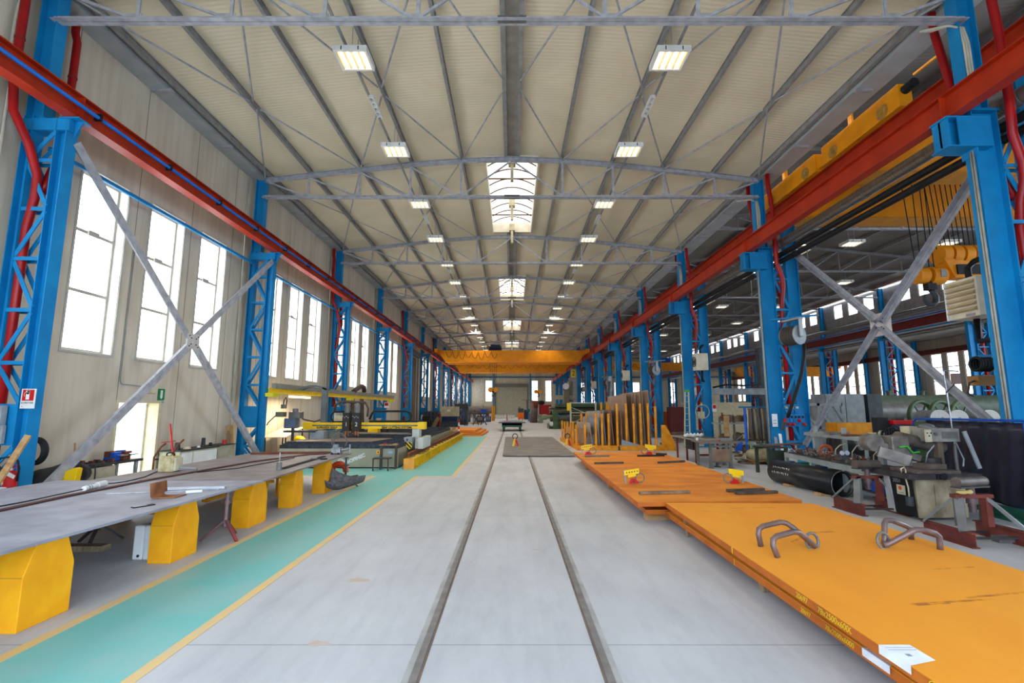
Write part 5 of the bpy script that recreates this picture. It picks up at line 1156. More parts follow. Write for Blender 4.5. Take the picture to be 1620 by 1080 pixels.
for i, (a, b, m_, lab) in enumerate((((2.3, 9.031), (3.251, 9.154), mat('pale_worn_bar', (150, 122, 96), .5, .3, (104, 80, 62), 6.), 'pale worn square bar lying across the worn orange plate'), ((3.993, 9.268), (4.753, 9.43), DB, 'dark square bar on the worn orange plate, the rear of two'), ((4.031, 9.012), (4.848, 9.145), DB, 'dark square bar on the worn orange plate, the front of two'),
        ((2.3, 13.831), (3.137, 13.974), DB, 'dark bar in the middle of the worn orange plate, floor side'), ((4.126, 13.974), (4.991, 14.354), DB, 'dark bar in the middle of the worn orange plate, bench side'), ((2.329, 15.78), (3.137, 15.97), STEELG, 'pale bar at the far clamp of the worn orange plate'), ((4.05, 15.97), (4.943, 16.065), BLACK, 'black bar at the far clamp of the worn orange plate'))):
    one('bar_stock', MB().bar((a[0], a[1], zb+.025), (b[0], b[1], zb+.025), .08, .05), m_, lab, 'bar', 'bars on the worn plate', .004)

# grey plate on the floor
t = thing('floor_plate', 'large grey steel plate lying flat over the rail track', 'steel plate', (1.1, 25, 0)); MB().prism([(-.37, 19.6, .035), (2.52, 19.55, .035), (2.62, 32, .035), (-.42, 32, .035)], (0, 0, .045)).build('plate', mat('scratched_grey_plate', (140, 134, 130), .55, .1, (108, 102, 98), 1.6, 9, .05, 30), t); MB().box(-.3, 2.4, 20, 20.1, 0, .035).box(-.3, 2.4, 31, 31.1, 0, .035).build('bearer', STEELD, t)
def vclamp(x, y, lab):
    t = thing('plate_clamp', lab, 'lifting clamp', (x, y, .08))
    MB().bar((x-.1, y, .09), (x, y, .45), .08, .1).build('yellow_leg', CUTY, t); MB().bar((x+.14, y, .1), (x+.03, y, .4), .08, .1).build('red_leg', REDP, t); MB().ring((x, y, .56), (0, 1, 0), .12, .025, 20, 6).build('ring', STEELD, t)
vclamp(.15, 24.0, 'yellow and red clamp standing on the grey floor plate near the track'); vclamp(2.72, 24.1, 'yellow and red clamp standing on the grey floor plate by the rack')

# ================================================================ PLATE RACK
t = thing('plate_rack', 'ochre yellow plate rack with upright posts behind the orange plates', 'rack', (4.9, 25, 0))
MB().prism([(3.05, 22.45, 0), (6.95, 22.45, 0), (6.95, 22.75, 0), (3.05, 22.75, 0)], (0, 0, .22)).build('front_sill', OCHRE, t, .01)
MB().prism([(2.98, 22.6, 0), (2.86, 29.4, 0), (3.1, 29.4, 0), (3.2, 22.6, 0)], (0, 0, .2)).build('side_sill', OCHRE, t, .01)
MB().box(3.2, 6.95, 24.6, 24.85, 0, .18).box(3.2, 6.95, 27.2, 27.4, 0, .18).build('rear_sill', OCHRE, t)
MB().box(4.83, 4.92, 22.42, 22.45, .02, .2).build('sill_joint', STEELD, t)
MB().prism([(6.85, 22.5, 0), (7.5, 22.5, 0), (7.42, 22.5, .42), (7.05, 22.5, 1.15), (6.85, 22.5, 1.15)], (0, .08, 0)).build('end_gusset', OCHRE, t)
def post(x, y, h, r=.055): MB().cyl((x, y, .05), (x, y, h), r, n=12).build('post', OCHRE, t)
for y, h in ((29.2, 1.2), (27.8, 1.16), (26.4, 1.2), (25.0, 1.18), (24.0, 1.28), (22.8, 1.17)): post(2.99, y, h)
for x, h in ((3.36, 1.18), (3.86, 1.67), (4.15, 1.67), (4.45, 1.67), (4.85, 2.13), (5.27, 2.13), (5.62, 2.13), (5.93, 2.13), (6.28, 2.14), (6.62, 2.0)): post(x, 22.6, h)
for x, h in ((3.5, 1.65), (3.75, 1.65), (4.0, 1.62), (4.3, 1.65), (4.55, 1.65), (4.9, 2.1), (5.15, 2.1)): post(x, 24.7, h)
for x, h in ((3.4, 1.2), (3.7, 1.2), (5.0, 2.25), (5.3, 2.25), (5.7, 2.25), (6.0, 2.25)): post(x, 27.3, h)
BR1 = mat('warm_brown_sheet', (168, 138, 112), .6, 0, (136, 106, 84), 1.5, 6, .05); BR2 = mat('dark_brown_sheet', (140, 110, 90), .6, 0, (108, 82, 66), 1.4, 6, .05)
BR3 = mat('taupe_sheet', (176, 160, 138), .6, 0, (150, 132, 112), 1.5, 6); BL = mat('blue_grey_sheet', (152, 156, 164), .5, .05, (128, 132, 140), 2.)
SH = [(3.25, 26.5, 1.5, .9, BR3), (3.38, 24.6, 1.6, .78, BR3), (3.5, 23.2, 1.4, .98, BR1), (3.6, 22.9, 1.3, .8, BR2), (3.72, 22.9, 2.2, 1.25, BR3), (3.95, 22.9, 1.5, 1.05, BL), (4.05, 22.9, 2.6, 1.5, BL), (4.25, 23.0, 2.4, 1.78, BR3),
      (4.38, 23.0, 2.6, 1.8, BL), (4.6, 22.9, 2.2, 1.85, BR2), (4.72, 22.9, 2.0, 1.83, BR1), (5.0, 23.0, 2.0, 1.85, BR2), (5.12, 22.9, 1.4, 1.8, BR1), (5.45, 22.9, 2.6, 2.55, BR1), (5.72, 23.0, 2.4, 2.6, BR2), (5.85, 23.1, 2.6, 2.62, BR3), (6.1, 22.9, 2.6, 2.7, BR1), (6.22, 23.0, 2.5, 2.72, BR3), (6.42, 22.9, 2.2, 2.76, BR1), (6.52, 23.1, 2.2, 2.68, BR2)]
SLAB = ['low taupe', 'low slanted taupe', 'small brown', 'short dark brown', 'ragged taupe', 'short blue-grey', 'long blue-grey', 'taupe medium', 'blue-grey medium', 'dark brown medium', 'brown medium with chalk marks', 'dark upright brown', 'narrow brown', 'tall brown', 'tall dark brown', 'tall taupe', 'very tall brown', 'very tall taupe', 'tallest brown', 'tall dark end']
for i, (x, y, L_, h, m_) in enumerate(SH):
    ln = .10 if i % 3 else .02
    sp = .32*L_/2.2; hh = h-.23
    o = MB().prism([(x, y, .23), (x-sp, y+L_, .23), (x-ln-sp, y+L_*(.96 if i % 2 else 1), .23+hh*.98), (x-ln, y, h)], (.022, 0, 0))
    one('leaning_sheet', o, m_, '%s steel sheet in the plate rack, %s from its low end' % (SLAB[i], ORD[i]), 'steel sheet', 'sheets in the plate rack')
one('glass_offcut', MB().prism([(5.0, 22.47, .225), (5.9, 22.47, .225), (5.0, 22.47, .5)], (0, .015, 0)), BL, 'triangular blue-grey offcut lying on the front sill of the plate rack', 'offcut')
for i in range(4): one('steel_remnant', MB().prism([(3.3+.13*i, 22.9, .23), (3.42+.13*i, 22.9, .23), (3.5+.13*i, 23.0, .5+.06*i), (3.36+.13*i, 23.0, .52+.06*i)], (0, .03, 0)), STEELG, 'small steel remnant leaning at the low corner of the rack, %s of four' % ORD[i], 'steel offcut', 'remnants in the rack corner')
t = thing('sheet_offcut', 'grey sheet offcut lying on the floor before the plate rack', 'sheet', (3.7, 20.4, .0)); MB().prism([(3.0, 19.3, .02), (4.7, 20.5, .02), (4.3, 21.6, .02), (3.1, 21.4, .02)], (0, 0, .02)).build('sheet', BL, t)
one('dark_wedge', MB().bar((4.85, 16.7, .385), (5.2, 16.6, .385), .1, .05), BLACK, 'dark wedge at the far clamp of the worn plate', 'wedge')

# ================================================================ TRANSFER CART
t = thing('transfer_cart', 'green rail transfer cart on the track far down the hall', 'cart', (0, 41.8, 0))
MB().box(-.85, .85, 41.3, 45, .5, .68).box(-.85, .85, 41.3, 41.5, .35, .68).build('frame', TEAL, t, .01)
for s in (-1, 1):
    for y in (41.55, 44.6):
        MB().prism([(s*.7-.09, y-.22, .12), (s*.7-.09, y+.22, .12), (s*.7-.09, y+.3, .5), (s*.7-.09, y-.3, .5)], (.18, 0, 0)).build('wheel_bracket', TEAL, t)
        MB().cyl((s*.7-.08, y, .17), (s*.7+.08, y, .17), .165, n=18).build('wheel', STEELD, t)
t = thing('plate_stack', 'dark steel plates lying on the green transfer cart', 'steel plates', (0, 42, .68))
for i, (x0, x1, z) in enumerate(((-1.15, 1.15, .69), (-1.1, 1.05, .74), (-.7, .9, .79))): MB().box(x0, x1, 41.1+.1*i, 45.5, z, z+.04).build('plate', STEELP if i else STEELD, t)
one('post_marker', MB().cyl((-.45, 44, .84), (-.45, 44, 1.35), .06, n=10), mat('pale_red_marker', (190, 120, 110), .6), 'small pinkish post on the plates of the transfer cart', 'post')

# ================================================================ PROFILE CUTTING MACHINE
t = thing('cutting_table', 'beige cutting table with black slatted bed on the green floor', 'cutting table', (-5.5, 20, 0))
MB().box(-7.5, -3.66, 15.9, 15.96, .04, .62).box(-3.72, -3.66, 15.96, 29.5, .04, .62).build('side_panel', mat('beige_grey_panel', (160, 156, 134), .5, 0, (144, 140, 118), 2.5), t, .004)
MB().box(-7.5, -3.7, 15.95, 29.5, .0, .04).build('plinth', BLACK, t)
m = MB().box(-7.5, -3.72, 15.94, 29.5, .62, .66)
for i in range(85): m.box(-7.45, -3.74, 16.0+.16*i, 16.02+.16*i, .66, .78+.02*((i*5) % 3))
m.box(-7.5, -3.70, 15.92, 15.95, .60, .74).box(-3.74, -3.70, 15.95, 29.5, .60, .76)
m.build('slat_bed', mat('scorched_slats', (66, 70, 78), .5, .3, (40, 42, 48), 9., bump=.4), t)
text('lettering', 'PROFIMEC', .15, WHITEINK, t, (-5.05, 15.895, .29), V((1, 0, .42)), V((-.42, 0, 1)), bold=.008)
m = MB().ring((-5.5, 15.895, .2), (0, 1, 0), .09, .016, 28, 6)
for q in range(3): m.box(-5.6+.02*q, -5.4+.03*q, 15.89, 15.9, .15+.04*q, .17+.04*q)
m.build('emblem', WHITEINK, t)
MB().box(-4.36, -4.18, 15.893, 15.9, .46, .56).build('warning_sticker', mat('warning_yellow', (240, 196, 20), .5), t); MB().box(-4.33, -4.28, 15.891, 15.893, .48, .54).build('warning_symbol', REDP, t)
MB().box(-3.98, -3.84, 15.893, 15.9, .47, .54).build('blue_sticker', mat('pale_blue_sticker', (150, 180, 226), .5), t)
t2 = thing('sheet_on_table', 'brown steel sheet lying on the front of the cutting bed', 'steel sheet', (-5.3, 16.8, .8)); MB().prism([(-7.4, 16.2, .82), (-4.6, 16.2, .82), (-4.3, 17.7, .82), (-6.2, 18.1, .82)], (0, 0, .02)).build('sheet', mat('warm_grey_sheet', (146, 128, 116), .5, .2, (120, 102, 90), 3.), t2)
for i, (a, b, y) in enumerate(((-7.0, -4.5, 22.0), (-6.8, -4.2, 21.2))): one('cut_strip', MB().bar((a, y, .84), (b, y-.6, .84), .35, .02), STEELG, 'pale steel strip lying across the cutting bed, %s of two' % ORD[i], 'steel strip', 'strips on the cutting bed')
t = thing('machine_rail', 'yellow ribbed rail beam of the cutting machine along the walkway', 'rail beam', (-3.25, 23, 0))
MB().ibeam((-3.25, 15.65, .165), (-3.25, 31.2, .165), .33, .3, .02, .014).build('beam', CUTY, t)
m = MB()
for i in range(32): m.box(-3.395, -3.105, 15.95+.48*i, 15.97+.48*i, .02, .31)
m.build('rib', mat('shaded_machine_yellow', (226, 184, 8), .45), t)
MB().box(-3.42, -3.08, 15.62, 15.66, .0, .33).build('end_plate', mat('end_plate_orange', (240, 160, 60), .5), t, .004)
MB().ibeam((-3.32, 15.9, .42), (-3.32, 31.0, .42), .14, .1, .03, .03).build('running_rail', RUST, t)
m = MB()
for i in range(16): m.box(-3.4, -3.2, 16.2+.95*i, 16.35+.95*i, .33, .37)
m.build('rail_clamp', STEELG, t)
ESY = mat('striped_base_yellow', (240, 205, 10), .5)
def zebra(parent, x0, x1, y, z0, z1):
    hz = MB().box(x0, x1, y-.006, y, z0, z1).build('hazard_plate', ESY, parent)
    m = MB(); n = 4; W_ = x1-x0; H = z1-z0; st = (W_+H)/(2*n)
    for i in range(n):
        c = i*2*st
        # clip stripe (x+z = c..c+st) to the rectangle
        poly = []
        for s_ in (c, c+st):
            a = (max(0, s_-H), min(s_, H)); b = (min(s_, W_), max(0, s_-W_)); poly.append((a, b))
        (a0, b0), (a1, b1) = poly; pts = [a0, b0]
        if b0[1] == 0 and b1[1] > 0: pts.append((W_, 0))
        pts += [b1, a1]
        if a0[0] == 0 and a1[0] > 0: pts.append((0, H))
        pts = [p for k_, p in enumerate(pts) if p != pts[k_-1]]
        if len(pts) > 2: m.prism([(x0+p[0], y-.007, z0+p[1]) for p in pts], (0, -.002, 0))
    m.build('hazard_stripe', BLACK, hz)
t = thing('cutting_gantry', 'yellow cutting machine gantry spanning the slatted bed', 'gantry', (-5.3, 18, .4))
m = MB().box(-7.55, -3.2, 17.9, 18.2, 1.17, 1.26).box(-7.55, -3.2, 17.94, 18.2, 1.26, 1.31).box(-7.55, -3.2, 17.9, 18.2, 1.31, 1.39)
m.build('beam', CUTY, t, .004)
MB().box(-7.3, -3.4, 17.925, 17.94, 1.262, 1.308).build('guide_rail', STEELG, t)
MB().box(-3.44, -3.17, 17.86, 18.24, 1.15, 1.41).box(-7.62, -7.38, 17.86, 18.24, 1.15, 1.41).build('end_block', CUTY, t, .006)
text('lettering', 'ESAB CUTTING SYSTEMS', .1, INK, t, (-4.2, 17.895, 1.213), (1, 0, 0), (0, 0, 1), bold=.004); text('lettering', 'SUPRAREX SXE-P', .1, INK, t, (-6.75, 17.895, 1.213), (1, 0, 0), (0, 0, 1), bold=.004)
MB().box(-3.62, -3.36, 17.8, 18.25, .5, 1.16).build('leg', mat('pale_grey_green_paint', (188, 192, 184), .45, 0, (170, 174, 166), 3.), t, .01)
MB().box(-3.3, -3.12, 17.3, 18.9, .5, .88).box(-3.42, -3.3, 17.4, 18.8, .5, .8).build('carriage', MATS['pale_grey_green_paint'], t, .01)
MB().box(-3.78, -3.5, 17.2, 17.75, .52, .9).build('control_box', GREYM, t, .008); zebra(t, -3.79, -3.49, 17.2, .5, .74)
MB().cyl((-3.66, 17.19, .82), (-3.66, 17.2, .82), .04, n=12).build('dial', DGREY, t)
MB().box(-7.45, -6.3, 18.0, 18.3, .1, 1.1).build('drive_cabinet', mat('grey_olive_cabinet', (118, 120, 108), .5, 0, (102, 104, 92), 2.), t, .01); MB().box(-7.2, -6.7, 17.5, 17.95, .3, 1.1).build('side_cabinet', GREYM, t, .01)
zebra(t, -7.28, -6.88, 16.7, .50, .82); MB().box(-7.3, -6.9, 16.7, 17.4, .45, .84).build('track_guard', GREYM, t)
# cable chain and hoses
m = MB()
m.tube([(-6.1, 18.2, 1.43), (-6.6, 18.2, 1.43), (-6.72, 18.2, 1.5), (-6.74, 18.2, 1.62), (-6.68, 18.2, 1.74), (-6.55, 18.2, 1.78), (-6.0, 18.2, 1.78)], .035, 8)
m.tube([(-5.3, 18.2, 1.43), (-3.9, 18.2, 1.43), (-3.78, 18.2, 1.5), (-3.75, 18.2, 1.62), (-3.8, 18.2, 1.74), (-3.92, 18.2, 1.8), (-5.15, 18.2, 1.8), (-5.22, 18.2, 1.7), (-5.3, 18.2, 1.5)], .04, 8)
m.build('cable_chain', BLACK, t)
MB().box(-6.6, -6.05, 18.15, 18.2, 1.44, 1.74).build('name_panel', CREAM, t); text('lettering', 'ESAB', .09, mat('esab_blue', (40, 60, 130), .5), t, (-6.42, 18.14, 1.68), (1, 0, 0), (0, 0, 1))
for i, x in enumerate((-5.98, -5.62)):
    tcg = MB().box(x-.13, x+.13, 17.62, 17.9, 1.1, 1.75).build('torch_carriage', mat('dark_machine_black', (52, 48, 44), .5, .1, (36, 33, 30), 5.), t, .015)
    MB().cyl((x, 17.75, 1.75), (x, 17.75, 2.0), .1, n=14).ball((x, 17.75, 2.0), .1).build('torch_motor', STEELG, t)
    MB().cyl((x-.02, 17.7, .95), (x-.02, 17.7, 1.12), .05, n=12).cyl((x+.07, 17.72, .92), (x+.07, 17.72, 1.1), .03, n=10).build('torch_nozzle', mat('copper_torch', (150, 92, 60), .4, .4), t)
    text('number', '12'[i], .2, WHITEINK, tcg, (x+.02, 17.615, 1.33), (1, 0, 0), (0, 0, 1))
    for q in range(4): MB().cyl((x-.1+.06*q, 17.62, 1.62-.04*(q % 2)), (x-.1+.06*q, 17.58, 1.62-.04*(q % 2)), .02, n=8).build('hose_fitting', BRIGHT, tcg)
MB().tube([(-6.55, 18.0, 1.75), (-6.5, 18.0, 2.05), (-6.3, 18.0, 2.15), (-5.9, 18.0, 2.13), (-5.4, 18.0, 2.1)], .05, 8).tube([(-5.4, 18.0, 2.1), (-5.3, 18.0, 1.9), (-5.32, 18.0, 1.6)], .04, 8).tube([(-6.2, 17.8, 2.12), (-6.15, 17.7, 2.0), (-6.0, 17.7, 1.95)], .03, 8).build('hose_bundle', mat('worn_brown_hose', (84, 66, 60), .6), t)
t2 = thing('cable_mast', 'grey upright arm carrying cables from the overhead rail to the gantry', 'mast', (-6.95, 18.1, 1.4)); MB().box(-7.05, -6.86, 18.0, 18.18, 1.4, 2.72).build('mast', mat('arm_grey', (104, 110, 110), .5), t2, .01)
def hood(u, v): a = PI*u; return (-6.86-1.05*u, 18.0+.35*v, 2.62+.12*math.sin(a)+.1*(1-u)*u)
MB().grid(hood, 12, 2, -.06).build('hood', MATS['arm_grey'], t2); MB().tube([(-7.05, 18.1, 1.5), (-7.3, 18.1, 1.42), (-7.7, 18.1, 1.5), (-7.95, 18.1, 1.7)], .03, 6).build('cable', mat('worn_brown_hose', (84, 66, 60), .6), t2)
# overhead cable rail with lamp
t = thing('cable_rail', 'yellow overhead rail with grey cable tray fixed on the blue columns', 'rail', (-8.15, 25, 2.4))
MB().ibeam((-8.15, 16.3, 2.5), (-8.15, 33.6, 2.5), .16, .1, .014, .012).build('beam', CUTY, t); MB().box(-8.22, -8.08, 16.6, 33.4, 2.58, 2.76).build('cable_tray', mat('tray_grey', (132, 132, 122), .5), t)
for y in (16.5, 24.5, 32.8): MB().box(-8.3, -8.05, y-.15, y+.3, 2.3, 2.42).build('bracket', mat('lime_yellow', (214, 214, 40), .5), t)
MB().tube([(-8.15, 25.0, 2.76), (-8.15, 25.6, 2.95), (-8.15, 26.2, 3.1), (-8.15, 26.7, 3.05), (-8.15, 26.8, 2.8)], .12, 10).build('cable_loop', mat('worn_brown_hose', (84, 66, 60), .6), t)
t = thing('tube_lamp', 'lit fluorescent tube lamp under the yellow overhead rail', 'lamp', (-8.3, 19, 2.3)); MB().box(-8.42, -8.26, 18.3, 20.0, 2.37, 2.42).build('housing', WHITE, t); MB().box(-8.41, -8.27, 18.32, 19.98, 2.31, 2.37).build('diffuser', glow('warm_tube_diffuser', (255, 214, 140), 8), t)
l = bpy.data.lights.new('tube_glow', 'AREA'); l.energy = 90; l.size = .2; l.size_y = 1.6; l.shape = 'RECTANGLE'; l.color = (1, .8, .52)
lo = bpy.data.objects.new('tube_glow', l); COL.objects.link(lo); lo.location = (-8.34, 19.15, 2.28)
# things behind the cutting table
t = thing('welding_unit', 'blue-grey welding unit on a swing arm near the beige wall', 'welding machine', (-7.9, 17.6, 1.3))
MB().box(-8.15, -7.75, 17.5, 17.9, 1.2, 1.55).build('power_unit', mat('blue_grey_unit', (92, 104, 130), .5), t, .02); MB().box(-8.0, -7.6, 17.5, 17.85, 1.55, 1.78).cyl((-7.8, 17.6, 1.78), (-7.8, 17.6, 1.9), .1, n=12).build('feeder', STEELG, t, .01)
MB().box(-8.5, -8.2, 17.55, 17.8, 1.6, 1.78).cyl((-8.28, 17.7, 1.9), (-8.28, 17.7, 2.05), .1, n=12).build('arm_joint', mat('dull_green_cast', (110, 112, 92), .5), t, .01); MB().tube([(-8.3, 17.7, 2.0), (-8.28, 17.7, 2.2), (-8.22, 17.7, 2.3), (-8.18, 17.7, 2.2), (-8.2, 17.7, 1.9)], .02, 6).tube([(-8.5, 17.7, 1.7), (-8.8, 17.7, 1.4), (-8.85, 17.7, 1.3)], .02, 6).build('cable', BLACK, t)
MB().cyl((-7.9, 17.7, .05), (-7.9, 17.7, 1.2), .05, n=12).box(-8.1, -7.7, 17.5, 17.9, 0, .05).box(-8.1, -7.0, 17.4, 17.7, 1.06, 1.13).build('stand', DGREY, t)
t = thing('drawing_desk', 'white slanted drawing desk on a thin black frame', 'desk', (-8.7, 18.9, 0))
MB().prism([(-9.2, 18.2, .82), (-8.45, 18.4, .82), (-8.45, 19.9, 1.12), (-9.2, 19.7, 1.12)], (0, 0, .03)).build('board', mat('cream_board', (214, 200, 168), .6), t)
for x, y, h in ((-8.47, 18.42, .82), (-9.15, 18.25, .82), (-8.47, 19.85, 1.1), (-9.15, 19.65, 1.1)): MB().box(x-.02, x+.02, y-.02, y+.02, 0, h).build('leg', BLACK, t)
t = thing('cable_spool', 'yellow ring and green tray under the slanted desk', 'spool', (-8.3, 19.2, 0)); MB().ring((-8.35, 19.3, .45), (.3, 1, 0), .3, .1, 24, 8).build('spool_ring', CUTY, t); MB().box(-8.6, -8.1, 18.7, 18.9, 0, .1).build('foot', DGREY, t)
one('green_tray', MB().box(-8.7, -8.1, 18.4, 18.7, .3, .36).box(-8.68, -8.12, 18.42, 18.68, 0, .3), GREENB, 'bright green tray beside the yellow ring', 'tray')
one('bellows_hose', MB().tube([(-8.2, 18.6, .25), (-8.0, 18.3, .35), (-7.8, 18.0, .3), (-7.6, 17.8, .2)], [.2, .24, .2, .12], 12), mat('cream_flexible_duct', (190, 182, 158), .6), 'cream flexible duct on the floor behind the plate table', 'duct')
one('pallet_board', MB().bar((-8.3, 20.6, .75), (-7.2, 20.2, .85), .5, .1), RUST, 'rust brown boards lying behind the slanted desk', 'board')
t = thing('steel_stool', 'two-step brown steel stool standing before the cutting table', 'stool', (-3.95, 15.45, 0))
for x, y, h in ((-4.15, 15.6, .74), (-3.68, 15.6, .74), (-4.15, 15.78, .74), (-3.68, 15.78, .74), (-4.26, 15.2, .36), (-3.8, 15.2, .36)): MB().box(x-.018, x+.018, y-.018, y+.018, 0, h).build('leg', mat('brown_painted_tube', (84, 70, 62), .5), t)
MB().box(-4.2, -3.62, 15.55, 15.83, .74, .77).build('step', WOODG, t, .004); MB().box(-4.28, -3.75, 15.17, 15.5, .36, .39).build('step', STEELD, t, .004)
for q in (0, 1, 2): one('hand_tool', MB().bar((-4.1+.17*q, 15.62, .785), (-4.0+.17*q, 15.74, .785), .04, .03), (REDP, RUST, WOOD)[q], ('small red-handled tool', 'small rusty bar end', 'short pale wooden block')[q] + ' lying on the brown steel stool', 'tool')
t = thing('yellow_cabinet', 'small yellow machine box behind the torches', 'box', (-6.1, 22.5, 0)); MB().box(-6.55, -6.1, 22.3, 22.8, .8, 1.25).build('body', CUTY, t, .02); MB().cyl((-6.3, 22.5, .78), (-6.3, 22.5, .8), .2, n=12).build('foot', DGREY, t); MB().ring((-5.85, 22.5, .98), (.3, 1, 0), .17, .03, 20, 6).build('cable_coil', BLACK, t)
for i, (x, h) in enumerate(((-8.9, 2.6), (-8.7, 2.3), (-8.55, 2.7))): one('steel_bar_stock', MB().bar((x, 27.6+.3*i, 0), (x-.25, 27.9+.3*i, h), .22, .05, (0, 1, 0)), STEELB, 'brown plate strip leaning on the wall behind the cutting table, %s of three' % ORD[i], 'strip', 'strips leaning on the wall')
one('notice', MB().box(-9.398, -9.385, 34.2, 34.8, 2.0, 2.7), mat('grey_blue_notice', (100, 112, 124), .6), 'small grey-blue notice on the wall by the fifth column', 'notice')
t = thing('extinguisher_sign', 'small red and white extinguisher sign on the fourth window-side column', 'sign', (-8.3, 32.4, 2.0)); MB().box(-8.5, -8.2, 32.44, 32.46, 1.95, 2.3).build('sign_plate', WHITE, t); MB().box(-8.47, -8.23, 32.43, 32.44, 2.08, 2.28).build('red_field', REDP, t)
# ================================================================ WORKSHOP ON THE OPEN SIDE
# red-legged table with rags, and the steel welding table
t = thing('work_table', 'long work table with dark red legs near the third column', 'table', (6.9, 18.5, 0))
MB().prism([(6.3, 17.2, .80), (7.35, 17.3, .80), (7.4, 19.7, .80), (6.35, 19.6, .80)], (0, 0, .05)).build('table_top', mat('worn_grey_table_top', (156, 146, 132), .6, .1, (126, 116, 104), 5.), t)
for x, y in ((6.46, 17.35), (6.52, 18.4), (6.5, 19.4), (7.25, 17.4), (7.3, 19.5)): MB().box(x-.03, x+.03, y-.03, y+.03, 0, .80).build('leg', mat('dark_red_leg', (112, 40, 36), .5), t)
MB().box(6.5, 7.25, 17.35, 17.4, .25, .32).build('stretcher', MATS['dark_red_leg'], t)
for i in range(5): one('white_glove', MB().ball((6.5+.13*i, 18.4+.1*(i % 2), .9), (.08, .11, .06), 10, 6).ball((6.53+.13*i, 18.3, .95), (.04, .05, .05), 8, 6), WHITE, 'crumpled white glove on the red-legged table', 'glove', 'white gloves on the red-legged table')
one('dark_jacket', MB().box(6.38, 6.44, 17.4, 18.1, .45, .87), BLACK, 'dark cloth hanging over the side of the red-legged table', 'cloth')
one('foot_pad', MB().box(6.9, 7.3, 17.6, 18.6, .85, .87), DGREY, 'dark mat on the red-legged table', 'mat')
t = thing('welding_table', 'grey steel welding table with brown front panel', 'table', (6.75, 16, 0))
MB().prism([(6.05, 15.75, .78), (7.4, 15.95, .78), (7.55, 17.0, .78), (6.2, 17.1, .78)], (0, 0, .028)).build('table_top', mat('brown_grey_table_plate', (134, 122, 110), .5, .2, (104, 92, 82), 5.), t, .003)
for x, y in ((6.4, 15.95), (7.06, 16.0), (6.28, 16.7), (7.2, 16.8)): MB().box(x-.04, x+.04, y-.04, y+.04, .0, .78).box(x-.08, x+.08, y-.06, y+.06, 0, .015).build('leg', mat('grey_olive_leg', (104, 102, 90), .5), t)
MB().box(6.44, 7.02, 15.955, 15.965, .22, .6).build('front_panel', mat('brown_board_panel', (142, 112, 88), .7, 0, (112, 86, 66), 3.), t); MB().box(6.44, 7.02, 15.94, 15.98, .18, .22).box(6.44, 7.02, 15.94, 15.98, .66, .72).build('rail', MATS['grey_olive_leg'], t)
MB().cyl((6.75, 16.3, 0), (6.75, 16.3, .15), .05, n=10).cyl((6.75, 16.3, 0), (6.75, 16.3, .02), .12, n=14).build('jack_foot', STEELD, t)
one('red_marker', MB().cyl((6.95, 16.5, .808), (6.95, 16.5, .87), .02, n=10), REDP, 'small red marker standing on the welding table', 'marker'); one('white_ball', MB().ball((6.35, 16.9, .855), .05), WHITE, 'white lump on the far corner of the welding table', 'rag')
t = thing('step_ladder', 'pale folding ladder leaning on the third open-side column', 'ladder', (8.5, 24, 0))
for dx in (0, .28): MB().bar((8.25+dx, 23.6, 0), (8.62+dx*.6, 24.2, 2.75), .06, .035, (0, 1, 0)).build('rail', mat('pale_ladder_paint', (190, 190, 160), .5), t)
for i in range(9): f = (i+.7)/9.5; MB().bar((8.25+.37*f, 23.6+.6*f, 2.75*f), (8.53+.26*f, 23.6+.6*f, 2.75*f), .03, .025).build('rung', MATS['pale_ladder_paint'], t)
MB().box(8.58, 8.84, 24.15, 24.25, 2.72, 2.82).build('end_cap', GREENB, t)
t = thing('sling_rack', 'blue rack with hanging slings and chains beside the second column', 'rack', (9.0, 18.2, 0))
MB().box(8.35, 10.0, 17.9, 18.0, 1.92, 1.98).build('top_rail', mat('teal_blue_rail', (34, 96, 130), .5), t); MB().cyl((8.55, 17.95, 0), (8.55, 17.95, 1.92), .045, n=12).cyl((9.9, 17.95, 0), (9.9, 17.95, 1.92), .045, n=12).build('post', BLUEP, t); MB().box(8.4, 8.7, 17.6, 18.3, 0, .04).box(9.75, 10.05, 17.6, 18.3, 0, .04).build('foot', BLUEP, t)
BELT = [mat('brown_webbing', (120, 98, 76), .8), mat('grey_webbing', (112, 104, 96), .8), mat('dark_webbing', (70, 62, 56), .8), mat('pale_webbing', (164, 148, 124), .8)]
for i in range(18):
    x = 8.68+.068*i; L_ = 1.0+.35*R.random(); one('lifting_sling', MB().tube([(x, 17.93, 1.9), (x+.02*R.uniform(-1, 1), 17.9, 1.5), (x+.03*R.uniform(-1, 1), 17.88, 1.9-L_)], .026, 6).tube([(x, 17.97, 1.9), (x+.03*R.uniform(-1, 1), 17.99, 1.4), (x+.03*R.uniform(-1, 1), 17.98, 1.95-L_)], .022, 6), BELT[i % 4], 'lifting sling hanging from the blue rack', 'sling', 'slings on the blue rack')
one('chain_sling', MB().tube([(8.62, 17.9, 1.85), (8.61, 17.9, 1.3), (8.6, 17.9, .8)], .02, 6), CREAM, 'thin pale rope hanging at the end of the blue rack', 'rope')
t = thing('storage_shelf', 'grey shelf piled with brown scrap behind the slings', 'shelf', (9.6, 21, 0))
MB().box(8.7, 10.6, 20.6, 21.4, 1.25, 1.3).box(8.7, 10.6, 20.6, 21.4, .5, .55).build('shelf_board', GREYM, t)
for x in (8.75, 9.35, 10.5): MB().bar((x, 20.65, 0), (x, 20.65, 1.55), .07, .07).build('upright', MATS['grey_olive_leg'], t)
MB().bar((9.4, 20.62, .6), (10.3, 20.62, 1.25), .03, .03).build('brace', GREYM, t)
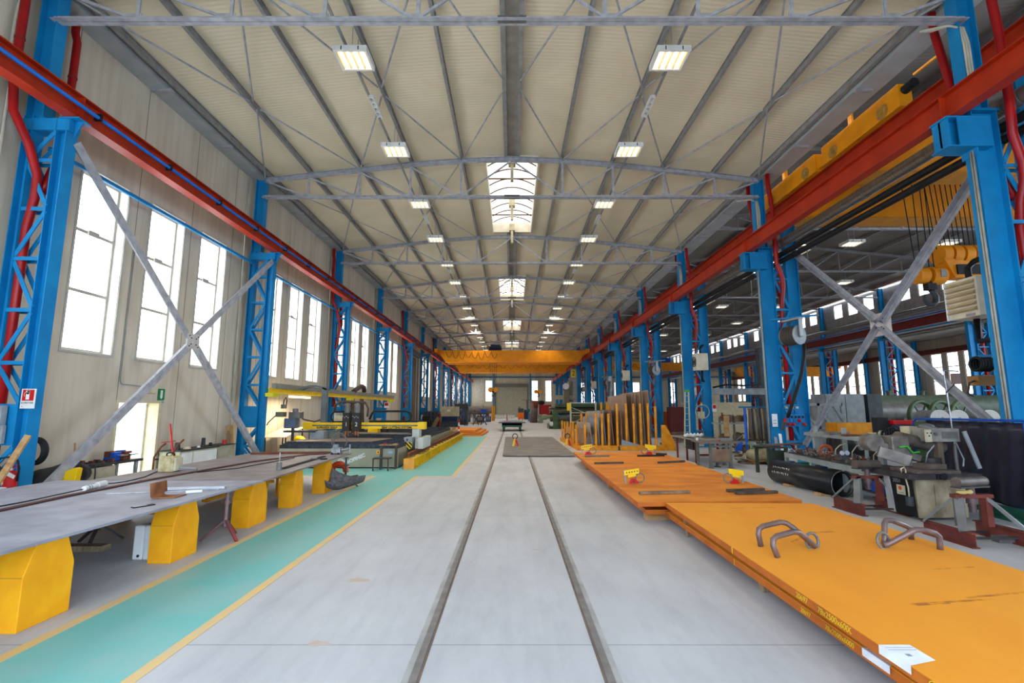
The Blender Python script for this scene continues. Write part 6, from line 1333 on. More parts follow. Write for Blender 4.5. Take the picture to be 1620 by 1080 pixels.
for i in range(46):
    x = 8.75+1.8*R.random(); y = 20.6+.7*R.random(); z = R.choice((1.3, .55, .0))+.04; r = .05+.12*R.random()
    c = R.choice((RUST, STEELB, mat('ochre_rags', (150, 112, 56), .8), STEELD, mat('brown_webbing', (120, 98, 76), .8)))
    k_ = i % 4
    if k_ == 0: mb = MB().ring((x, y, z+.13), (R.uniform(-1, 1), 1, R.uniform(-.5, .5)), .12+.08*R.random(), .03, 18, 6)
    elif k_ == 1: mb = MB().ball((x, y, z+r), (r*1.3, r, r), 10, 6)
    elif k_ == 2: mb = MB().bar((x, y, z+.02), (x+R.uniform(-.3, .3), y+.1, z+.1+.3*R.random()), .07, .05)
    else: mb = MB().cyl((x, y, z), (x, y, z+.15+.15*R.random()), r*.8, n=12)
    one('shop_scrap', mb, c, 'brown piece of scrap or rope heaped on the grey shelf behind the slings', 'scrap', 'scrap on the grey shelf')
one('amber_board', MB().bar((8.95, 20.5, .75), (8.98, 20.5, 1.6), .22, .04, (0, 1, 0)), WOOD, 'amber brown board standing before the scrap shelf', 'board')
t = thing('rope_ring', 'large pale cable ring hanging on the third open-side column', 'cable', (9.4, 24.3, 1.3)); MB().ring((9.45, 24.25, 1.75), (0, 1, 0), .34, .02, 32, 6).build('ring', CABLEG, t)
t = thing('electric_box', 'cream electric box on the third open-side column', 'electric box', (9.4, 24.4, 1.4)); MB().box(9.25, 9.6, 24.35, 24.5, 1.4, 1.75).build('body', CREAM, t, .01)
t = thing('extinguisher_sign', 'red and white extinguisher sign on the third open-side column', 'sign', (10.2, 24.3, 1.8)); MB().box(10.0, 10.2, 24.36, 24.38, 1.75, 2.1).build('sign_plate', WHITE, t); MB().box(10.02, 10.18, 24.34, 24.36, 1.9, 2.08).build('red_field', REDP, t)
t = thing('sack_pallet', 'pallet with a cream woven sack full of green parts', 'sack', (8.65, 17.3, 0)); MB().ball((8.68, 17.35, .3), (.45, .4, .26), 18, 10).build('sack', SACK, t)
for x in (8.35, 8.95): MB().box(x-.06, x+.06, 17.0, 17.7, 0, .1).build('pallet_block', WOOD, t)
MB().box(8.2, 9.1, 16.95, 17.75, .1, .13).build('pallet_deck', WOOD, t)
for i in range(26):
    one('green_fitting', MB().cyl((8.35+.65*R.random(), 17.1+.5*R.random(), .5+.12*R.random()), (8.35+.65*R.random(), 17.1+.5*R.random(), .55+.16*R.random()), .035, n=8), R.choice((TEAL, GREENM, mat('pale_green_fitting', (120, 150, 120), .5))), 'green pipe fitting heaped on the cream sack', 'fitting', 'green fittings on the sack')
for i in range(6): one('rope_coil', MB().ring((8.0+.06*R.random(), 17.2+.1*i, .1+.05*i), (R.uniform(-.4, .4), R.uniform(-.4, .4), 1), .16+.03*(i % 2), .025, 20, 6), CREAM if i % 2 else STEELB, 'dirty rope coil on the floor beside the sack', 'rope', 'rope coils beside the sack')
for i, (x, y, z, lab) in enumerate(((8.15, 17.8, .5, 'blue folded sheet behind the rope coils'), (8.98, 16.35, .25, 'blue sheet leaning at the foot of the second column'))): one('blue_sheet', MB().prism([(x-.12, y, z-.25), (x+.12, y+.05, z-.25), (x+.22, y+.05, z+.2), (x+.1, y, z+.22), (x-.05, y, z+.05)], (0, .03, 0)), BLUEP, lab, 'sheet')
t = thing('steel_bin', 'grey steel bin beside the sling rack', 'bin', (8.3, 19.3, 0)); MB().cyl((8.35, 19.3, 0), (8.35, 19.3, .75), .22, .25, n=20).build('body', GREYM, t)
# control panel and items on column two
t = thing('socket_panel', 'blue socket panel with red plugs on the second open-side column', 'socket panel', (9.45, 16.3, 1.3))
MB().box(9.1, 9.78, 16.42, 16.46, 1.3, 1.95).build('back_board', BLUE, t); MB().box(9.16, 9.42, 16.34, 16.42, 1.75, 1.87).box(9.46, 9.64, 16.34, 16.42, 1.75, 1.87).build('breaker_box', mat('panel_blue', (26, 130, 200), .4), t, .01)
for i, x in enumerate((9.2, 9.34, 9.47, 9.58, 9.71)):
    MB().box(x-.055, x+.055, 16.34, 16.42, 1.42, 1.7).build('socket', MATS['panel_blue'], t, .01); MB().box(x-.035, x+.035, 16.33, 16.34, 1.58, 1.66).build('cover', BLACK, t)
for x, z in ((9.2, 1.38), (9.34, 1.38), (9.55, 1.5), (9.71, 1.38)): MB().cyl((x, 16.34, z), (x, 16.25, z), .05, n=16).ball((x, 16.25, z), .05).build('plug', REDP, t)
for x in (9.22, 9.42, 9.58): MB().box(x-.04, x+.04, 16.38, 16.45, 1.9, 1.97).build('conduit_entry', CREAM, t)
t = thing('pendant_control', 'dark pendant control with red button hanging on the second open-side column', 'control', (9.0, 16.2, 1.2)); MB().bar((8.93, 16.2, 1.2), (9.03, 16.2, 1.6), .1, .08).build('body', DGREY, t, .01); MB().box(8.97, 9.05, 16.14, 16.16, 1.45, 1.58).build('button', REDP, t)
t = thing('notice', 'white paper notice taped on the second open-side column', 'notice', (8.78, 16.38, 1.3)); MB().box(8.7, 8.88, 16.375, 16.385, 1.3, 1.72).build('sheet', PAPER, t); MB().box(8.73, 8.85, 16.37, 16.375, 1.5, 1.52).box(8.73, 8.85, 16.37, 16.375, 1.4, 1.42).build('print', GREYM, t)
for i, (x, h, m_, lab) in enumerate(((8.1, 1.0, GREYM, 'grey flat bar'), (8.25, 1.1, WHITE, 'white angle bar'))): one('leaning_bar', MB().bar((x, 15.0, 0), (x+.25, 15.6, h), .08, .03, (0, 1, 0)), m_, lab + ' leaning before the second open-side column', 'bar')
# small dark stand with tools
t = thing('tool_stand', 'dark olive steel stand loaded with bars, before the second column', 'stand', (7.8, 14.6, 0)); MB().box(7.35, 7.95, 14.2, 15.0, .76, .8).build('top', STEELD, t)
for x, y in ((7.4, 14.25), (7.9, 14.25), (7.4, 14.95), (7.9, 14.95)): MB().box(x-.04, x+.04, y-.04, y+.04, 0, .76).build('leg', mat('dark_olive_leg', (52, 58, 46), .5), t)
MB().box(7.45, 7.9, 14.3, 14.32, .1, .7).build('panel', MATS['dark_olive_leg'], t)
for i in range(8): one('bar_offcut', MB().bar((7.2+.08*i, 14.3+.06*i, .815+.02*(i % 3)), (7.9+.12*i, 14.5+.05*i, .83+.02*(i % 3)), .05, .025), (STEELD, RUST, STEELB, BLACK)[i % 4], 'dark bar offcut on the olive stand', 'bar', 'bars on the olive stand')
# long grey bench with upper shelf
BG = mat('bench_grey_green', (150, 158, 154), .5, 0, (128, 136, 132), 3.)
A = V((7.68, 13.9, 0)); B = V((7.12, 9.4, 0)); dv = (B-A)/6; nv = V((dv.y, -dv.x, 0)).normalized()*-.85     # front edge A->B, depth to the open side
t = thing('assembly_bench', 'long grey-green bench with upper shelf, piled with steel parts', 'bench', tuple(A))
def bp(f, d, z): p = A+(B-A)*f+nv*d; return (p.x, p.y, z)
if nv.x < 0: nv = -nv
MB().prism([bp(0, 0, .66), bp(1, 0, .66), bp(1, 1, .66), bp(0, 1, .66)], (0, 0, .03)).build('bench_top', STEELD, t)
MB().bar(bp(0, 0, .62), bp(1, 0, .62), .05, .12).bar(bp(0, 1, .62), bp(1, 1, .62), .05, .12).bar(bp(0, 0, .62), bp(0, 1, .62), .05, .12).build('apron', BG, t)
for f in (.01, .33, .66, .99):
    MB().bar(bp(f, .02, 0), bp(f, .02, .62), .08, .08).build('leg', BG, t)
    MB().bar(bp(f, .97, 0), bp(f, .97, 1.42), .08, .08).build('upright', BG, t)
MB().bar(bp(-.02, 1.0, 1.22), bp(1.02, 1.0, 1.22), .06, .1).bar(bp(-.02, .7, 1.2), bp(1.02, .7, 1.2), .04, .08).build('shelf_rail', BG, t)
MB().prism([bp(0, .7, 1.22), bp(1, .7, 1.22), bp(1, 1.05, 1.22), bp(0, 1.05, 1.22)], (0, 0, .03)).build('shelf_board', BG, t)
MB().prism([bp(0, .1, .2), bp(1, .1, .2), bp(1, 1, .2), bp(0, 1, .2)], (0, 0, .03)).build('lower_board', STEELD, t)
PARTC = [STEELD, RUST, STEELB, STEELG, mat('brown_clamp_steel', (112, 88, 74), .6, .2, (84, 64, 54), 8.), BRIGHT]
for i in range(110):
    f = .02+.66*R.random(); d = .06+.8*R.random(); z = .695+.05*R.random()*(1 if i > 50 else 0); p = V(bp(f, d, z)); c = R.choice(PARTC[:5] if i % 6 else PARTC[5:]); k_ = i % 5; a = R.uniform(0, PI)
    if k_ == 0: mb = MB().bar(p+V((0, 0, .015)), p+V((.16*math.cos(a), .16*math.sin(a), .03)), .03, .02)
    elif k_ == 1: mb = MB().tube([p+V((0, 0, .02)), p+V((.08*math.cos(a), .08*math.sin(a), .1)), p+V((.16*math.cos(a), .16*math.sin(a), .09)), p+V((.2*math.cos(a), .2*math.sin(a), .01))], .014, 6)
    elif k_ == 2: mb = MB().cyl(p, p+V((0, 0, .06+.07*R.random())), .03, n=10)
    elif k_ == 3: mb = MB().ring(p+V((0, 0, .05)), (math.cos(a), math.sin(a), .4), .045, .012, 14, 6)
    else: mb = MB().box(p.x-.05, p.x+.05, p.y-.03, p.y+.03, p.z, p.z+.06)
    one('steel_part', mb, c, 'loose steel clamp or fitting heaped on the grey-green bench top', 'steel part', 'steel parts on the bench top')
CUTB = [(GREENB, 'green tub'), (BLUEP, 'blue tub'), (TEAL, 'teal tub'), (CREAM, 'cream tub'), (DGREY, 'dark grey tub'), (BLUEP, 'second blue tub')]
for i, (m_, lab) in enumerate(CUTB):
    p = bp(.1+.15*i, .35, .23); one('storage_tub', MB().box(p[0]-.15, p[0]+.15, p[1]-.2, p[1]+.2, .23, .44), m_, lab + ' on the lower board of the grey-green bench', 'tub', None, .01)
p = V(bp(.30, .5, .69))
t = thing('hose_coil', 'orange-red hose coil lying on the bench under the shelf', 'hose', tuple(p))
for i in range(4): MB().ring(p+V((0, 0, .12+.02*i)), (.3, 1, .3+.1*i), .14, .016, 22, 6).build('loop', mat('orange_hose', (196, 92, 50), .5), t)
p = V(bp(.45, .55, .69)); t = thing('gas_regulator', 'pair of round white gauges on the bench under the shelf', 'gauge', tuple(p)); MB().cyl(p+V((0, 0, .16)), p+V((-.03, -.05, .16)), .05, n=16).cyl(p+V((.12, 0, .16)), p+V((.09, -.05, .16)), .05, n=16).build('gauge_face', mat('lilac_white_dial', (206, 206, 224), .4), t); MB().box(p.x-.03, p.x+.15, p.y, p.y+.05, p.z, p.z+.14).build('body', STEELG, t)
for i, (f, h) in enumerate(((.36, .3), (.52, .34), (.7, .32))): q = V(bp(f, .6, .7)); one('bent_rod', MB().tube([q, q+V((.02, 0, .2)), q+V((.1, -.05, h)), q+V((.22, -.1, h+.05))], .012, 6), CREAM, 'pale bent rod standing on the bench, %s of three' % ORD[i], 'rod', 'bent rods on the bench')
q = V(bp(.78, .86, 1.25)); t = thing('cable_heap', 'black and orange cable heap on the upper bench shelf', 'cable', tuple(q))
for i in range(8): MB().ring(q+V((R.uniform(-.15, .15), R.uniform(-.1, .1), .1+.05*R.random())), (R.uniform(-1, 1), 1, R.uniform(-.8, .8)), .1+.06*R.random(), .012, 20, 6).build('cable_loop', BLACK, t)
MB().ball(q+V((0, 0, .05)), (.12, .1, .06), 12, 6).build('orange_cable', mat('orange_hose', (196, 92, 50), .5), t)
for i, (f, sx, h, m_, lab) in enumerate(((.3, .25, .06, STEELG, 'grey sheet stack'), (.45, .2, .04, RUST, 'rusty flat piece'), (.66, .1, .12, CREAM, 'cream roll'), (.9, .09, .3, CREAM, 'cream box'))): q = V(bp(f, .85, 1.251)); one('shelf_item', MB().box(q.x-sx, q.x+sx, q.y-.12, q.y+.12, q.z, q.z+h), m_, lab + ' on the upper bench shelf', 'box', None, .008)
t = thing('tool_case', 'red and grey plastic tool case on the upper shelf beside the curtain', 'tool case', (9.85, 12.5, 1.24))
MB().box(9.58, 10.14, 12.3, 12.62, 1.24, 1.5).build('tub', NAVY, t, .015); MB().box(9.55, 10.17, 12.27, 12.65, 1.5, 1.61).build('lid', REDP, t, .015); MB().box(9.8, 9.95, 12.42, 12.5, 1.61, 1.64).build('lid_handle', BLACK, t)
t2 = thing('tall_rack', 'grey steel rack carrying the tool case', 'rack', (9.8, 12.6, 0)); MB().box(9.1, 10.3, 12.25, 12.8, 1.19, 1.235).build('board', BG, t2)
for x in (9.15, 10.25):
    for y in (12.3, 12.75): MB().box(x-.03, x+.03, y-.03, y+.03, 0, 1.19).build('leg', BG, t2)
one('black_case', MB().box(9.2, 9.5, 12.35, 12.55, 1.24, 1.68), BLACK, 'tall black case beside the red tool case', 'case', None, .02)
# black pipe
t = thing('steel_pipe', 'large black lacquered steel pipe lying on the floor before the bench', 'pipe', (7.1, 11.8, 0))
MB().hollow((7.12, 10.75, .285), (6.95, 13.0, .285), .28, .014, 48).build('shell', BLACKP, t); MB().hollow((7.121, 10.742, .285), (7.119, 10.752, .285), .28, .02, 48).build('bevelled_end', BRIGHT, t)
import itertools
text('stencil_marks', 'ANTONINI', .075, WHITEINK, t, (6.775, 12.4, .40), V((.07, -1, 0)), V((.5, 0, 1)), shear=.1) if False else None
m = MB()
for r_ in range(2):
    for q in range(9):
        y = 12.75-.075*q; z = .42-.12*r_; x = 7.12-.0756*(y-10.75)-math.sqrt(max(0, .283**2-(z-.285)**2)); m.bar((x-.002, y, z-.022), (x-.002+.008*(q % 2), y-.012*(q % 3), z+.022), .003, .014, (0, 1, 0))
        if q % 2: m.bar((x-.002, y+.02, z+.018), (x-.002, y-.025, z+.018), .003, .012)
m.build('stencil_marks', WHITEINK, t)
for i, y in enumerate((10.95, 12.2)): one('pipe_chock', MB().prism([(6.75, y, 0), (6.98, y, 0), (6.98, y, .02), (6.78, y, .06)], (0, .25, 0)), WOOD, 'pale timber chock under the black pipe, %s of two' % ('front', 'rear')[i], 'timber')
# roller stands
def roller_stand(x, y, h, label, roller_len, ang):
    t = thing('roller_stand', label, 'roller stand', (x, y, 0))
    for s, c in ((-1, 0), (1, 1)):
        X = x+s*.45
        MB().ibeam((X-.05*s, y-.42, .1), (X-.05*s, y+.42, .1), .2, .1, .016, .012).build('base_beam', RUSTR, t)
        MB().bar((X, y+.36, .2), (x+s*.2, y+.05, .62), .07, .03).bar((X, y-.3, .2), (x+s*.2, y, .62), .1, .04).build('strut', STEELG, t)
        MB().box(x+s*.2-.045, x+s*.2+.045, y-.05, y+.05, .2, .64).build('post', RUSTR if s > 0 else STEELG, t)
    MB().bar((x-.42, y-.22, .09), (x+.42, y-.22, .09), .03, .03).bar((x-.42, y+.25, .06), (x+.42, y+.25, .06), .03, .03).build('tie_rod', STEELD, t)
    MB().bar((x-.28, y, .63), (x+.28, y, .63), .1, .05).build('cross_bar', RUSTR, t)
    MB().cyl((x, y, .52), (x, y, .6), .07, n=16).cyl((x, y, .4), (x, y, h-.08), .045, n=16).build('screw_column', mat('greasy_screw', (104, 84, 84), .5, .3), t)
    d = V((math.cos(ang), math.sin(ang), 0))*roller_len/2; c = V((x, y, h))
    MB().bar(c-d*1.05+V((0, 0, -.07)), c+d*1.05+V((0, 0, -.07)), .14, .025).build('roller_bracket', STEELD, t); MB().cyl(c-d, c+d, .075, n=20).build('roller', mat('worn_roller', (112, 100, 92), .45, .4, (84, 74, 68), 6.), t)
    return t
roller_stand(6.75, 7.35, .83, 'rust red roller stand with roller, at the near end of the band saw', .55, .25)
roller_stand(6.68, 9.35, .86, 'rust red roller stand with roller, between black pipe and band saw', .5, .15)
one('yellow_glove', MB().ball((6.58, 7.3, .69), (.09, .05, .03), 12, 6).ball((6.68, 7.3, .695), (.05, .04, .035), 10, 6), mat('yellowish_leather', (206, 176, 104), .7), 'yellow leather glove on the near roller stand', 'glove')
for i, (a, b, m_) in enumerate((((6.95, 7.28, 0), (8.1, 7.15, 0), STEELG), ((6.9, 6.75, 0), (8.0, 6.7, 0), WOOD))): one('floor_timber', MB().bar((a[0], a[1], .045), (b[0], b[1], .045), .14, .09), m_, ('grey painted beam lying on the floor behind the timber', 'pale timber lying on the floor beside the orange plate')[i], 'timber', None, .004)
# band saw
SAWB = mat('grimy_cream_cabinet', (174, 160, 132), .6, 0, (120, 104, 82), 4., bump=.1)
t = thing('band_saw', 'grimy metal-cutting band saw with black end panel', 'band saw', (7.4, 9.0, 0))
MB().prism([(6.93, 8.56, .05), (7.84, 8.62, .05), (7.84, 9.25, .05), (6.99, 9.25, .05)], (0, 0, .68)).build('cabinet', SAWB, t, .01)
MB().prism([(6.955, 9.08, .05), (6.965, 9.26, .05), (6.93, 9.26, .70), (6.90, 9.10, .70)], (-.02, 0, 0)).build('side_cover', mat('white_grey_cover', (196, 196, 192), .5), t)
ep = MB().prism([(6.925, 8.58, .06), (6.95, 9.07, .06), (6.915, 9.09, .70), (6.89, 8.58, .70)], (-.012, 0, 0)).build('end_panel', BLACK, t)
MB().prism([(7.25, 8.575, .1), (7.75, 8.608, .1), (7.75, 8.6, .1), (7.25, 8.565, .1)], (0, 0, .5)).build('door', SAWB, t, .003)
mp = MB().box(6.875, 6.886, 8.74, 8.92, .40, .56).build('maker_plate', CREAM, t); MB().cyl((6.868, 8.84, .51), (6.875, 8.84, .51), .035, n=16).build('maker_emblem', mat('orange_red_dot', (206, 84, 30), .5), mp); MB().box(6.872, 6.875, 8.77, 8.89, .42, .44).build('maker_print', GREYM, mp)
MB().box(6.75, 8.0, 8.45, 9.6, .70, .80).build('saw_table', STEELD, t, .01)
MB().box(6.85, 7.6, 8.4, 9.0, .80, .86).box(7.1, 7.5, 8.55, 8.8, .86, .95).build('vice', mat('brown_grey_cast', (108, 96, 88), .55, .3, (80, 70, 64), 7.), t, .01)
MB().cyl((7.3, 8.45, .76), (7.3, 8.40, .76), .06, n=16).box(7.2, 7.36, 8.42, 8.45, .72, .8).build('vice_slot', BLACK, t)
c0 = V((6.75, 9.25, 1.27)); 
MB().cyl(c0+V((0, -.1, 0)), c0+V((0, .12, 0)), .16, n=28).bar(c0+V((0, 0, 0)), (7.55, 9.2, .98), .16, .12).build('idle_wheel_cover', mat('oily_cast_grey', (132, 124, 116), .5, .3, (98, 90, 84), 6.), t, .01)
MB().bar((6.78, 9.15, 1.12), (7.2, 8.95, .96), .1, .2).build('blade_guide_arm', MATS['oily_cast_grey'], t, .01)
MB().box(6.98, 7.3, 9.05, 9.35, 1.02, 1.4).build('saw_head', MATS['oily_cast_grey'], t, .02); MB().cyl((7.2, 9.2, 1.36), (8.1, 9.3, 1.18), .12, .11, n=20).build('back_beam', mat('brown_grey_cast', (108, 96, 88), .55, .3, (80, 70, 64), 7.), t)
MB().tube([(7.06, 9.0, 1.2), (7.2, 9.0, 1.22), (7.3, 9.0, 1.1), (7.42, 9.0, 1.12)], .018, 6).build('coolant_hose', GREENB, t)
MB().cyl((7.95, 9.3, .8), (7.95, 9.3, 1.3), .1, n=16).cyl((7.75, 9.2, .86), (7.75, 9.2, 1.0), .18, n=20).build('drive_housing', STEELD, t)
MB().box(7.58, 8.15, 8.95, 9.3, 1.3, 1.54).build('control_box', mat('grey_control_box', (142, 138, 130), .5, 0, (116, 112, 104), 5.), t, .01); MB().prism([(7.5, 8.9, 1.3), (7.62, 8.93, 1.3), (7.62, 8.96, 1.3), (7.5, 8.94, 1.3)], (0, 0, .22)).build('button_face', CREAM, t)
MB().cyl((7.72, 9.1, 1.54), (7.72, 9.1, 1.56), .13, n=20).ball((7.72, 9.15, 1.56), (.14, .12, .07), 16, 8).build('motor_cap', STEELG, t)
for q in range(3): MB().cyl((7.52+.035*q, 8.91, 1.46-.05*(q % 2)), (7.52+.035*q, 8.9, 1.46-.05*(q % 2)), .013, n=8).build('button', BLACK, t)
MB().cyl((7.7, 8.94, 1.44), (7.7, 8.92, 1.44), .03, n=12).box(7.82, 8.1, 8.94, 8.95, 1.36, 1.48).build('dial_plate', STEELG, t)
MB().box(7.85, 7.95, 9.1, 9.2, .8, 1.3).build('control_post', STEELB, t)
MB().tube([(7.5, 9.0, .9), (7.48, 8.9, 1.1), (7.55, 8.85, 1.22), (7.62, 8.9, 1.25)], .012, 6).tube([(8.1, 9.0, 1.3), (8.12, 8.9, 1.0), (8.05, 8.85, .88)], .012, 6).build('cable', GREYM, t)
MB().tube([(6.76, 8.62, .80), (6.72, 8.58, .87), (6.76, 8.56, .9), (6.8, 8.58, .84), (6.8, 8.6, .7), (6.83, 8.6, .55), (6.83, 8.6, .4)], .012, 8).build('weight_hook', CREAM, t); MB().cyl((6.83, 8.6, .25), (6.83, 8.6, .4), .06, n=18).build('weight', DGREY, t)
text('chalk_mark', '2051', .09, GREYM, t, (6.87, 8.9, .63), V((0, -1, 0)), V((0, 0, 1)))
t = thing('saw_gauge_post', 'tall thin bright post with bent arm behind the band saw', 'post', (8.3, 9.2, .8)); MB().cyl((8.3, 9.25, 0), (8.3, 9.25, 1.25), .03, n=10).build('foot_tube', STEELG, t); MB().cyl((8.3, 9.25, 1.25), (8.22, 9.2, 2.6), .012, n=8).bar((8.2, 9.2, 2.62), (8.5, 9.2, 2.6), .02, .02).build('rod', BRIGHT, t); MB().box(8.38, 8.48, 9.15, 9.25, 2.36, 2.56).build('valve_block', mat('pinkish_cast', (130, 104, 100), .5), t); MB().bar((8.4, 9.2, 2.36), (8.22, 9.2, 2.2), .015, .015).build('arm', STEELD, t)
one('saw_scale_bar', MB().bar((8.2, 8.7, .86), (8.05, 8.75, 1.5), .06, .03, (0, 1, 0)), GREYM, 'grey slanted scale bar behind the near end of the band saw', 'bar')
t = thing('pump_unit', 'brass-brown pump block and hose reel hanging on the closest open-side column', 'pump', (9.6, 9.8, 2.4)); MB().box(9.35, 9.75, 9.7, 9.95, 2.36, 2.56).build('block', mat('brass_block', (150, 108, 60), .4, .4), t, .01)
m = MB()
for q in range(5): m.ring((9.48+.06*q, 9.85, 2.8), (1, 0, 0), .13, .03, 20, 6)
m.build('hose_coil', BLACK, t); MB().cyl((9.76, 9.85, 2.8), (9.8, 9.85, 2.8), .17, n=20).build('flange', GREYM, t); MB().bar((9.5, 9.8, 2.95), (10.0, 9.8, 2.98), .05, .05).bar((9.8, 9.85, 2.5), (9.85, 8.75, 2.5), .04, .04).build('bracket', BLUE, t); MB().tube([(9.35, 9.8, 2.45), (9.15, 9.7, 2.4), (9.1, 9.7, 2.2), (9.2, 9.7, 2.15)], .02, 6).build('lever', STEELD, t)
# welding curtain on a blue frame
t = thing('welding_curtain', 'dark welding curtain on a blue tube frame behind the band saw', 'curtain', (9.6, 10, 0))
F0 = V((8.93, 10.9, 0)); F1 = V((8.44, 8.08, 0))
MB().tube([F0, F0+V((0, 0, 1.6)), F0+(F1-F0)*.04+V((0, 0, 1.68)), F1+V((0, 0, 1.7)), F1+(F1-F0)*.3+V((0, 0, 1.7))], .022, 10).tube([F1+V((0, 0, 1.68)), F1+V((.0, .0, 0))], .018, 8).build('frame_tube', BLUEP, t)
def cur(u, v):
    p = F0+(F1-F0)*(.12+u*1.05); w_ = .035*math.sin(u*17)*(.4+v)+.02*math.sin(u*41+v*3); return (p.x+.05+w_-.0*v, p.y+w_*.3, 1.66-1.42*v)
MB().grid(cur, 60, 10, .004).build('sheet', CURT, t); MB().box(8.92, 8.96, 10.62, 10.88, .3, 1.62).build('green_strip', CURTG, t)
MB().bar(F0+V((.1, -.2, .12)), F1+V((.06, .1, .12)), .05, .2).bar((8.9, 10.9, .03), (9.7, 11.0, .03), .06, .06).bar((8.4, 8.1, .03), (8.55, 9.0, .03), .06, .06).build('green_base', TEAL, t)
m = MB()
for q in range(6): p = F0+(F1-F0)*(.15+.17*q); m.ring((p.x+.02, p.y, 1.69), (.2, -1, 0), .035, .006, 12, 4)
m.build('hanger_ring', STEELG, t)
one('rubber_roller', MB().cyl((8.05, 7.6, .13), (8.12, 7.6, .13), .13, n=22), BLACK, 'black rubber roller standing on the floor beside the near roller stand', 'roller')
# ================================================================ FAR END OF THE HALL
t = thing('pallet_stack', 'stack of wooden pallets at the end of the cutting machine', 'pallets', (-4.2, 33, 0))
for k in range(4):
    z = .16*k; m = MB(); dx = .25*(k == 3)
    for q in range(5): m.box(-4.75-dx, -3.6-dx, 32.4+.28*q, 32.55+.28*q, z+.12, z+.145)
    for q in range(3): m.box(-4.75-dx, -3.6-dx, 32.4+.55*q, 32.5+.55*q, z, z+.02)
    for x in (-4.7, -4.17, -3.65):
        for y_ in (32.42, 32.97, 33.5): m.box(x-.05-dx, x+.05-dx, y_-.02, y_+.1, z+.02, z+.12)
    m.build('pallet', mat('grey_pallet_wood', (176, 156, 128), .8, 0, (140, 120, 94), 5.), t)
t = thing('barrier_post', 'red and white striped post beside the pallets', 'post', (-3.45, 32.6, 0))
for q in range(6): MB().cyl((-3.42, 31.6, .2*q), (-3.42, 31.6, .2*q+.2), .05, n=12).build('band', REDP if q % 2 else WHITE, t)
for i, (pts, z) in enumerate((([(-4.6, 33.9), (-2.1, 34.2), (-1.9, 40), (-4.6, 39.5)], 0), ([(-4.7, 34.1), (-2.3, 34.4), (-2.1, 40), (-4.7, 39.6)], .14), ([(-4.8, 34.3), (-2.6, 34.6), (-2.4, 39), (-4.8, 39)], .28), ([(-7.4, 33.6), (-5.0, 33.8), (-5.0, 38), (-7.4, 38)], .2))):
    one('thick_plate', MB().prism([(x, y, z) for x, y in pts], (0, 0, .12 if i < 3 else .1)) if i < 3 else MB().prism([(x, y, 0) for x, y in pts], (0, 0, .4)), PLATEB if i != 3 else mat('orange_red_plate', (206, 104, 48), .6), ('lowest plate of the far orange stack', 'middle plate of the far orange stack', 'top plate of the far orange stack', 'orange-red plate pile behind the pallets')[i], 'steel plate')
t = thing('control_desk', 'beige control cabinet on blue base by the window-side columns', 'cabinet', (-6.6, 50, 0)); MB().box(-7.3, -5.5, 49.8, 51, 1.1, 2.1).build('cabinet', mat('beige_control_cabinet', (196, 182, 146), .5), t, .03); MB().box(-7.2, -5.6, 49.9, 51, .6, 1.1).build('blue_base', mat('deep_blue_paint', (30, 50, 90), .5), t); MB().box(-7.3, -5.5, 49.6, 51, .05, .6).build('skid', DGREY, t); MB().box(-6.6, -6.3, 49.78, 49.8, 1.6, 1.8).build('badge', WHITE, t)
t = thing('hydraulic_press', 'dark portal hydraulic press with blue cylinders', 'press', (-5.6, 58, 0)); MB().box(-6.75, -6.4, 57.5, 59, 0, 2.0).build('portal_leg', DGREY, t); MB().box(-5.6, -5.24, 57.5, 59, 0, 2.0).build('portal_leg', DGREY, t); MB().box(-6.75, -5.24, 57.5, 59, 1.9, 2.45).build('portal_head', mat('olive_black_paint', (60, 60, 50), .5), t); MB().box(-6.4, -6.1, 57.6, 58.5, .7, 1.9).build('blue_cylinder', mat('slate_blue_paint', (60, 84, 130), .5), t); MB().box(-5.88, -5.6, 57.6, 58.5, .7, 1.9).build('blue_cylinder', MATS['slate_blue_paint'], t); MB().ball((-6.0, 57.6, 1.7), .16).build('pressure_ball', STEELG, t); MB().box(-6.5, -5.5, 57.5, 58.9, 0, .6).build('bed', STEELD, t)
t = thing('pipe_positioner', 'dark round machine with pale hub beside the window-side column', 'machine', (-7.7, 44, 0)); MB().cyl((-8.0, 44, .7), (-7.3, 44, .7), .6, n=24).cyl((-7.3, 44, .7), (-7.2, 44, .7), .25, n=18).build('wheel', BLACK, t); MB().box(-8.2, -7.0, 43.6, 44.6, 0, .2).build('base', STEELD, t); MB().bar((-7.1, 44, .2), (-6.6, 44, 1.1), .2, .3).build('arm', mat('brown_yellow_arm', (134, 112, 70), .5), t)
t = thing('ibc_cage', 'grey crate of square tubes beside the beige cabinet', 'crate', (-7.9, 48, 0)); m = MB()
for q in range(5): m.box(-8.6+.34*q, -8.5+.34*q, 47.4, 47.5, 0, 1.7).box(-8.6, -7.1, 47.4, 47.5, .1+.36*q, .2+.36*q)
m.build('front_grid', mat('slate_crate', (88, 94, 108), .5), t); MB().box(-8.6, -7.1, 47.5, 48.6, 0, 1.6).build('content', DGREY, t)
one('gas_bottle', MB().cyl((-7.0, 47.2, 0), (-7.0, 47.2, 1.3), .14, n=14).ball((-7.0, 47.2, 1.3), .14), mat('dark_red_bottle', (130, 28, 36), .5), 'dark red gas bottle beside the grey crate', 'gas bottle')
one('blue_bin', MB().box(-8.3, -7.4, 40.2, 40.9, .1, .9), mat('deep_blue_bin', (24, 44, 90), .5), 'dark blue bin under the fifth window-side column', 'bin')
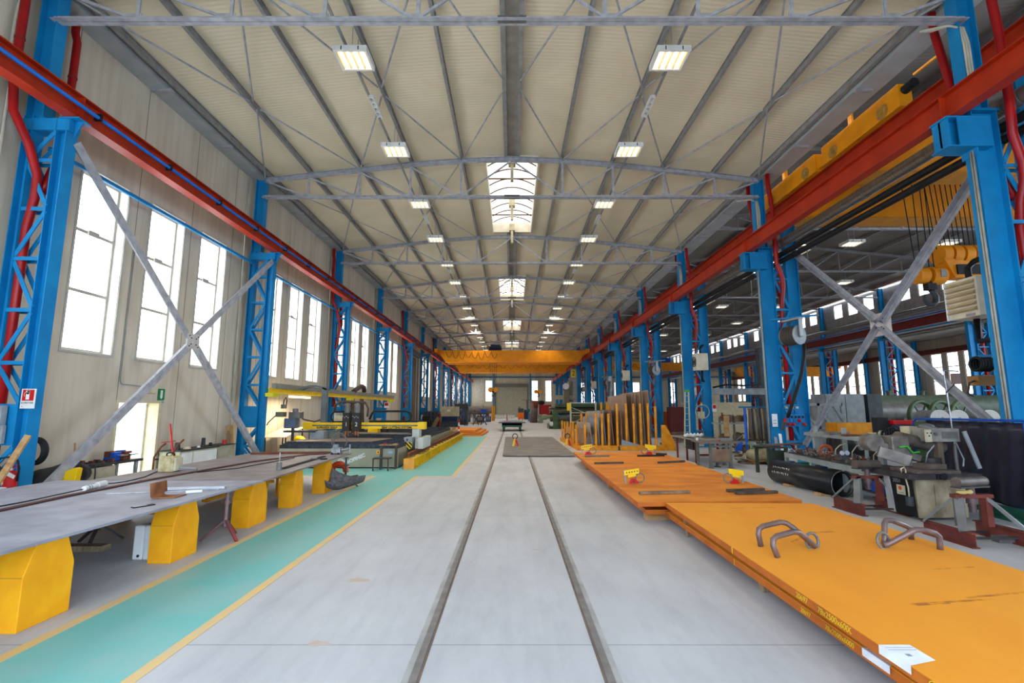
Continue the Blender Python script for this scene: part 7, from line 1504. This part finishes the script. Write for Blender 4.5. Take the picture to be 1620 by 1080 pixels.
t = thing('rolled_pipe', 'big grey pipe on supports before the end wall window', 'pipe', (-6, 78, 0)); MB().cyl((-8.4, 78, 1.55), (-3.2, 78, 1.75), .62, n=28).build('pipe_body', mat('grey_brown_pipe', (130, 124, 116), .5, .2, (108, 102, 96), 2.), t); MB().cyl((-4.6, 78, 1.7), (-4.5, 78, 1.7), .75, n=28).cyl((-3.2, 78, 1.75), (-2.9, 78, 1.75), .5, n=24).build('collar', STEELB, t)
for x in (-7.6, -5.8, -4.0): MB().prism([(x-.15, 77.4, 0), (x-.15, 78.6, 0), (x-.15, 78.3, 1.0), (x-.15, 77.7, 1.0)], (.3, 0, 0)).build('support', DGREY, t)
for i, (x, y, w_, d, h, m_, lab) in enumerate(((-7.5, 70, 1.0, 1, 1.0, DGREY, 'dark grey machine block before the grey pipe'), (-6.3, 69, .8, .8, 1.2, mat('slate_crate', (88, 94, 108), .5), 'slate blue cabinet before the grey pipe'), (-5.2, 68, .5, .8, 1.3, GREYM, 'pale grey cabinet before the grey pipe'), (-4.3, 66, .9, .8, .9, STEELD, 'dark frame machine before the roller door'), (-3.4, 70, .8, .6, .8, mat('slate_blue_paint', (60, 84, 130), .5), 'slate blue tank near the roller door'), (-6.0, 62, 1.8, .8, .12, CREAM, 'cream pallet on the floor'), (-4.4, 61, 1.4, .8, .15, WOOD, 'low timber pallet before the machines'))):
    t = thing('machine_block', lab + ' at the far end', 'machine', (x, y, 0)); MB().box(x-w_/2, x+w_/2, y, y+d, 0, h).build('body', m_, t, .02)
    if h > .5: MB().box(x-w_*.35, x+w_*.35, y-.02, y, h*.4, h*.85).build('front_panel', STEELG, t); MB().cyl((x, y+d/2, h), (x, y+d/2, h+.4), .12, n=10).build('top_fitting', RUST, t)
one('a_frame', MB().bar((-5.3, 55, 0), (-5.8, 55, 1.5), .1, .1).bar((-5.3, 55, 0), (-4.9, 55, 0), .1, .1).bar((-6.3, 55, 0), (-5.8, 55, 1.5), .1, .1), STEELD, 'dark leaning steel frame before the press', 'frame')
t = thing('crate_frame', 'dark trestle with crossed legs near the cart', 'trestle', (-3.6, 58, 0)); m = MB()
for x in (-4.2, -3.3): m.bar((x-.35, 57, 0), (x+.35, 57, 1.3), .1, .1).bar((x+.35, 57, 0), (x-.35, 57, 1.3), .1, .1)
m.bar((-4.6, 57, 1.3), (-2.8, 57, 1.3), .12, .12).build('frame', STEELD, t)
one('blue_funnel', MB().cyl((-3.7, 64, 1.2), (-3.7, 64, 1.8), .2, .5, n=16).cyl((-3.7, 64, 0), (-3.7, 64, 1.2), .08, n=8), mat('bright_blue_funnel', (30, 90, 190), .5), 'blue funnel tank near the roller door', 'tank')
one('yellow_post', MB().cyl((-2.9, 76, 0), (-2.9, 76, 2.3), .28, n=14), mat('amber_post', (214, 146, 20), .5), 'amber yellow post beside the roller door', 'post')
for i in range(4): one('white_block', MB().box(-3.4+1.0*i, -2.45+1.0*i, 92, 93.2, 0, .75-.12*(i % 2)), mat('white_block_paint', (206, 204, 200), .7), 'white block before the big roller door, %s of the row' % ORD[i], 'block', 'white blocks at the roller door', .05)
t = thing('welding_set', 'orange welding set far down the hall', 'welding machine', (1.45, 80, 0)); MB().box(.95, 1.95, 79.8, 80.8, .2, 1.25).build('case', ORANGE, t, .05); MB().box(1.0, 1.9, 79.85, 80.7, 1.25, 1.9).build('top_unit', DGREY, t); MB().cyl((1.1, 79.8, .15), (1.2, 79.8, .15), .15, n=12).cyl((1.7, 79.8, .15), (1.8, 79.8, .15), .15, n=12).build('wheel', BLACK, t); MB().cyl((1.2, 80, 1.9), (1.2, 80, 2.2), .16, n=12).build('wire_spool', STEELG, t)
t = thing('welding_set', 'dark grey power unit beside the orange welding set', 'welding machine', (2.4, 81, 0)); MB().box(2.0, 2.8, 80.8, 81.6, .1, 1.7).build('case', NAVY, t, .03); MB().cyl((2.5, 80.9, 1.7), (2.45, 80.9, 3.3), .07, n=8).bar((1.6, 80.9, 3.3), (3.5, 80.9, 3.25), .06, .06).build('jib', STEELB, t)
one('blue_cabinet', MB().box(2.4, 2.85, 70.2, 70.8, .1, 1.2), mat('sky_blue_cabinet', (50, 120, 170), .5), 'blue cabinet beside the brown cylinder', 'cabinet'); one('teal_reel', MB().cyl((2.45, 72, 1.6), (2.45, 72.3, 1.6), .3, n=16).cyl((2.45, 72.1, 0), (2.45, 72.1, 1.4), .06, n=8), mat('teal_reel_paint', (30, 110, 110), .5), 'teal reel beside the brown cylinder', 'reel')
t = thing('shell_section', 'tall brown rolled steel shell standing upright', 'steel shell', (2.95, 66, 0)); MB().hollow((2.9, 66, 0), (3.0, 66, 2.6), .52, .05, 32).build('shell', mat('purple_brown_shell', (112, 92, 88), .6, .1, (92, 74, 70), 2.), t); MB().hollow((3.02, 66, 2.0), (3.05, 66, 2.95), .525, .05, 32).build('rusty_band', RUST, t)
t = thing('screen_panel', 'red welding screen standing at the far end', 'screen', (4.9, 72, 0)); MB().box(4.05, 5.75, 72, 72.06, .45, 2.45).build('panel', mat('red_screen', (186, 34, 34), .5), t); MB().box(4.0, 4.06, 71.9, 72.1, 0, 2.5).box(5.74, 5.8, 71.9, 72.1, 0, 2.5).build('frame', STEELD, t)
one('tarpaulin_bundle', MB().ball((4.4, 73, 2.75), (.5, .4, .35), 14, 8).cyl((4.4, 73, 0), (4.4, 73, 2.6), .2, n=10), mat('dark_navy_cloth', (36, 38, 52), .8), 'dark cloth bundle showing above the red screen', 'tarpaulin')
one('grey_green_motor', MB().cyl((3.75, 64.5, .75), (3.75, 65.3, .75), .4, n=18).box(3.4, 4.1, 64.5, 65.3, 0, .35), mat('pale_green_motor', (136, 146, 116), .5), 'pale green motor before the red screen', 'motor')
t = thing('plate_rolls', 'olive green plate bending rolls behind the rack', 'bending rolls', (5.6, 47, 0))
MB().box(3.5, 8.6, 46.4, 49, 0, .45).build('bed', GREENM, t); MB().box(3.85, 4.35, 46.0, 48.8, 0, 1.75).box(8.3, 8.9, 46.0, 48.8, 0, 2.3).build('stand', GREENM, t, .03)
for z, y in ((1.55, 46.9), (.95, 46.4), (1.85, 47.8)): MB().cyl((3.6, y, z), (8.6, y, z), .24, n=24).build('roll', mat('oily_roll_steel', (96, 90, 72), .4, .4, (76, 70, 54), 3.), t)
MB().box(4.3, 8.3, 46.3, 46.5, .35, .7).box(4.2, 8.3, 47.2, 48.4, 2.05, 2.35).build('green_beam', GREENM, t); MB().cyl((3.3, 46.6, 1.1), (3.9, 46.6, 1.1), .18, n=16).cyl((2.9, 46.6, 1.1), (3.3, 46.6, 1.1), .26, n=18).build('shaft_end', mat('pale_green_motor', (136, 146, 116), .5), t); MB().ball((3.75, 46.2, .45), .22).build('knob', WHITE, t)
t = thing('radial_drill', 'grey-beige radial drilling machine behind the plate rolls', 'drilling machine', (7.0, 60, 0)); MB().cyl((7.2, 60, 0), (7.2, 60, 5.2), .35, n=18).build('column', mat('grey_brown_cast', (128, 118, 100), .5), t); MB().box(5.3, 7.5, 59.6, 60.2, 3.0, 3.5).build('arm', BEIGE, t); MB().box(6.3, 7.0, 59.3, 60.3, 2.6, 4.1).build('head', MATS['grey_brown_cast'], t, .05); MB().cyl((6.6, 59.2, 4.6), (6.6, 59.5, 4.6), .38, n=20).build('dial', WHITE, t); MB().cyl((6.6, 59.7, 1.4), (6.6, 59.7, 2.6), .14, n=12).build('spindle', STEELG, t); MB().box(7.5, 8.3, 59.4, 60.4, 0, 2.3).build('table_block', BEIGE, t, .03); MB().box(6.0, 8.6, 59.2, 61, 0, .3).build('base', STEELD, t)
t = thing('number_board', 'yellow board with black figure 2 high on a far column', 'sign', (8.2, 64.4, 5.5)); MB().box(7.75, 8.55, 64.2, 64.3, 0, 7.2).build('board_post', GREYM, t); MB().box(7.85, 8.45, 64.15, 64.2, 6.0, 7.0).build('yellow_board', CUTY, t); text('figure', '2', .9, INK, t, (8.15, 64.14, 6.5), (1, 0, 0), (0, 0, 1))
t = thing('white_scaffold', 'white tube frame trolley behind the plate rack', 'trolley', (5.3, 35, 0)); m = MB()
for x in (4.2, 6.0): m.box(x-.05, x+.05, 34.95, 35.05, 0, 2.35)
m.bar((4.2, 35, 2.3), (6.1, 35, 2.3), .06, .06).bar((4.2, 35, 1.6), (6.0, 35, 1.6), .05, .05).bar((4.2, 35, 2.0), (5.2, 35, 1.6), .04, .04).bar((4.4, 35, .9), (5.6, 35, 1.55), .04, .04).build('frame', mat('pale_scaffold', (196, 196, 184), .5), t); MB().box(3.95, 4.2, 34.9, 35.1, 1.75, 2.3).build('yellow_box', CUTY, t)
one('vent_chimney', MB().cyl((6.2, 30.5, 0), (6.2, 30.5, 3.6), .07, n=10).cyl((6.2, 30.5, 3.0), (6.2, 30.5, 3.9), .11, n=12), GREYM, 'grey upright pipe behind the plate rack', 'pipe'); one('torch_stand', MB().cyl((6.0, 30.4, 2.7), (6.1, 30.4, 3.6), .06, .09, n=10).cyl((6.0, 30.4, 0), (6.0, 30.4, 2.7), .03, n=8), DGREY, 'dark upright burner behind the plate rack', 'burner')
# steelwork leaning in the side hall behind the third column
for i in range(6): one('sheet_stack', MB().bar((9.0+.5*i, 36+.4*i, 0), (9.15+.5*i, 36.4+.4*i, 2.9-.1*(i % 3)), .42, .06, (0, 1, 0)), (STEELB, STEELG, BR2, STEELG, BR1, STEELG)[i], 'tall steel strip standing in the side hall behind the ladder, %s of six' % ORD[i], 'steel strip', 'strips behind the ladder')
for i in range(5): one('stock_profile', MB().bar((7.7+.25*i, 25.5+.3*i, .1+.12*i), (10.0+.2*i, 27.5, .12+.12*i), .12, .1), (WOODG, STEELB, STEELD, RUST, STEELB)[i], 'bar stock stacked behind the ochre gusset, %s from the floor' % ORD[i], 'bar stock', 'bar stock behind the rack')
